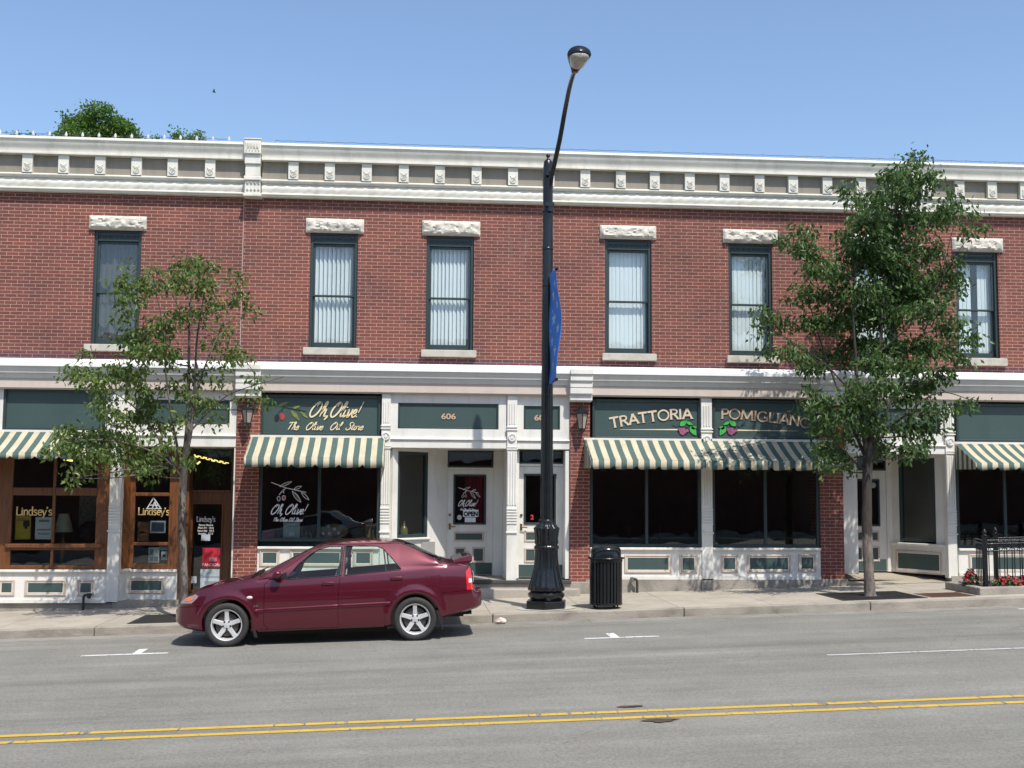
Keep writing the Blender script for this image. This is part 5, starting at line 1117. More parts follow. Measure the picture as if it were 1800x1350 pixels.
# bird
bc = Vector((*[F0.px(376, 162, 30)[0]], 30, F0.px(376, 162, 30)[1])); m = MB(); m.tube([bc + Vector((-.16, 0, .02)), bc + Vector((-.06, 0, .03)), bc + Vector((.05, 0, 0)), bc + Vector((.17, 0, -.04))], [.02, .045, .05, .012], 8)
for s in (-1, 1):
    q = [bc + Vector((-.06, s * .03, .03)), bc + Vector((.05, s * .03, .02)), bc + Vector((.10, s * .2, .16)), bc + Vector((.06, s * .34, .20)), bc + Vector((-.02, s * .2, .18))]
    i = [m.P(p) for p in q]; m.face(i); j = [m.P(p + Vector((0, 0, -.008))) for p in q]; m.face(j[::-1])
m.v = [tuple(bc + (Vector(v) - bc) * .5) for v in m.v]
solo(m, 'bird', pm('dark_feathers', (.02, .02, .022), .8), tuple(bc), 'small dark bird flying in the sky over the left building', 'bird')
# clips and wire on the cornice
def clips(x0, x1, pitch, label, big):
    z = 8.478; t = thing('light_string', label, 'string of lights', (x0, -.2, z)); m = MB(); n = int((x1 - x0) / pitch); pts = []
    first = None
    for k in range(min(n, 60)):
        x = x0 + pitch * (k + .5); pts.append((x, -.22, z + .045)); pts.append((x + pitch / 2, -.22, z + .035)) if k < n - 1 else None
        if first is None:
            q = MB(); q.box(-.005, .005, -.005, .005, 0, .055)
            if big: q.lathe((0, 0, 0), [(.006, .01), (.024, .02), (.024, .06), (.012, .07), (.009, .09), (.001, .095)], 8)
            o = q.build('bulb' if big else 'clip', pm('frosted_bulb', (.6, .6, .58), .4) if big else MT['steel'], t, local=True); first = o
        else: o = first.copy(); COL.objects.link(o)
        o.location = Vector((x, -.22, z - .002)) - Vector(t.location)
    m.tube(pts, .004, 4); m.build('wire', MT['iron'], t)
clips(PX1 + .1, XR - .1, .287, 'thin wire on small clips along the top of the long building cornice', False); clips(XL + .1, PX0 - .1, .292, 'string of pale bulbs along the top of the left building cornice', True)
# ------------------------------------------------------------------ things in and on the shop windows
def flat(name, fr, x0, y0, x1, y1, d, mat, label, cat, decor=None):
    a, b, c, e = fr.box(x0, y0, x1, y1, d); p = fr((a + b) / 2, d, c); t = thing(name, label, cat, p)
    MB(fr).box(a, b, d - .002, d + .002, c, e).build('sheet', mat, t)
    for q in (decor or []):
        m = MB(fr); m.box(a + (b - a) * q[0], a + (b - a) * q[1], d - .0045, d - .0022, c + (e - c) * q[2], c + (e - c) * q[3]); m.build('print', q[4], t)
    return t, (a, b, c, e)
yel = pm('yellow_poster', (.62, .42, .03), .6, .1, 8); drk = pm('dark_print', (.03, .03, .05), .6); gry = pm('grey_print', (.25, .27, .32), .6); org = pm('orange_print', (.55, .22, .05), .6); redp = pm('red_poster', (.50, .02, .045), .5, .15, 5); blu = pm('blue_print', (.08, .12, .22), .6); lt = pm('light_blue_paper', (.42, .50, .54), .6, .15, 6)
DW = .092
flat('poster', F0, 27, 907, 54, 948, DW, yel, 'yellow poster with a dark figure in the left window of the wooden shopfront', 'poster', [(.05, .6, .78, .92, org), (.5, .92, .55, .82, drk), (.6, .8, .45, .55, drk)])
flat('notice', F0, 62, 909, 92, 948, DW, MT['paper'], 'white notice beside the yellow poster in the wooden shopfront', 'notice', [(.2, .8, .78, .88, gry), (.1, .9, .40, .46, org), (.15, .85, .2, .3, lt)])
t = lw
m = MB(F0); u, z = F0.px(28, 905.5, .07); u2, _ = F0.px(92, 905.5, .07); write(m, "Lindsey's", [(u, z), (u2, z)], .15, .018, .07, GL, wide=None); m.build('window_lettering', MT['gold'], lw)
# table lamp behind the glass
lx0, ly0 = X(112, .6, 920), .6; t = thing('table_lamp', 'table lamp with a cream shade inside the left window', 'lamp', (lx0, ly0, .9)); m = MB(); m.lathe((lx0, ly0, 0), [(.17, Z(935, 112, .6)), (.09, Z(903, 112, .6))], 24, cap=False); m.build('lamp_shade', pm('cream_shade', (.95, .88, .68), .8), t, smooth=50); m = MB(); m.lathe((lx0, ly0, 0), [(.09, .6), (.09, .63), (.03, .66), (.05, .9), (.06, 1.1), (.02, 1.2), (.015, Z(930, 112, .6))], 14); m.build('lamp_stem', MT['brass'], t, smooth=50)
m = MB(); m.box(lx0 - .3, lx0 + .9, .35, .95, .56, .6); m.box(lx0 - .28, lx0 + .88, .4, .93, .3, .559); solo(m, 'display_table', pm('dark_display_cloth', (.03, .025, .03), .9), (lx0 + .3, .65, .3), 'dark display table inside the left window', 'table')
# hanging bag / dark dress form
bx = X(155, .7, 925); m = MB(); m.lathe((bx, .8, Z(952, 155, .8)), [(.16, 0), (.2, .08), (.21, .2), (.17, .3), (.08, .37), (.02, .38)], 18); solo(m, 'handbag', pm('black_leather', (.02, .012, .015), .4, .2, 20), (bx, .8, Z(952, 155, .8)), 'rounded black handbag displayed behind the table lamp', 'bag', smooth=60)
m = MB(); a, b, c, e = F0.box(139, 870, 172, 930, 1.1); m.box(a, b, 1.1, 1.13, c, e); solo(m, 'display_screen', pm('pale_patterned_screen', (.38, .36, .36), .9, .6, 30), ((a + b) / 2, 1.1, c), 'pale patterned screen standing behind the black handbag', 'screen')
DS = D4 + .06
flat('poster', F0, 242, 917, 262, 951, DS, pm('brown_poster', (.28, .14, .08), .6, .5, 9), 'brown and red poster in the narrow window beside the trunk', 'poster', [(.15, .8, .3, .6, org), (.2, .7, .4, .5, MT['paper'])])
flat('poster', F0, 264, 915.5, 291, 937, DS, MT['paper'], 'white framed blue picture in the narrow window beside the trunk', 'poster', [(.08, .92, .12, .88, blu)])
flat('notice', F0, 261, 962, 280, 989, DS, MT['paper'], 'white sheet with small pictures low in the narrow window', 'notice', [(.1, .45, .1, .4, gry), (.55, .9, .1, .4, gry), (.1, .45, .5, .9, gry)])
flat('notice', F0, 283, 969.5, 294, 984, DS, MT['paper'], 'small white card low in the narrow window', 'notice', [(.3, .7, .35, .65, drk)])
flat('notice', F0, 279.5, 960, 298, 967.5, DS, pm('grey_sheet', (.45, .46, .45), .6), 'grey strip sheet above the small card in the narrow window', 'notice')
m = MB(F0); u, z = F0.px(242.5, 905, D4 + .04); u2, _ = F0.px(298, 905, D4 + .04); write(m, "Lindsey's", [(u, z), (u2, z)], .135, .016, D4 + .04, GL, wide=None); m.build('window_lettering', MT['gold'], sw_)
m = MB(F0)
for a, b in (((259, 893), (270, 875)), ((270, 875), (282, 893)), ((263, 888), (278, 888)), ((257, 894), (284, 894)), ((268, 893), (272, 882)), ((276, 893), (272, 882))): ribbon(m, [F0.px(*a, D4 + .04), F0.px(*b, D4 + .04)], .02, D4 + .041 - .0003 * a[0] * .01)
m.build('window_emblem', pm('silver_vinyl', (.5, .52, .55), .5), sw_)
DDo = D5 + .041
m = MB(F0); u, z = F0.px(345.5, 917, DDo); u2, _ = F0.px(378.5, 917, DDo); write(m, "Lindsey's", [(u, z), (u2, z)], .10, .011, DDo, GL, wide=None); m.build('door_lettering', MT['whitetext'], ld)
for k, tx in enumerate(('Store Hours', 'Mon-Fri  10-6', 'Saturday  10-5', 'Sunday  12-5')): plain_text('door_lettering', tx, MT['whitetext'], ld, F0, F0.px(362, 920, DDo)[0], F0.px(362, 924.5 + 5 * k, DDo)[1], .052, DDo)
flat('notice', F0, 354, 939.5, 369.5, 950.5, DDo, lt, 'small pale card under the opening hours on the wooden door', 'notice')
t, b = flat('poster', F0, 355.5, 963, 390, 997, DDo - .004, redp, 'red poster at the foot of the wooden door', 'poster', [(.35, .75, .3, .5, pm('pink_print', (.5, .2, .22), .6))])
plain_text('poster_lettering', 'PANDORA', MT['whitetext'], t, F0, (b[0] + b[1]) / 2, b[2] + .02, .075, DDo - .012)
flat('poster', F0, 352, 1000.5, 390, 1033, DDo - .004, lt, 'pale blue poster below the red one', 'poster', [(.1, .9, .55, .62, gry), (.2, .8, .15, .35, gry)])
flat('notice', F0, 334.5, 1013, 345.5, 1025, DDo, lt, 'small pale square card low on the left of the wooden door', 'notice')
# warm bulbs inside the wooden shop
t = thing('ceiling_light', 'row of glowing warm bulbs inside over the wooden door', 'light', (X(365, 2.2, 808), 2.2, 3.2)); em = emis('warm_bulb', (1, .70, .22), 2.2)
for k in range(15):
    px = 331 + 68 * k / 14; py = 797.5 + 17 * (k / 14) ** .9 + (1 if k % 2 else -1); u, z = F0.px(px, py, 2.2); m = MB(); m.tube([(u - .035, 2.2, z + .008), (u + .035, 2.2, z - .008)], .010 if k % 3 else .016, 6); m.build('bulb', em, t)
u, z = F0.px(349, 814, 2.2); m = MB(); m.tube([(u - .03, 2.2, z - .02), (u + .03, 2.2, z + .03)], .018, 6); m.build('bulb', em, t)
t = thing('ceiling_light', 'two glowing warm bulbs inside the left window under the awning', 'light', (X(120, 2.2, 809), 2.2, 3.2))
for px, py in ((116, 808), (124, 809.5)): u, z = F0.px(px, py, 2.2); m = MB(); m.tube([(u - .04, 2.2, z + .004), (u + .04, 2.2, z - .004)], .022, 6); m.build('bulb', em, t)
# olive shop window
DO = .038
def s2(x, y): return F0.px(400 + x / 3.97, 660 + y / 3.97, DO)
whl = MT['whitetext']; m = MB(F0); u, z = s2(298, 968); write(m, 'Oh,', [(u, z), (u + 2, z)], .175, .018, DO, GS, .42, False, taper=True, wide=.95); u, z = s2(398, 968); write(m, 'Olive!', [(u, z), (u + 2, z)], .175, .018, DO, GS, .42, False, taper=True, wide=.95); m.build('window_lettering', whl, olive_win)
m = MB(F0)
u, z = s2(316, 1018); write(m, 'The Olive Oil Store', [(u, z), (u + 3, z)], .065, .009, DO, GS, .42, False, wide=1.1); m.build('window_lettering', whl, olive_win)
def mp(x, y): return s2(305 + (x - 240) * .53, 700 + (y - 40) * .58)
def outl(root, S_, sc, w_, d, mat):
    m = MB(F0)
    for cx, cy, rx, ry in ((405, 305, .040, .055), (338, 315, .036, .055)):
        u, z = S_(cx, cy); ribbon(m, [(u + rx * sc * math.cos(2 * math.pi * k / 16), z + ry * sc * math.sin(2 * math.pi * k / 16)) for k in range(17)], w_, d)
    for a, b_, c_, e_, w2 in ((350, 170, 510, 110, .03), (540, 200, 640, 165, .028), (515, 225, 630, 360, .04), (635, 240, 735, 330, .032)):
        p, q = S_(a, b_), S_(c_, e_); L = math.hypot(q[0] - p[0], q[1] - p[1]); tx, tz = (q[0] - p[0]) / L, (q[1] - p[1]) / L
        for s in (-1, 1): ribbon(m, [(p[0] + tx * L * t_ - s * tz * w2 * sc * math.sin(math.pi * t_), p[1] + tz * L * t_ + s * tx * w2 * sc * math.sin(math.pi * t_)) for t_ in [k / 8 for k in range(9)]], w_, d - .0004 * (s + 1))
    for pts in (((240, 120), (330, 150), (430, 185), (560, 212), (700, 240)), ((430, 190), (370, 240), (345, 270)), ((400, 200), (405, 250))): ribbon(m, [S_(*p) for p in pts], w_ * 1.4, d - .001)
    m.build('window_emblem', mat, root)
outl(olive_win, mp, .75, .009, DO, whl)
m = MB(F0); p, q = mp(540, 232), mp(625, 350); leafshape(m, *p, *q, .022, DO + .0045, .002); p, q = mp(370, 165), mp(500, 118); leafshape(m, *p, *q, .016, DO + .0045, .002); m.build('window_emblem', leafg, olive_win)
u, z = mp(405, 305); m = MB(F0); m.pris([(u + .024 * math.cos(k * math.pi / 6), z + .036 * math.sin(k * math.pi / 6)) for k in range(12)], DO + .002, DO + .004); m.build('window_emblem', olred, olive_win)
flat('notice', F0, 498, 915, 527, 945, .10, lt, 'pale square notice low in the olive oil shop window', 'notice', [(.35, .65, .1, .3, MT['paper'])])
zsl = wz0 + .03
tbx = MB(); tbx.box(X(460, .5), X(665, .5), .12, .75, zsl - .5, zsl - .03); solo(tbx, 'display_shelf', pm('dark_green_shelf', (.03, .05, .045), .7), (X(560, .5), .4, zsl - .5), 'low display shelf inside the olive oil shop window', 'shelf')
tr = thing('display_tray', 'round wooden tray with white saucers in the olive oil shop window', 'tray', (X(587, .3, 930), .3, zsl - .03)); m = MB(); u, z = F0.px(587, 934, .3); m.pris([(u + .25 * math.cos(k * math.pi / 16), z + .14 * math.sin(k * math.pi / 16)) for k in range(32)], .3, .33); m.build('tray_board', pm('olive_wood', (.30, .20, .10), .5, .4, 6), tr)
for a, b in ((568, 938), (579, 938), (595, 937), (588, 930), (577, 925)): u, z = F0.px(a, b, .28); m = MB(); m.pris([(u + .028 * math.cos(k * math.pi / 6), z + .03 * math.sin(k * math.pi / 6)) for k in range(12)], .285, .299); m.build('saucer', MT['paper'], tr)
m = MB(); a, b, c, e = F0.box(642, 920, 662, 950, .3); m.box(a, b, .3, .5, c, e); solo(m, 'wooden_crate', pm('pale_pine', (.42, .30, .16), .6, .2, 5), ((a + b) / 2, .4, c), 'pale wooden crate at the right end of the olive oil shop window', 'crate', bevel=.006)
m = MB(); a, b, c, e = F0.box(461, 933, 482, 947, .25); m.box(a, b, .25, .35, c, e); solo(m, 'gift_box', pm('pink_box', (.45, .10, .16), .6, .5, 18), ((a + b) / 2, .3, c), 'pink gift box low at the left of the olive oil shop window', 'box', bevel=.006)
def bottle(x, y, z, h, r, col, label, name='bottle'):
    m = MB(); m.lathe((x, y, z), [(r, 0), (r * 1.03, h * .05), (r, h * .55), (r * .8, h * .66), (r * .32, h * .76), (r * .3, h * .95), (r * .4, h * .96), (r * .4, h)], 14); return solo(m, name, pm('bottle_glass', col, .2, .1, 20, coat=.5), (x, y, z), label, 'bottle', smooth=50)
for k, (px, lb) in enumerate(((531, 'dark green oil bottle just right of the notice'), (538, 'second oil bottle right of the notice'), (546, 'third oil bottle right of the notice, by the window bar'))): bottle(X(px, .3, 940), .3, zsl - .03, .26 - .03 * k, .03, (.06, .09, .05), lb)
vs = bottle(X(710, .55, 930), .72, Z(948, 710, .72), .34, .075, (.40, .30, .14), 'tall amber jar standing behind the narrow window of the recessed entrance', 'glass_jar')
m = MB(); bx_, by_ = X(732, .95, 940), 1.0; bz_ = Z(951, 732, 1.0); m.lathe((bx_, by_, bz_), [(.10, 0), (.15, .10), (.155, .11), (.13, .11)], 16); bk = thing('basket', 'basket of green and orange vegetables behind the narrow entrance window', 'basket', (bx_, by_, bz_)); m.build('basket_body', pm('wicker', (.28, .14, .06), .8, .4, 30, bmp=.006), bk); random.seed(4)
for k in range(9):
    a = random.uniform(0, 6.28); r_ = random.uniform(0, .09); m = MB(); m.lathe((bx_ + r_ * math.cos(a), by_ + r_ * math.sin(a), bz_ + .11 + random.uniform(0, .03)), [(.001, -.035), (.03, -.02), (.036, 0), (.03, .02), (.001, .035)], 8); m.build('vegetable', pm('veg', ((.10, .22, .03), (.50, .22, .04), (.55, .50, .30))[k % 3], .5), bk, smooth=60)
m = MB(); m.box(X(700, .9), X(748, .9) + .2, .62, 1.4, .6, Z(951, 725, .9) - .004); solo(m, 'display_shelf', pm('pale_shelf', (.3, .3, .28), .7), (X(725, .9), 1, .6), 'pale shelf behind the narrow entrance window carrying jar and basket', 'shelf')
# olive shop door: curtain, decal, open sign
do_ = D1 + .041
def s3(x, y): return F0.px(650 + x / 3.2135, 660 + y / 3.2135, do_)
m = MB(); u0_, u1_ = X(817, D1 + .12, 880), X(853, D1 + .12, 880); z0_, z1_ = gb[2], gb[3] + .02; n = 40; A = [[m.P((u0_ + (u1_ - u0_) * i / n, D1 + .14 + .018 * math.sin(i * .9) + .008 * math.sin(i * .37), z)) for i in range(n + 1)] for z in (z0_ - .05, z1_)]
for i in range(n): m.face([A[0][i], A[0][i + 1], A[1][i + 1], A[1][i]])
solo(m, 'door_curtain', pm('crimson_curtain', (.36, .02, .05), .85, .2, 4), ((u0_ + u1_) / 2, D1 + .14, z0_), 'crimson curtain hanging behind the glass of the olive oil shop door', 'curtain', smooth=60, fix=False)
m = MB(F0); u, z = s3(497, 738); write(m, 'Oh,Olive!', [(u, z), (u + 2, z)], .115, .013, do_, GS, .42, False, taper=True, wide=.86); u, z = s3(508, 762); write(m, 'The Olive Oil Store', [(u, z), (u + 2, z)], .04, .006, do_, GS, .42, False, wide=1.0); m.build('door_lettering', whl, od)
outl(od, lambda x, y: s3(500 + (x - 240) * .25, 612 + (y - 40) * .26), .42, .006, do_, whl)
t, b = flat('open_sign', F0, 814, 896, 841, 908.5, do_ - .012, MT['paper'], 'small white OPEN sign hung a little askew on the olive oil shop door', 'sign')
plain_text('sign_lettering', 'OPEN', MT['shade'], t, F0, (b[0] + b[1]) / 2, b[2] + .018, .115, do_ - .018, bold=.006, sx=.92)
flat('notice', F0, 817, 909.5, 836, 918, do_ - .004, MT['paper'], 'white slip of paper under the OPEN sign', 'notice')
u, z = F0.px(807.5, 909.5, do_); m = MB(F0); m.pris([(u + .045 * math.cos(k * math.pi / 10), z + .05 * math.sin(k * math.pi / 10)) for k in range(20)], do_ - .003, do_ - .0015); m.build('round_sticker', pm('pale_round_sticker', (.5, .5, .46), .6, .3, 60), od)
# ------------------------------------------------------------------ the row across the street (seen in the glass)
ob_ = thing('brick_building', 'brick row on the other side of the street, mirrored in the shop glass', 'building', (2, -29, 0))
def orow():
    hs = [(-24 + 3.0 * k + (.5 if k % 3 == 0 else 0), -24 + 3.0 * k + 1.1, 4.6, 6.6) for k in range(18)]
    m = MB(F(31, -24.5, -27, -24.5)); us = [0, 58]
    m.box(0, 58, 0, 6, -1.2, 7.6); m.build('wall', pm('far_brick', (.14, .06, .045), .9, .3, 2), ob_)
    m = MB(); 
    m.box(-27.3, 31.3, -24.9 + .0, -24.2, 7.3, 7.9); m.build('cornice', MT['cream'], ob_)
    for k in range(17):
        x = -25 + 3.3 * k; m = MB(); m.box(x, x + 1.0, -24.53, -24.502, 4.4, 6.4); m.build('window', MT['glass_up'] if False else pm('far_window_glass', (.05, .06, .07), .05), ob_)
    for k in range(9):
        x = -25.6 + 6.3 * k; m = MB(); m.box(x, x + 4.6, -24.54, -24.502, .8, 3.0); m.build('shop_window', pm('far_shop_glass', (.03, .035, .04), .05), ob_)
    m = MB(); m.box(-27, 31, -24.8, -24.15, 3.3, 3.7); m.build('sign_band', MT['white'], ob_)
orow()

cloth = pm('table_linen', (.45, .43, .40), .9, .1, 5); dkw = pm('dark_chair_wood', (.06, .03, .018), .5, .2, 8)
def dining(x, y, k):
    z0 = zf - .015; t = thing('dining_table', 'dining table %s' % ('nearest the left end of the TRATTORIA window', 'near the window bar of the TRATTORIA window', 'left inside the POMIGLIANO window', 'right inside the POMIGLIANO window', 'inside the far right window')[k], 'table', (x, y, z0), 'laid tables inside the dining room'); m = MB(); m.box(x - .4, x + .4, y - .38, y + .38, z0 + .73, z0 + .75)
    m.build('table_top', dkw, t, bevel=.01); m = MB(); m.lathe((x, y, z0), [(.25, 0), (.25, .03), (.04, .06), (.04, .728)], 16); m.build('pedestal', dkw, t, smooth=40)
    m = MB(); m.box(x - .41, x + .41, y - .39, y + .39, z0 + .752, z0 + .757); m.build('tablecloth', cloth, t)
    for s in (-1, 1):
        c = thing('dining_chair', 'dark wooden dining chair on the %s of %s' % ('left' if s < 0 else 'right', ('the first table', 'the second table', 'the third table', 'the fourth table', 'the far right table')[k]), 'chair', (x + s * .62, y, z0), 'dark chairs inside the dining room'); cx = x + s * .62
        m = MB(); m.box(cx - .2, cx + .2, y - .2, y + .2, z0 + .43, z0 + .47); m.build('seat', dkw, c, bevel=.01)
        m = MB(); m.box(cx + s * .18 - .015, cx + s * .18 + .015, y - .2, y + .2, z0 + .62, z0 + .98); m.build('backrest', dkw, c, bevel=.01)
        for a in (-1, 1):
            for b_ in (-1, 1): m = MB(); m.box(cx + a * .17 - .015, cx + a * .17 + .015, y + b_ * .17 - .015, y + b_ * .17 + .015, z0, z0 + (.429 if a != s else .619)); m.build('leg', dkw, c)
for k, (px, y) in enumerate(((1085, .95), (1175, 1.15), (1300, .95), (1400, 1.2), (1745, 1.1))): dining(X(px, y, 940), y, k)
# ------------------------------------------------------------------ the parked car
CARX, CARY = X(566, -5.0, 1100), -5.0      # near side plane
carg = G * CARX
car = thing('parked_car', 'dark red four door saloon car with boot spoiler and alloy wheels parked at the kerb', 'car', (CARX, CARY + .855, carg + .003), rot=(0, -math.atan(G), 0))
WB, WR = 1.305, .300
def it(x, p): return float(np.interp(x, [a for a, _ in p], [b for _, b in p]))
def smooth_curve(p, k):
    xs = np.arange(-2.06, 2.2601, .01); ys = np.interp(xs, [a for a, _ in p], [b for _, b in p]); r = int(k / .01)
    if r:
        ker = np.hanning(2 * r + 3); ker /= ker.sum(); ys = np.convolve(np.pad(ys, r + 1, mode='edge'), ker, 'valid')
    return lambda x: float(np.interp(x, xs, ys))
ztop_f = smooth_curve([(-2.06, .50), (-2.03, .585), (-1.97, .655), (-1.9, .70), (-1.75, .785), (-1.5, .858), (-1.25, .905), (-1.0, .945), (-.93, .957), (-.5, 1.165), (-.12, 1.345), (.05, 1.39), (.3, 1.415), (.55, 1.423), (.85, 1.415), (1.1, 1.385), (1.3, 1.315), (1.55, 1.185), (1.72, 1.10), (1.8, 1.078), (2.0, 1.055), (2.10, 1.04), (2.26, 1.03)], .05)
zs_f = smooth_curve([(-2.06, .50), (-2.0, .60), (-1.9, .66), (-1.75, .735), (-1.5, .80), (-1.25, .85), (-1.0, .885), (-.6, .90), (.3, .935), (1.2, .985), (1.7, 1.02), (2.0, 1.015), (2.12, 1.0), (2.26, .98)], .08)
zb_f = smooth_curve([(-2.06, .32), (-1.95, .255), (-1.7, .205), (-.9, .175), (.9, .19), (1.6, .26), (1.75, .30), (2.2, .40), (2.26, .43)], .06)
w_f = smooth_curve([(-2.06, .50), (-2.02, .60), (-1.96, .68), (-1.88, .735), (-1.75, .785), (-1.5, .825), (-1.1, .845), (0, .852), (1.1, .85), (1.6, .838), (1.9, .80), (2.06, .76), (2.16, .72), (2.22, .66), (2.26, .56)], .03)
def wroof(x): return it(x, [(-1, .60), (-.1, .565), (.4, .56), (1.1, .55), (1.7, .58)])
def section(x, ins=0.0, top_ins=None):
    """half section, bottom centre -> top centre"""
    ti = ins if top_ins is None else top_ins
    zb, zt, zs, w = zb_f(x) + ins, ztop_f(x) - ti, zs_f(x), w_f(x) - ins
    tail = max(0, min(1, (x - 2.10) / .045))          # the bumper stands proud of the boot
    ztl = zt * (1 - tail) + (.665 - ti * .3) * tail
    nose = 1
    zt = min(zt, ztl); zs = min(zs, zt - .035)
    zs = max(zs, zb + .08); zt = max(zt, zs + .01); wr = wroof(x) - ins; zr0 = 1.345
    t = max(0, min(1, (zt - .045 - zs) / (zr0 - zs))) if zt > zs + .12 else 0
    cab = max(0, min(1, (zt - zs - .05) / .12))
    pts = [(0, zb), (w * .5, zb), (w - .12, zb), (w - .045, zb + .012)]
    n = 18
    for k in range(n + 1):
        s = k / n; z = zb + .04 + (zs - zb - .04) * s; y = w
        y -= .035 * max(0, (.33 - z) / .2) if z < .33 else 0
        y -= .045 * max(0, (z - .60) / .40) ** 1.6
        y -= .022 * s ** 6
        if .54 < z < .62: y -= 0
        for wx in (-WB, WB):
            r = math.hypot(x - wx, z - .305); y += .020 * math.exp(-((r - .385) / .045) ** 2) if z < .80 else 0
        pts.append((y, z))
    ys = pts[-1][0]; m_ = 12; zr = zs + (zr0 - zs) * t; yr_full = wr; yr = (ys - .012) + (yr_full - ys + .012) * t
    if cab <= 0: yr = ys - .045; zr = zt - .022; zr = max(zr, zs + .005)
    else:
        yr = yr * cab + (ys - .045) * (1 - cab); zr = zr * cab + max(zt - .022, zs + .005) * (1 - cab)
    for k in range(1, m_ + 1):
        s = k / m_; b = 4 * s * (1 - s) * .018 * cab
        yy = (ys - .010) * (1 - s) + yr * s + b if k > 0 else ys; pts.append((yy, zs + .006 + (zr - zs - .006) * s))
    for a in (25, 50, 72): pts.append((yr - .045 * math.sin(R(a)) * 1.0, zr + (zt - .028 - zr) * (1 - math.cos(R(a)))))
    y_, z_0 = pts[-1]; q = 8
    for k in range(1, q + 1):
        s = k / q; pts.append((y_ * (1 - s), z_0 + (zt - z_0) * (1 - (1 - s) ** 2)))
    return pts
def loft(ins=0, x0=-2.06, x1=2.26, step=.03, top_ins=None, endscale=True):
    v = []; f = []; rings = []; n = int((x1 - x0) / step)
    for i in range(n + 1):
        x = x0 + (x1 - x0) * i / n; h = section(x, ins, top_ins); full = h + [(-y, z) for y, z in h[1:-1]][::-1]
        rings.append([len(v) + k for k in range(len(full))]); v += [(x, y, z) for y, z in full]
    for A, B in zip(rings, rings[1:]):
        k = len(A)
        for j in range(k): f.append((A[j], B[j], B[(j + 1) % k], A[(j + 1) % k]))
    f.append(tuple(rings[0])); f.append(tuple(rings[-1][::-1]))
    return v, f
def mk(v, f, name='t'):
    me = bpy.data.meshes.new(name); me.from_pydata(v, [], f); b = bmesh.new(); b.from_mesh(me); bmesh.ops.remove_doubles(b, verts=b.verts, dist=.0004); bmesh.ops.recalc_face_normals(b, faces=b.faces); b.to_mesh(me); b.free()
    o = bpy.data.objects.new(name, me); COL.objects.link(o); return o
def mbo(m): return mk(m.v, m.f)
def boo(a, b, op='DIFFERENCE', keep=False):
    md = a.modifiers.new('b', 'BOOLEAN'); md.operation = op; md.object = b; md.solver = 'EXACT'
    bpy.context.view_layer.update(); dg = bpy.context.evaluated_depsgraph_get(); me = bpy.data.meshes.new_from_object(a.evaluated_get(dg)); a.modifiers.clear(); old = a.data; a.data = me; bpy.data.meshes.remove(old)
    if not keep: bpy.data.objects.remove(b)
    return a
def cp(o): c = o.copy(); c.data = o.data.copy(); COL.objects.link(c); return c
def fin(o, name, mat, parent, ang=32, label=None):
    o.name = name; o.data.name = name; o.data.materials.clear(); o.data.materials.append(mat); o.data.polygons.foreach_set('material_index', [0] * len(o.data.polygons)); o.data.polygons.foreach_set('use_smooth', [True] * len(o.data.polygons)); o.data.set_sharp_from_angle(angle=R(ang)); o.parent = parent
    if label: o['label'] = label
    return o
FW = [(-.50, .895), (.245, .930), (.275, 1.325), (.10, 1.330), (-.04, 1.300), (-.16, 1.235), (-.34, 1.09)]
RW = [(.325, .935), (1.105, .985), (1.115, 1.0), (.98, 1.16), (.86, 1.285), (.78, 1.315), (.60, 1.328), (.335, 1.335)]
def inset_poly(p, d):
    c = (sum(a for a, _ in p) / len(p), sum(b for _, b in p) / len(p)); return [(a + (c[0] - a) * d / max(.05, math.hypot(a - c[0], b - c[1])), b + (c[1] - b) * d / max(.05, math.hypot(a - c[0], b - c[1]))) for a, b in p]
body = mk(*loft())
cav = mk(*loft(.04, -1.0, 1.85, .04)); boo(cav, mbo(MB().box(-.90, 1.70, -1, 1, .70, 2)), 'INTERSECT')
boo(body, cav)
cut_side = lambda: [mbo(MB().pris(FW, -1.2, 1.2, 'y')), mbo(MB().pris(RW, -1.2, 1.2, 'y'))]
ws = [(-.905, .62), (-.905, -.62), (-.13, -.50), (-.13, .50)]; rw = [(1.17, .525), (1.17, -.525), (1.69, -.665), (1.69, .665)]
cut_f = lambda: mbo(MB().pris(ws, .90, 1.6, 'z')); cut_r = lambda: mbo(MB().pris(rw, 1.0, 1.6, 'z'))
for c in cut_side() + [cut_f(), cut_r()]: boo(body, c)
for wx in (-WB, WB):
    for s in (-1, 1):
        m = MB(); m.lathe((wx, 0, .312), [(.348, .58 * s), (.348, 1.1 * s)], 40, ax='y'); boo(body, mbo(m))
# panels: doors cut out of the shell
FDp = [(-.80, .30), (-.74, .215), (.232, .215), (.232, .60), (.283, 1.10), (.300, 1.352), (.08, 1.358), (-.08, 1.32), (-.24, 1.225), (-.62, .975), (-.79, .84)]
RDp = [(.237, .215), (.80, .215), (.93, .40), (1.02, .58), (1.15, .70), (1.21, .80), (1.205, .95), (1.16, 1.03), (1.02, 1.19), (.90, 1.315), (.80, 1.345), (.60, 1.355), (.305, 1.353), (.288, 1.10), (.237, .60)]
doors = []
paint = newmat('maroon_car_paint'); pmn, n, b = paint; b.inputs['Base Color'].default_value = (.105, .004, .014, 1); b.inputs['Metallic'].default_value = .45; b.inputs['Roughness'].default_value = .34; b.inputs['Coat Weight'].default_value = 1; b.inputs['Coat Roughness'].default_value = .04
fl_ = ramp(n, noi(n, pos_vec(n), 900, 1), [(.35, (.078, .0035, .012)), (.65, (.115, .005, .019))]); n.links.new(fl_, b.inputs['Base Color']); PAINT = pmn
rub = pm('black_rubber', (.012, .012, .013), .6, .1, 10); tyrem = pm('tyre_rubber', (.028, .027, .026), .75, .2, 20); alloy = pm('silver_alloy', (.66, .66, .66), .35, .05, 10, metal=.35)
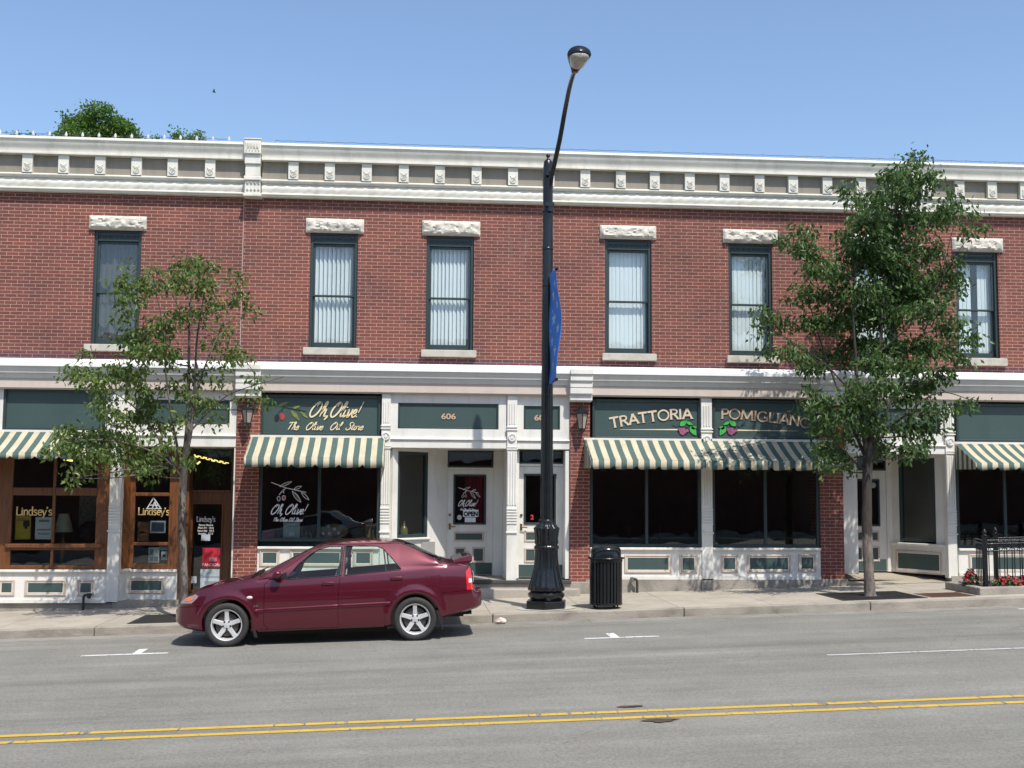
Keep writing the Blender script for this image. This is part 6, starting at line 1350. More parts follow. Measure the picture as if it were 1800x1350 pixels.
dkm = pm('underbody_black', (.012, .012, .012), .8, .2, 10); chrome = pm('chrome', (.7, .7, .7), .12, .03, 5, metal=1)
for poly, nm in ((FDp, 'f'), (RDp, 'r')):
    for s in (-1, 1):
        a, b_ = (.70, 1.1) if s > 0 else (-1.1, -.70)
        # the prism follows the tumblehome: start inside the window line
        a, b_ = (.42, 1.1) if s > 0 else (-1.1, -.42)
        pr_ = mbo(MB().pris(inset_poly(poly, .006), a, b_, 'y')); d = cp(body); boo(d, pr_, 'INTERSECT')
        # keep only the outer skin region of the lower solid
        doors.append((d, nm, s))
for poly in (FDp, RDp):
    for s in (-1, 1):
        a, b_ = (.42, 1.1) if s > 0 else (-1.1, -.42); boo(body, mbo(MB().pris(poly, a, b_, 'y')))
# fuel flap (far side has none)
FL = [(1.47, .755), (1.475, .74), (1.665, .74), (1.67, .755), (1.67, .875), (1.66, .89), (1.48, .89), (1.47, .875)]
flap = cp(body); boo(flap, mbo(MB().pris(inset_poly(FL, .0035), -1.1, -.80, 'y')), 'INTERSECT'); boo(body, mbo(MB().pris(FL, -1.1, -.80, 'y')))
# seams: bonnet, boot lid, bumpers as thin cuts
def slot(a, b, y0=-1.1, y1=1.1, w_=.0045, depth=None):
    dx, dz = b[0] - a[0], b[1] - a[1]; l = math.hypot(dx, dz); nx, nz = -dz / l * w_ / 2, dx / l * w_ / 2
    return mbo(MB().pris([(a[0] + nx, a[1] + nz), (b[0] + nx, b[1] + nz), (b[0] - nx, b[1] - nz), (a[0] - nx, a[1] - nz)], y0, y1, 'y'))
for s in (-1, 1):
    a, b_ = (-1.1, -.60) if s < 0 else (.60, 1.1)
    boo(body, slot((-1.99, .545), (-1.62, .565), a, b_)); boo(body, slot((1.67, .645), (2.13, .675), a, b_))
    boo(body, slot((2.06, .70), (2.075, .99), *((-1.1, -.70) if s < 0 else (.70, 1.1))))
fin(body, 'body', PAINT, car)
door_objs = {}
for d, nm, s in doors:
    o = fin(d, 'door', PAINT, car); door_objs[(nm, s)] = o
fin(flap, 'fuel_flap', PAINT, car)
# glass: outer skin inside the window openings
def pane(polyobj, filt, name='window_pane', mat=None, ins=.010):
    g = mk(*loft(ins, step=.04)); boo(g, polyobj, 'INTERSECT'); b = bmesh.new(); b.from_mesh(g.data)
    bmesh.ops.delete(b, geom=[f_ for f_ in b.faces if not filt(f_)], context='FACES'); b.to_mesh(g.data); b.free(); return g
cg_ = glassm('car_glass', (.80, .88, .84), ior=1.5); cgd = glassm('car_rear_glass', (.45, .50, .46), ior=1.5)
for poly, nm in ((FW, 'f'), (RW, 'r')):
    for s in (-1, 1):
        g = pane(mbo(MB().pris(inset_poly(poly, -.012), .3 * s, 1.1 * s, 'y')), lambda f_: f_.normal.y * s > .5 and abs(f_.calc_center_median().y) > .4); fin(g, 'window_pane', cg_, door_objs[(nm, s)], 60)
g = pane(cut_f(), lambda f_: f_.normal.z > .3 and f_.calc_center_median().z > .93); fin(g, 'windscreen', cg_, car, 60)
g = pane(cut_r(), lambda f_: f_.normal.z > .3 and f_.calc_center_median().z > 1.03); fin(g, 'rear_window', cgd, car, 60)
# side surface height: y of the skin at x,z
def skin(x, z, s=-1):
    h = section(x)[3:23 + 12]
    for (ya, za), (yb, zb2) in zip(h, h[1:]):
        if za <= z <= zb2 and zb2 > za: return s * (ya + (yb - ya) * (z - za) / (zb2 - za))
    return s * h[-1][0]
def strip_on(m, pts, r, s=-1, off=.0, n=6):
    m.tube([(x, skin(x, z, s) + s * off, z) for x, z in pts], r, n)
def dens(p, k=6): return [(a[0] + (b[0] - a[0]) * t / k, a[1] + (b[1] - a[1]) * t / k) for a, b in zip(p, p[1:]) for t in range(k)] + [p[-1]]
for s in (-1, 1):
    for nm, poly in (('f', FW), ('r', RW)):
        m = MB(); strip_on(m, dens(poly + [poly[0]], 5), .0075, s); m.build('window_seal', rub, door_objs[(nm, s)], local=True, smooth=60)
    m = MB(); m.pris([(.905, .975), (.925, .975), (.885, 1.27), (.868, 1.27)], 0, .006) if False else strip_on(m, dens([(.905, .975), (.895, 1.10), (.872, 1.275)], 5), .010, s); m.build('window_divider', rub, door_objs[('r', s)], local=True, smooth=60)
    m = MB(); strip_on(m, dens([(.262, .93), (.285, 1.12), (.305, 1.335)], 6), .019, s, -.004); m.build('centre_pillar_trim', rub, car, local=True, smooth=60)
    # moulding strips
    for nm, a, b_ in (('f', (-.785, .484), (.228, .510)), ('r', (.242, .511), (.955, .528))):
        m = MB(); n_ = 20; A = []
        for k in range(n_ + 1):
            x = a[0] + (b_[0] - a[0]) * k / n_; z = a[1] + (b_[1] - a[1]) * k / n_; e = 1 if 0 < k < n_ else .3
            A.append([m.P((x, skin(x, z + dz, s) + s * oy * e, z + dz)) for dz, oy in ((-.028, -.002), (-.022, .012), (.012, .015), (.024, .008), (.028, -.002))])
        for P_, Q in zip(A, A[1:]):
            for j in range(4): m.face([P_[j], Q[j], Q[j + 1], P_[j + 1]])
        m.face(A[0]); m.face(A[-1][::-1]); m.build('side_moulding', PAINT, door_objs[(nm, s)], local=True, smooth=40)
    m = MB(); A = []
    for k in range(9):
        x = -.93 + .135 * k / 8; z = .479 + .003 * k / 8; e = 1 if 0 < k else .2; A.append([m.P((x, skin(x, z + dz, s) + s * oy * e, z + dz)) for dz, oy in ((-.028 * e, -.002), (-.022 * e, .012), (.012 * e, .015), (.024 * e, .008), (.028 * e, -.002))])
    for P_, Q in zip(A, A[1:]):
        for j in range(4): m.face([P_[j], Q[j], Q[j + 1], P_[j + 1]])
    m.build('side_moulding', PAINT, car, local=True, smooth=40)
    # sill line and handles
    for nm, hx, hz in (('f', .095, .815), ('r', 1.05, .86)):
        m = MB(); y = skin(hx, hz, s); m.pris([(hx - .085 + .17 * (k / 15), hz - .028 * math.sin(math.pi * k / 15) - .004) for k in range(16)] + [(hx + .085 - .17 * (k / 15), hz + .006 + .022 * math.sin(math.pi * k / 15)) for k in range(16)], y - s * .008, y + s * .002, 'y'); m.build('handle_recess', dkm, door_objs[(nm, s)], local=True)
        m = MB(); m.pris([(hx - .088, hz + .002), (hx - .08, hz - .012), (hx + .08, hz - .012), (hx + .088, hz + .002), (hx + .088, hz + .026), (hx + .07, hz + .034), (hx - .07, hz + .034), (hx - .088, hz + .026)], y - s * .004, y + s * .017, 'y'); m.build('handle', PAINT, door_objs[(nm, s)], local=True, bevel=.006, seg=2, smooth=50)
    # mirror
    m = MB(); mx, mz = -.60, .955; y0 = skin(-.55, .91, s); rings = []
    for t_, ry, rz in ((0, .05, .03), (.3, .07, .052), (.75, .066, .055), (.95, .05, .045), (1, .02, .02)):
        rings.append([m.P((mx + ry * math.cos(2 * math.pi * j / 14), y0 + s * (.02 + .15 * t_), mz + .02 + rz * math.sin(2 * math.pi * j / 14))) for j in range(14)])
    for A_, B_ in zip(rings, rings[1:]):
        for j in range(14): m.face([A_[j], A_[(j + 1) % 14], B_[(j + 1) % 14], B_[j]])
    m.face(rings[0][::-1]); m.face(rings[-1]); mo = m.build('door_mirror', PAINT, door_objs[('f', s)], local=True, smooth=60)
    m = MB(); m.pris([(-.73, .905), (-.47, .905), (-.49, 1.0)], y0 - s * .03, y0 + s * .012, 'y'); m.build('mirror_foot', rub, door_objs[('f', s)], local=True, bevel=.004)
    # side marker, badge
    m = MB(); y = skin(-.995, .67, s); m.lathe((-.99, y, .665), [(.001, s * .012), (.03, s * .010), (.042, s * .002), (.042, -.004 * s)], 20, ax='y'); 
    for i, (x, yy, z) in enumerate(m.v): m.v[i] = (x, yy, .665 + (z - .665) * .55)
    m.build('indicator_lens', pm('clear_lens', (.62, .60, .58), .2, .1, 30, coat=1), car, local=True, smooth=50)
    # mudflaps
    m = MB(); m.pris([(-.985, .36), (-.94, .34), (-.885, .11), (-.93, .12)], .70 * s, .845 * s, 'y'); m.build('mudflap', rub, car, local=True, bevel=.004)
    m = MB(); m.pris([(1.60, .40), (1.645, .42), (1.70, .30), (1.69, .13), (1.675, .15)], .70 * s, .84 * s, 'y'); m.build('mudflap', rub, car, local=True, bevel=.004)
    # lights: patches of the body skin, slightly proud
    for nm2, polyg, mt, a in (('headlight', [(-1.975, .60), (-1.80, .605), (-1.735, .655), (-1.70, .70), (-1.74, .728), (-1.86, .690), (-1.96, .648)], pm('headlight_lens', (.28, .22, .21), .12, .2, 30, coat=1), .45), ('tail_light', [(2.045, .675), (2.30, .675), (2.30, 1.0), (2.085, .985), (2.035, .93)], pm('red_lens', (.62, .02, .025), .15, .15, 12, coat=1), .45)):
        g = mk(*loft(-.006, step=.02)); boo(g, mbo(MB().pris(polyg, a * s, 1.1 * s, 'y')), 'INTERSECT'); fin(g, nm2, mt, car, 40)
    g = mk(*loft(-.010, step=.02)); boo(g, mbo(MB().pris([(-1.90, .632), (-1.82, .632), (-1.77, .665), (-1.80, .690), (-1.88, .672)], .5 * s, 1.1 * s, 'y')), 'INTERSECT'); fin(g, 'turn_signal', pm('orange_lens', (.70, .16, .05), .2, .1, 20, coat=1), car, 40)
    g = mk(*loft(-.010, step=.02)); boo(g, mbo(MB().pris([(2.075, .775), (2.30, .775), (2.30, .835), (2.075, .835)], .5 * s, 1.1 * s, 'y')), 'INTERSECT'); fin(g, 'reversing_lens', pm('white_lens', (.7, .68, .66), .2, .1, 20, coat=1), car, 40)
plain = F(0, 0, 1, 0)
# spoiler
m = MB(); pr_s = [(1.86, 1.088), (1.98, 1.128), (2.12, 1.156), (2.135, 1.150), (2.11, 1.09), (2.06, 1.05), (2.0, 1.045)]
A = []
for k in range(25):
    y = -.66 + 1.32 * k / 24; e = min(1, (1 - abs(y) / .66) * 7 + .0); e = math.sqrt(max(0, e)); A.append([m.P((x + (.05 if x < 1.95 else 0) * 0, y, 1.03 + (z - 1.03) * (.42 + .58 * e))) for x, z in pr_s])
for P_, Q in zip(A, A[1:]):
    for j in range(len(pr_s)): m.face([P_[j], Q[j], Q[(j + 1) % 7], P_[(j + 1) % 7]])
m.face(A[0]); m.face(A[-1][::-1]); m.build('spoiler', PAINT, car, local=True, smooth=35)
# rear plate, front grille, rear bumper strip, wipers, underside
m = MB(); m.box(2.165, 2.172, -.16, .16, .74, .88); m.build('number_plate', pm('plate', (.5, .5, .48), .5), car, local=True)
m = MB(); m.box(-2.075, -2.058, -.30, .30, .50, .545); m.box(-2.072, -2.056, -.42, .42, .33, .44); m.build('grille', rub, car, local=True)
m = MB(); m.box(-.9, .9, -.62, .62, .13, .19); m.box(1.68, 2.0, -.5, .5, .28, .36); m.tube([(1.6, .45, .22), (2.16, .45, .24)], .03, 10); m.build('underbody', dkm, car, local=True)
m = MB(); m.tube([(-.97, -.35, .972), (-.80, -.20, 1.045)], .008, 5); m.tube([(-.99, -.62, .955), (-.93, -.35, .985), (-.955, .05, .985)], .01, 5); m.tube([(-.99, .1, .965), (-.93, .3, .985), (-.955, .6, .965)], .01, 5); m.box(-1.0, -.955, -.62, .62, .935, .958); m.build('wiper', rub, car, local=True)
# badge script on the wing
m = plain_text('wing_badge', '2.0L', chrome, car, F(0, -.872, 1, -.872), 0, 0, .045, 0) ; m.location = (0, 0, 0)
for v in m.data.vertices: v.co = (v.co.x + 0 + car.location.x * 1 - .90, skin(-.90, .545) - .004 + .0 * v.co.y, v.co.z + car.location.z + .535)
# interior
seatm = pm('grey_seat_cloth', (.16, .155, .145), .9, .1, 12); lseat = pm('pale_interior_trim', (.30, .29, .27), .8, .1, 12)
for sx, rows in ((-.02, (-.36, .36)), ):
    for y in rows:
        m = MB(); m.box(-.35, .16, y - .24, y + .24, .705, .74); sp_ = [(.10, .72), (.16, .71), (.36, 1.13), (.345, 1.17), (.28, 1.17), (.20, .98)]
        m.pris(sp_, y - .23, y + .23, 'y'); st_ = m.build('front_seat', seatm, car, local=True, bevel=.03, seg=3, smooth=60)
        m = MB(); m.pris([(.27, 1.19), (.35, 1.19), (.385, 1.29), (.365, 1.33), (.31, 1.33), (.275, 1.27)], y - .12, y + .12, 'y'); m.tube([(.31, y - .05, 1.14), (.32, y - .05, 1.2)], .008, 5); m.tube([(.31, y + .05, 1.14), (.32, y + .05, 1.2)], .008, 5); m.build('headrest', seatm, st_, local=True, bevel=.02, seg=3, smooth=60)
m = MB(); m.pris([(1.02, .71), (1.20, .71), (1.42, 1.08), (1.38, 1.11), (1.30, 1.10)], -.6, .6, 'y'); rs = m.build('rear_seat', seatm, car, local=True, bevel=.03, seg=3, smooth=60)
for y in (-.34, .34): m = MB(); m.pris([(1.32, 1.09), (1.40, 1.09), (1.42, 1.17), (1.34, 1.17)], y - .11, y + .11, 'y'); m.build('headrest', seatm, rs, local=True, bevel=.02, seg=3, smooth=60)
m = MB(); m.pris([(-.89, .72), (-.52, .72), (-.50, .90), (-.56, .955), (-.88, .955)], -.70, .70, 'y'); ds = m.build('dashboard', rub, car, local=True, bevel=.02, seg=2)
m = MB(); c = Vector((-.36, -.36, .95)); ux, uy = Vector((.42, 0, .9)).normalized(), Vector((0, 1, 0)); m.tube([c + (ux * math.cos(a) + uy * math.sin(a)) * .18 for a in [2 * math.pi * k / 20 for k in range(21)]], .013, 6); m.tube([c - uy * .17, c, c + uy * .17], .015, 5); m.tube([c, c + Vector((-.15, 0, -.05))], .03, 6); m.build('steering_wheel', rub, car, local=True, smooth=60)
# wheels
def wheel(x, s):
    y = s * .775; cz = .300; o_ = s
    m = MB(); m.lathe((x, y, cz), [(.16, -.08 * o_), (.16, .02 * o_), (.135, .025 * o_), (.05, .03 * o_), (.05, -.08 * o_)], 28, ax='y'); w_ = m.build('wheel', pm('brake_steel', (.10, .095, .09), .5, .3, 30, metal=.7) if 'brake_steel' not in bpy.data.materials else bpy.data.materials['brake_steel'], car, local=True, smooth=40)
    m = MB(); m.lathe((x, y, cz), [(.212, -.09 * o_), (.27, -.098 * o_), (.293, -.088 * o_), (.3, -.06 * o_), (.3, .06 * o_), (.294, .085 * o_), (.272, .097 * o_), (.236, .094 * o_), (.216, .084 * o_), (.21, .07 * o_)], 56, ax='y', cap=False); m.build('tyre', tyrem, w_, local=True, smooth=50)
    m = MB(); m.lathe((x, y, cz), [(.204, -.085 * o_), (.19, -.04 * o_), (.186, .02 * o_), (.198, .062 * o_), (.203, .083 * o_), (.215, .088 * o_), (.213, .076 * o_), (.207, .06 * o_)], 48, ax='y', cap=False); rm = m.build('rim', alloy, w_, local=True, smooth=45)
    m = MB()
    for k in range(5):
        a = R(72 * k + 18 + (0 if x < 0 else 0) + 0); ca, sa = math.cos(a), math.sin(a); prof = [(.03, .040), (.075, .031), (.13, .028), (.197, .030)]
        L_, R_ = [], []
        for r_, hw in prof:
            d_ = .052 + .02 * (r_ / .2) ** 2; L_.append((r_ * ca - hw * sa, r_ * sa + hw * ca, d_)); R_.append((r_ * ca + hw * sa, r_ * sa - hw * ca, d_))
        T = [m.P((x + a_[0], y + o_ * a_[2], cz + a_[1])) for a_ in L_]; U = [m.P((x + a_[0], y + o_ * a_[2], cz + a_[1])) for a_ in R_]; V = [m.P((x + a_[0], y + o_ * (a_[2] - .035), cz + a_[1])) for a_ in L_]; W_ = [m.P((x + a_[0], y + o_ * (a_[2] - .035), cz + a_[1])) for a_ in R_]
        for j in range(3): m.face([T[j], T[j + 1], U[j + 1], U[j]]); m.face([T[j], V[j], V[j + 1], T[j + 1]]); m.face([U[j], U[j + 1], W_[j + 1], W_[j]])
    m.build('spokes', alloy, w_, local=True, bevel=.004)
    m = MB(); m.lathe((x, y, cz), [(.062, .02 * o_), (.062, .055 * o_), (.050, .060 * o_), (.001, .062 * o_)], 24, ax='y', cap=False); m.build('hub_cap', alloy, w_, local=True, smooth=40)
    for k in range(5):
        a = R(72 * k + 54); m = MB(); m.lathe((x + .052 * math.cos(a), y, cz + .052 * math.sin(a)), [(.013, .05 * o_), (.013, .0635 * o_), (.001, .064 * o_)], 10, ax='y', cap=False); m.build('wheel_bolt', rub, w_, local=True)
for x in (-WB, WB):
    for s in (-1, 1): wheel(x, s)

# silver car at the opposite kerb: the shop glass mirrors it
silver = pm('silver_car_paint', (.42, .43, .44), .3, .04, 20, metal=.5, coat=1)
def copytree(o, par=None):
    c = o.copy(); COL.objects.link(c)
    if par: c.parent = par
    if c.type == 'MESH' and PAINT.name in [m_.name for m_ in o.data.materials if m_]:
        c.data = o.data.copy(); c.data.materials.clear(); c.data.materials.append(silver)
    for ch in list(o.children): copytree(ch, c)
    return c
car2 = copytree(car); car2['label'] = 'silver saloon car parked across the street, seen only mirrored in the shop glass'
car2.location = (-3.6, -20.35, G * -3.6 + .003); car2.rotation_euler = (0, -math.atan(G), 0)
# ------------------------------------------------------------------ trees
def leafm(name, a, b_, c_, trans=.35):
    m, n, b = newmat(name); b.inputs['Roughness'].default_value = .42; b.inputs['Specular IOR Level'].default_value = .35
    g = n.nodes.new('ShaderNodeNewGeometry'); col = ramp(n, g.outputs['Random Per Island'], [(.0, a), (.5, b_), (.93, c_), (1, tuple(x * 1.25 for x in c_))])
    n.links.new(col, b.inputs['Base Color']); tl = n.nodes.new('ShaderNodeBsdfTranslucent'); hs = n.nodes.new('ShaderNodeHueSaturation'); hs.inputs['Value'].default_value = 1.6; n.links.new(col, hs.inputs['Color']); n.links.new(hs.outputs[0], tl.inputs[0])
    mx = n.nodes.new('ShaderNodeMixShader'); mx.inputs[0].default_value = trans; n.links.new(b.outputs[0], mx.inputs[1]); n.links.new(tl.outputs[0], mx.inputs[2]); n.links.new(mx.outputs[0], n.nodes['Material Output'].inputs[0]); return m
def barkm(name, a, b_, c_, scar=False):
    m, n, b = newmat(name); b.inputs['Roughness'].default_value = .9; v = pos_vec(n, (1, 1, .22)); f = noi(n, v, 26, 6, .75)
    base = ramp(n, f, [(.32, a), (.6, b_)]); pt = ramp(n, noi(n, pos_vec(n, (1, 1, .4)), 4.5, 3), [(.57, (0, 0, 0)), (.60, (1, 1, 1))])
    col = mixc(n, pt, base, c_)
    if scar:
        g = n.nodes.new('ShaderNodeNewGeometry'); sx = n.nodes.new('ShaderNodeSeparateXYZ'); n.links.new(g.outputs['Position'], sx.inputs[0]); k = n.nodes.new('ShaderNodeMath'); k.operation = 'MULTIPLY_ADD'; k.inputs[1].default_value = .9; n.links.new(noi(n, pos_vec(n, (1, 1, .3)), 7, 4), k.inputs[0]); n.links.new(sx.outputs[2], k.inputs[2])
        mk_ = ramp(n, k.outputs[0], [(0, (0, 0, 0)), (1, (1, 1, 1))]); mr = n.nodes.new('ShaderNodeMapRange'); mr.inputs[1].default_value = 1.78; mr.inputs[2].default_value = 1.70; n.links.new(k.outputs[0], mr.inputs[0]); col = mixc(n, mr.outputs[0], col, ramp(n, f, [(.35, (.10, .083, .07)), (.6, (.23, .195, .165))]))
    n.links.new(col, b.inputs['Base Color']); bump(n, f, .02, b); return m
def leaves_mesh(pts, size, seed, droop=.75):
    """pts: list of (centre, out-direction, n). returns MB with folded leaves"""
    rnd = random.Random(seed); m = MB()
    for c, out, k in pts:
        for _ in range(k):
            p = c + Vector((rnd.gauss(0, 1), rnd.gauss(0, 1), rnd.gauss(0, .8))) * size * .85
            d = (Vector((rnd.gauss(0, .55), rnd.gauss(0, .55), rnd.gauss(-droop, .45))) + out * .45).normalized()
            s = d.cross(Vector((rnd.gauss(0, 1), rnd.gauss(0, 1), rnd.gauss(0, 1)))).normalized(); L = size * rnd.uniform(.7, 1.25); w_ = L * rnd.uniform(.19, .27); nn = d.cross(s) * w_ * .35
            a = m.P(p); t = m.P(p + d * L - nn * .5); q = p + d * L * .45
            i = m.P(q + s * w_ + nn); j = m.P(q - s * w_ + nn)
            m.face([a, i, t]); m.face([a, t, j])
    return m
def tree(name, label, base, blobs, trunk, leaders, lsize, lmat, bmat, seed, nsprig, depth, group=None, perleaf=11, twig=.006, ycent=None):
    rnd = random.Random(seed); bx, by = base; z0 = walk(bx) if by > -40 and by < 2 else 0; t = thing(name, label, 'tree', (bx, by, z0), group)
    w3 = lambda px, py, y: Vector((F0.px(px, py, y)[0], y, F0.px(px, py, y)[1]))
    # trunk
    tp = [w3(a, b_, by) for a, b_, r in trunk]; tp[0].z = z0 - .03; m = MB(); m.tube(cr3(tp, 5), [float(v) for v in np.interp(np.linspace(0, len(tp) - 1, (len(tp) - 1) * 5 + 1), range(len(tp)), [r for _, _, r in trunk])], 14)
    for k, v in enumerate(m.v):
        v = Vector(v); q = noise.noise(v * 5) * .012 + noise.noise(v * 14) * .006; m.v[k] = (v.x + q, v.y + q, v.z)
    m.build('trunk', bmat, t, smooth=70)
    br = MB(); paths = []
    for ld in leaders:
        pts = [w3(a, b_, by + dy) for a, b_, dy, r in ld]; cc = cr3(pts, 5); rr = [float(v) for v in np.interp(np.linspace(0, len(pts) - 1, (len(pts) - 1) * 5 + 1), range(len(pts)), [r for _, _, _, r in ld])]
        br.tube(cc, rr, 7); paths += list(zip(cc, rr))
    sprigs = []; tot = sum(b_[2] * b_[3] * (b_[4] if len(b_) > 4 else 1) for b_ in blobs)
    for bl in blobs:
        cx, cy, rx, ry = bl[:4]; den = bl[4] if len(bl) > 4 else 1
        ax = w3(cx, cy, by); offx = (cx - trunk[-1][0]) / 200.0
        dy = rnd.uniform(-1, 1) * depth * max(.15, 1 - abs(offx) * .45); c = w3(cx, cy, by + dy); ux = .9 * abs((w3(cx + rx, cy, by + dy) - c).x); uz = .88 * abs((w3(cx, cy - ry, by + dy) - c).z)
        # bough from the nearest leader point that lies lower
        cand = [(p, r) for p, r in paths if p.z < c.z - .15 * abs(p.x - c.x)] or paths[:3]
        p, r = min(cand, key=lambda q: (q[0] - c).length + .25 * max(0, c.z - q[0].z)); mid = (p + c) / 2 + Vector((rnd.uniform(-.1, .1), rnd.uniform(-.1, .1), -.06 * (p - c).length)); r = min(r * .7, .016); cc = cr3([p, mid, c], 4); br.tube(cc, [r - (r - twig) * k / (len(cc) - 1) for k in range(len(cc))], 5)
        n = max(3, int(nsprig * rx * ry * den / tot))
        for _ in range(n):
            v = Vector((rnd.gauss(0, 1), rnd.gauss(0, 1), rnd.gauss(0, 1))).normalized() * (rnd.random() ** .45); s = c + Vector((v.x * ux, v.y * max(ux, uz) * .9, v.z * uz)); sprigs.append((s, Vector((v.x, v.y, v.z * .4)), rnd.randint(int(perleaf * .6), int(perleaf * 1.4))))
            if rnd.random() < .45: br.tube([c + (s - c) * .1, (c + s) / 2 + Vector((0, 0, .03)), s], twig * .6, 3, cap=False)
    br.build('limbs', bmat, t, smooth=70, fix=False)
    leaves_mesh(sprigs, lsize, seed + 1).build('crown', lmat, t, fix=False); return t
def zb(lst, ox, oy, s): return [(ox + b_[0] / s, oy + b_[1] / s, b_[2] / s, b_[3] / s) + tuple(b_[4:]) for b_ in lst]
LB = zb([(830, 140, 90, 50), (920, 150, 60, 40), (780, 220, 70, 50), (900, 240, 100, 55), (640, 250, 110, 55), (480, 250, 60, 50), (520, 320, 90, 40), (640, 160, 25, 25, .5), (510, 160, 20, 30, .4), (1090, 210, 50, 35), (1110, 325, 65, 30), (1160, 390, 30, 20, .5), (700, 470, 110, 60, .8), (560, 530, 110, 70, 1.15), (840, 400, 90, 50, .8), (960, 360, 60, 45), (920, 470, 50, 35, .5), (1050, 470, 60, 35, .4), (1000, 560, 90, 40, .35), (1060, 620, 110, 35, .8), (480, 410, 50, 40), (620, 600, 150, 55, 1.1), (730, 640, 80, 45), (280, 620, 40, 30, .7), (220, 720, 90, 40), (330, 760, 120, 45), (440, 720, 90, 55, .9), (560, 720, 110, 55), (720, 790, 70, 50, .7), (860, 720, 50, 50, .8), (980, 690, 70, 30, .6), (1000, 770, 60, 30, .5), (560, 830, 110, 50, .8), (380, 850, 90, 40, .7), (620, 880, 90, 50, .8), (400, 930, 90, 50, .8), (540, 960, 130, 50, .9), (860, 850, 70, 40, .7), (930, 900, 80, 45, .9), (960, 980, 40, 30, .7), (700, 1010, 90, 50, .7), (760, 970, 50, 40, .6), (240, 1060, 150, 50), (170, 1120, 120, 50), (380, 1070, 130, 60), (500, 1090, 120, 60), (350, 1160, 140, 40), (470, 1200, 70, 50), (270, 1240, 80, 40, .8), (200, 1290, 45, 30), (620, 1180, 90, 50), (600, 1250, 60, 30), (700, 1090, 70, 50, .7), (820, 1190, 40, 40, .8), (730, 1230, 50, 30, .7), (1150, 850, 70, 20, .35), (1250, 880, 40, 15, .45), (1180, 760, 40, 25, .3), (1130, 640, 60, 20, .4), (80, 1130, 40, 30, .8)], 60, 420, 3.07)
green1 = leafm('street_tree_leaf', (.055, .10, .022), (.09, .15, .036), (.17, .22, .055)); green2 = leafm('dense_tree_leaf', (.038, .085, .022), (.062, .118, .031), (.11, .175, .05), .32)
bark1 = barkm('speckled_bark', (.035, .028, .024), (.10, .083, .072), (.18, .16, .14)); bark2 = barkm('dark_bark', (.026, .021, .017), (.062, .05, .042), (.10, .084, .07), True); bark3 = barkm('far_bark', (.05, .04, .03), (.1, .08, .06), (.14, .12, .1))
tree('street_tree', 'thin sparse young street tree in front of the wooden shopfront, twigs bare at its top', T1, LB, [(323, 1062, .085), (322, 1000, .068), (319, 930, .062), (321, 870, .06), (324, 815, .055)],
     [[(324, 815, 0, .05), (330, 740, .0, .034), (332, 660, .05, .026), (333, 576, .1, .018), (336, 500, .12, .010), (328, 430, .15, .004)], [(324, 815, 0, .045), (338, 740, -.1, .03), (343, 660, -.15, .022), (347, 590, -.2, .015), (362, 500, -.25, .008), (375, 445, -.3, .003)],
      [(321, 830, 0, .03), (305, 750, -.15, .02), (292, 660, -.25, .014), (284, 560, -.3, .009), (265, 490, -.3, .005), (240, 440, -.3, .002)], [(321, 850, 0, .028), (290, 790, .1, .018), (250, 730, .2, .012), (200, 690, .3, .008), (125, 655, .3, .004)],
      [(320, 840, 0, .024), (280, 800, -.2, .016), (200, 775, -.35, .01), (110, 775, -.45, .004)], [(333, 760, 0, .02), (370, 720, -.1, .013), (410, 690, -.15, .009), (500, 662, -.15, .004)], [(343, 690, 0, .018), (370, 620, .15, .012), (400, 550, .2, .008), (420, 490, .2, .004)], [(322, 845, 0, .02), (290, 820, -.1, .012), (200, 830, -.3, .007), (130, 840, -.35, .003)],
      [(333, 580, .1, .012), (305, 520, .1, .007), (290, 450, .1, .003)], [(336, 520, .1, .008), (318, 470, 0, .004), (295, 430, 0, .002)]], .104, green1, bark1, 11, 640, .75, perleaf=12)
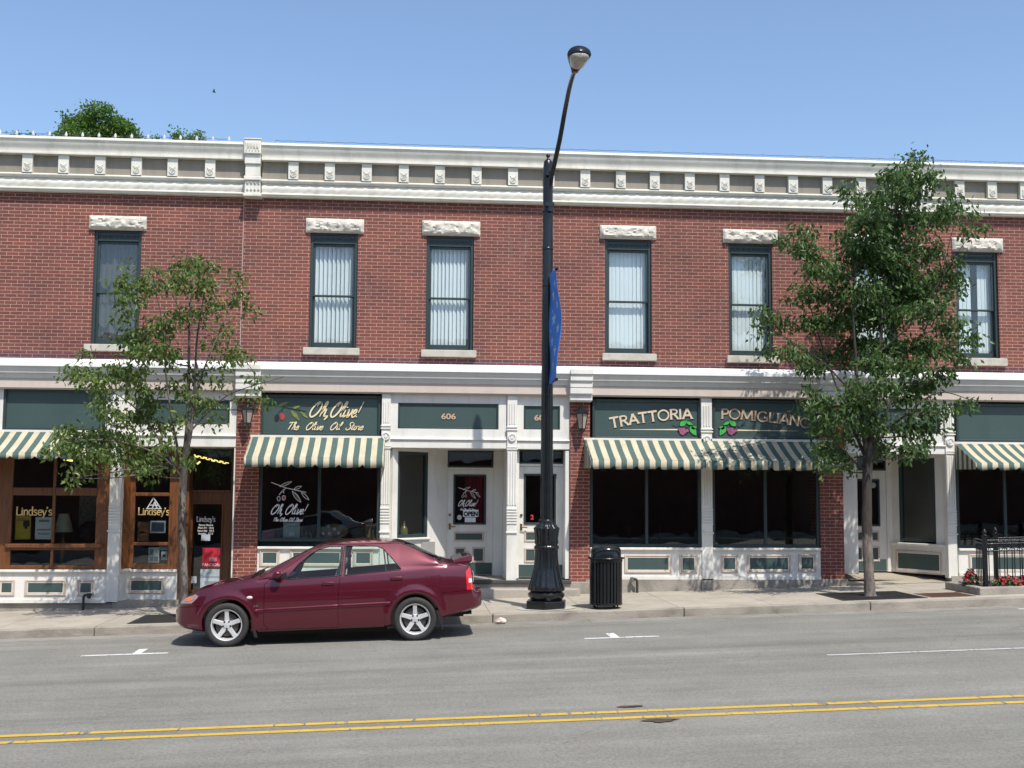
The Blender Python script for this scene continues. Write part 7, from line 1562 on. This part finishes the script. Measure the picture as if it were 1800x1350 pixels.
RB = zb([(890, 120, 65, 35), (940, 95, 15, 20, .5), (760, 210, 80, 45), (860, 200, 110, 50), (980, 200, 50, 50), (560, 270, 50, 35), (620, 330, 60, 50), (740, 330, 120, 55), (900, 310, 110, 60), (1090, 290, 35, 40), (1090, 380, 110, 45), (1190, 395, 35, 18), (1150, 490, 60, 25, .8), (1240, 460, 60, 18, .8), (340, 490, 50, 45), (220, 540, 60, 22), (300, 570, 80, 35), (400, 600, 60, 45), (660, 430, 120, 60), (830, 430, 150, 70), (1000, 420, 90, 50), (540, 510, 45, 60, .8), (660, 530, 120, 60), (840, 540, 150, 70, .8), (970, 590, 90, 60), (1120, 650, 55, 35), (620, 620, 150, 70), (760, 640, 160, 80), (420, 680, 100, 40), (500, 700, 90, 50), (830, 720, 180, 80), (1050, 720, 100, 45), (1150, 760, 45, 28), (330, 790, 65, 35), (300, 835, 55, 25), (450, 830, 120, 45), (620, 800, 150, 80), (780, 820, 180, 80), (960, 800, 110, 60), (1070, 800, 50, 35), (130, 920, 85, 28), (220, 960, 80, 30), (90, 1000, 35, 15), (380, 950, 70, 45), (500, 960, 120, 60), (640, 920, 140, 80), (790, 920, 150, 80), (960, 890, 130, 50), (1100, 970, 90, 50), (1180, 1040, 50, 45), (150, 1110, 40, 35), (280, 1110, 90, 45), (400, 1140, 100, 50), (600, 1060, 120, 60), (750, 1080, 160, 70), (920, 1080, 130, 60), (1060, 1090, 90, 45), (1130, 1150, 60, 25), (380, 1200, 80, 40), (560, 1150, 60, 50), (720, 1170, 120, 55), (880, 1190, 130, 50), (1040, 1220, 60, 35)], 1300, 240, 2.934) + \
 zb([(60, 180, 55, 40), (150, 130, 80, 45), (80, 90, 45, 28), (220, 220, 100, 55), (350, 150, 120, 70), (420, 260, 90, 55), (420, 60, 160, 50), (600, 120, 90, 50), (700, 180, 110, 40), (830, 170, 70, 25), (950, 150, 40, 14), (600, 270, 90, 50), (720, 280, 60, 40), (690, 350, 50, 45), (610, 400, 80, 50), (460, 380, 90, 45), (250, 320, 80, 45), (150, 390, 80, 45), (240, 440, 80, 45), (180, 490, 50, 30), (280, 510, 40, 22), (120, 300, 70, 35), (650, 50, 130, 40), (740, 10, 70, 25)], 1400, 660, 3.0675)
tree('street_tree', 'dense leafy street tree with a pale scarred trunk, right of the TRATTORIA POMIGLIANO shop', T2, RB, [(1530, 1058, .125), (1529, 1040, .098), (1527, 1000, .085), (1524, 930, .088), (1524, 860, .08), (1526, 800, .082)],
     [[(1526, 800, 0, .07), (1535, 730, 0, .045), (1545, 640, .05, .036), (1552, 540, .1, .026), (1560, 430, .1, .016), (1600, 300, .1, .006)], [(1524, 800, 0, .05), (1512, 720, -.1, .034), (1505, 640, -.15, .026), (1500, 540, -.2, .018), (1510, 420, -.2, .010), (1530, 330, -.2, .005)],
      [(1524, 810, 0, .035), (1490, 730, .15, .024), (1460, 650, .25, .016), (1430, 560, .3, .01), (1400, 430, .3, .004)], [(1528, 810, 0, .035), (1560, 720, .15, .026), (1600, 640, .25, .018), (1640, 540, .3, .012), (1680, 380, .3, .005)],
      [(1527, 790, 0, .03), (1590, 730, -.2, .02), (1650, 690, -.3, .012), (1710, 705, -.35, .004)], [(1522, 830, 0, .024), (1480, 790, -.2, .016), (1440, 740, -.3, .01), (1400, 700, -.35, .005)], [(1505, 700, 0, .02), (1450, 640, -.1, .012), (1390, 600, -.15, .008), (1330, 560, -.2, .004)],
      [(1545, 620, 0, .02), (1610, 560, -.1, .014), (1660, 480, -.2, .008), (1700, 420, -.2, .004)], [(1560, 450, 0, .014), (1620, 400, 0, .009), (1670, 350, 0, .005)]], .108, green2, bark2, 23, 1480, .95, perleaf=15)
# big trees far behind the roofs
green3 = leafm('far_tree_leaf', (.05, .11, .018), (.085, .165, .028), (.13, .23, .04), .35)
def fartree(px, pytop, w_px, y, label, seed, n, blobs):
    bx = F0.px(px, 245, y)[0]; rnd = random.Random(seed); t = thing('background_tree', label, 'tree', (bx, y, 0), 'trees rising behind the roofs'); zt = F0.px(px, pytop, y)[1]; sc = abs(F0.px(px + 1, 245, y)[0] - bx)
    m = MB(); m.tube(cr3([Vector((bx, y, -.3)), Vector((bx + .2, y, zt * .45)), Vector((bx, y, zt * .8))], 4), [.32, .29, .27, .25, .22, .2, .17, .14, .1], 10); m.build('trunk', bark3, t, smooth=60)
    sp_ = []; lb = MB()
    for cx, cy, rx, ry in blobs:
        cy += 9; c = Vector((F0.px(cx, cy, y)[0], y + rnd.uniform(-1, 1), F0.px(cx, cy, y)[1])); a, b_ = rx * sc, ry * sc; lb.tube([Vector((bx, y, zt * .6)), (Vector((bx, y, zt * .7)) + c) / 2, c], [.12, .07, .03], 5)
        for _ in range(max(4, int(n * rx * ry / 1000))):
            v = Vector((rnd.gauss(0, 1), rnd.gauss(0, 1), rnd.gauss(0, 1))).normalized() * rnd.random() ** .4; sp_.append((c + Vector((v.x * a, v.y * a, v.z * b_)), v, 9))
    lb.build('limbs', bark3, t, fix=False); leaves_mesh(sp_, .15, seed, .2).build('crown', green3, t, fix=False)
fartree(165, 188, 90, 24, 'large round green tree rising behind the left roof', 5, 260, [(130, 215, 22, 16), (150, 205, 22, 14), (180, 200, 25, 14), (205, 212, 24, 16), (225, 225, 18, 14), (110, 232, 22, 12), (160, 230, 45, 20), (200, 240, 40, 18), (150, 262, 60, 26), (210, 265, 45, 24), (185, 192, 10, 5), (140, 195, 6, 6), (118, 200, 4, 7), (100, 232, 14, 8), (240, 240, 12, 10)])
fartree(48, 222, 40, 26, 'small treetop at the far left behind the roof', 6, 260, [(45, 232, 14, 8), (28, 235, 8, 10), (60, 238, 12, 8), (80, 243, 10, 6), (50, 256, 34, 14)])
fartree(325, 226, 40, 26, 'thin treetop behind the roof beside the cornice pier', 7, 200, [(310, 232, 5, 9), (318, 243, 12, 6), (330, 238, 9, 8), (350, 243, 12, 6), (325, 258, 34, 12), (270, 238, 10, 5), (280, 246, 18, 7)])
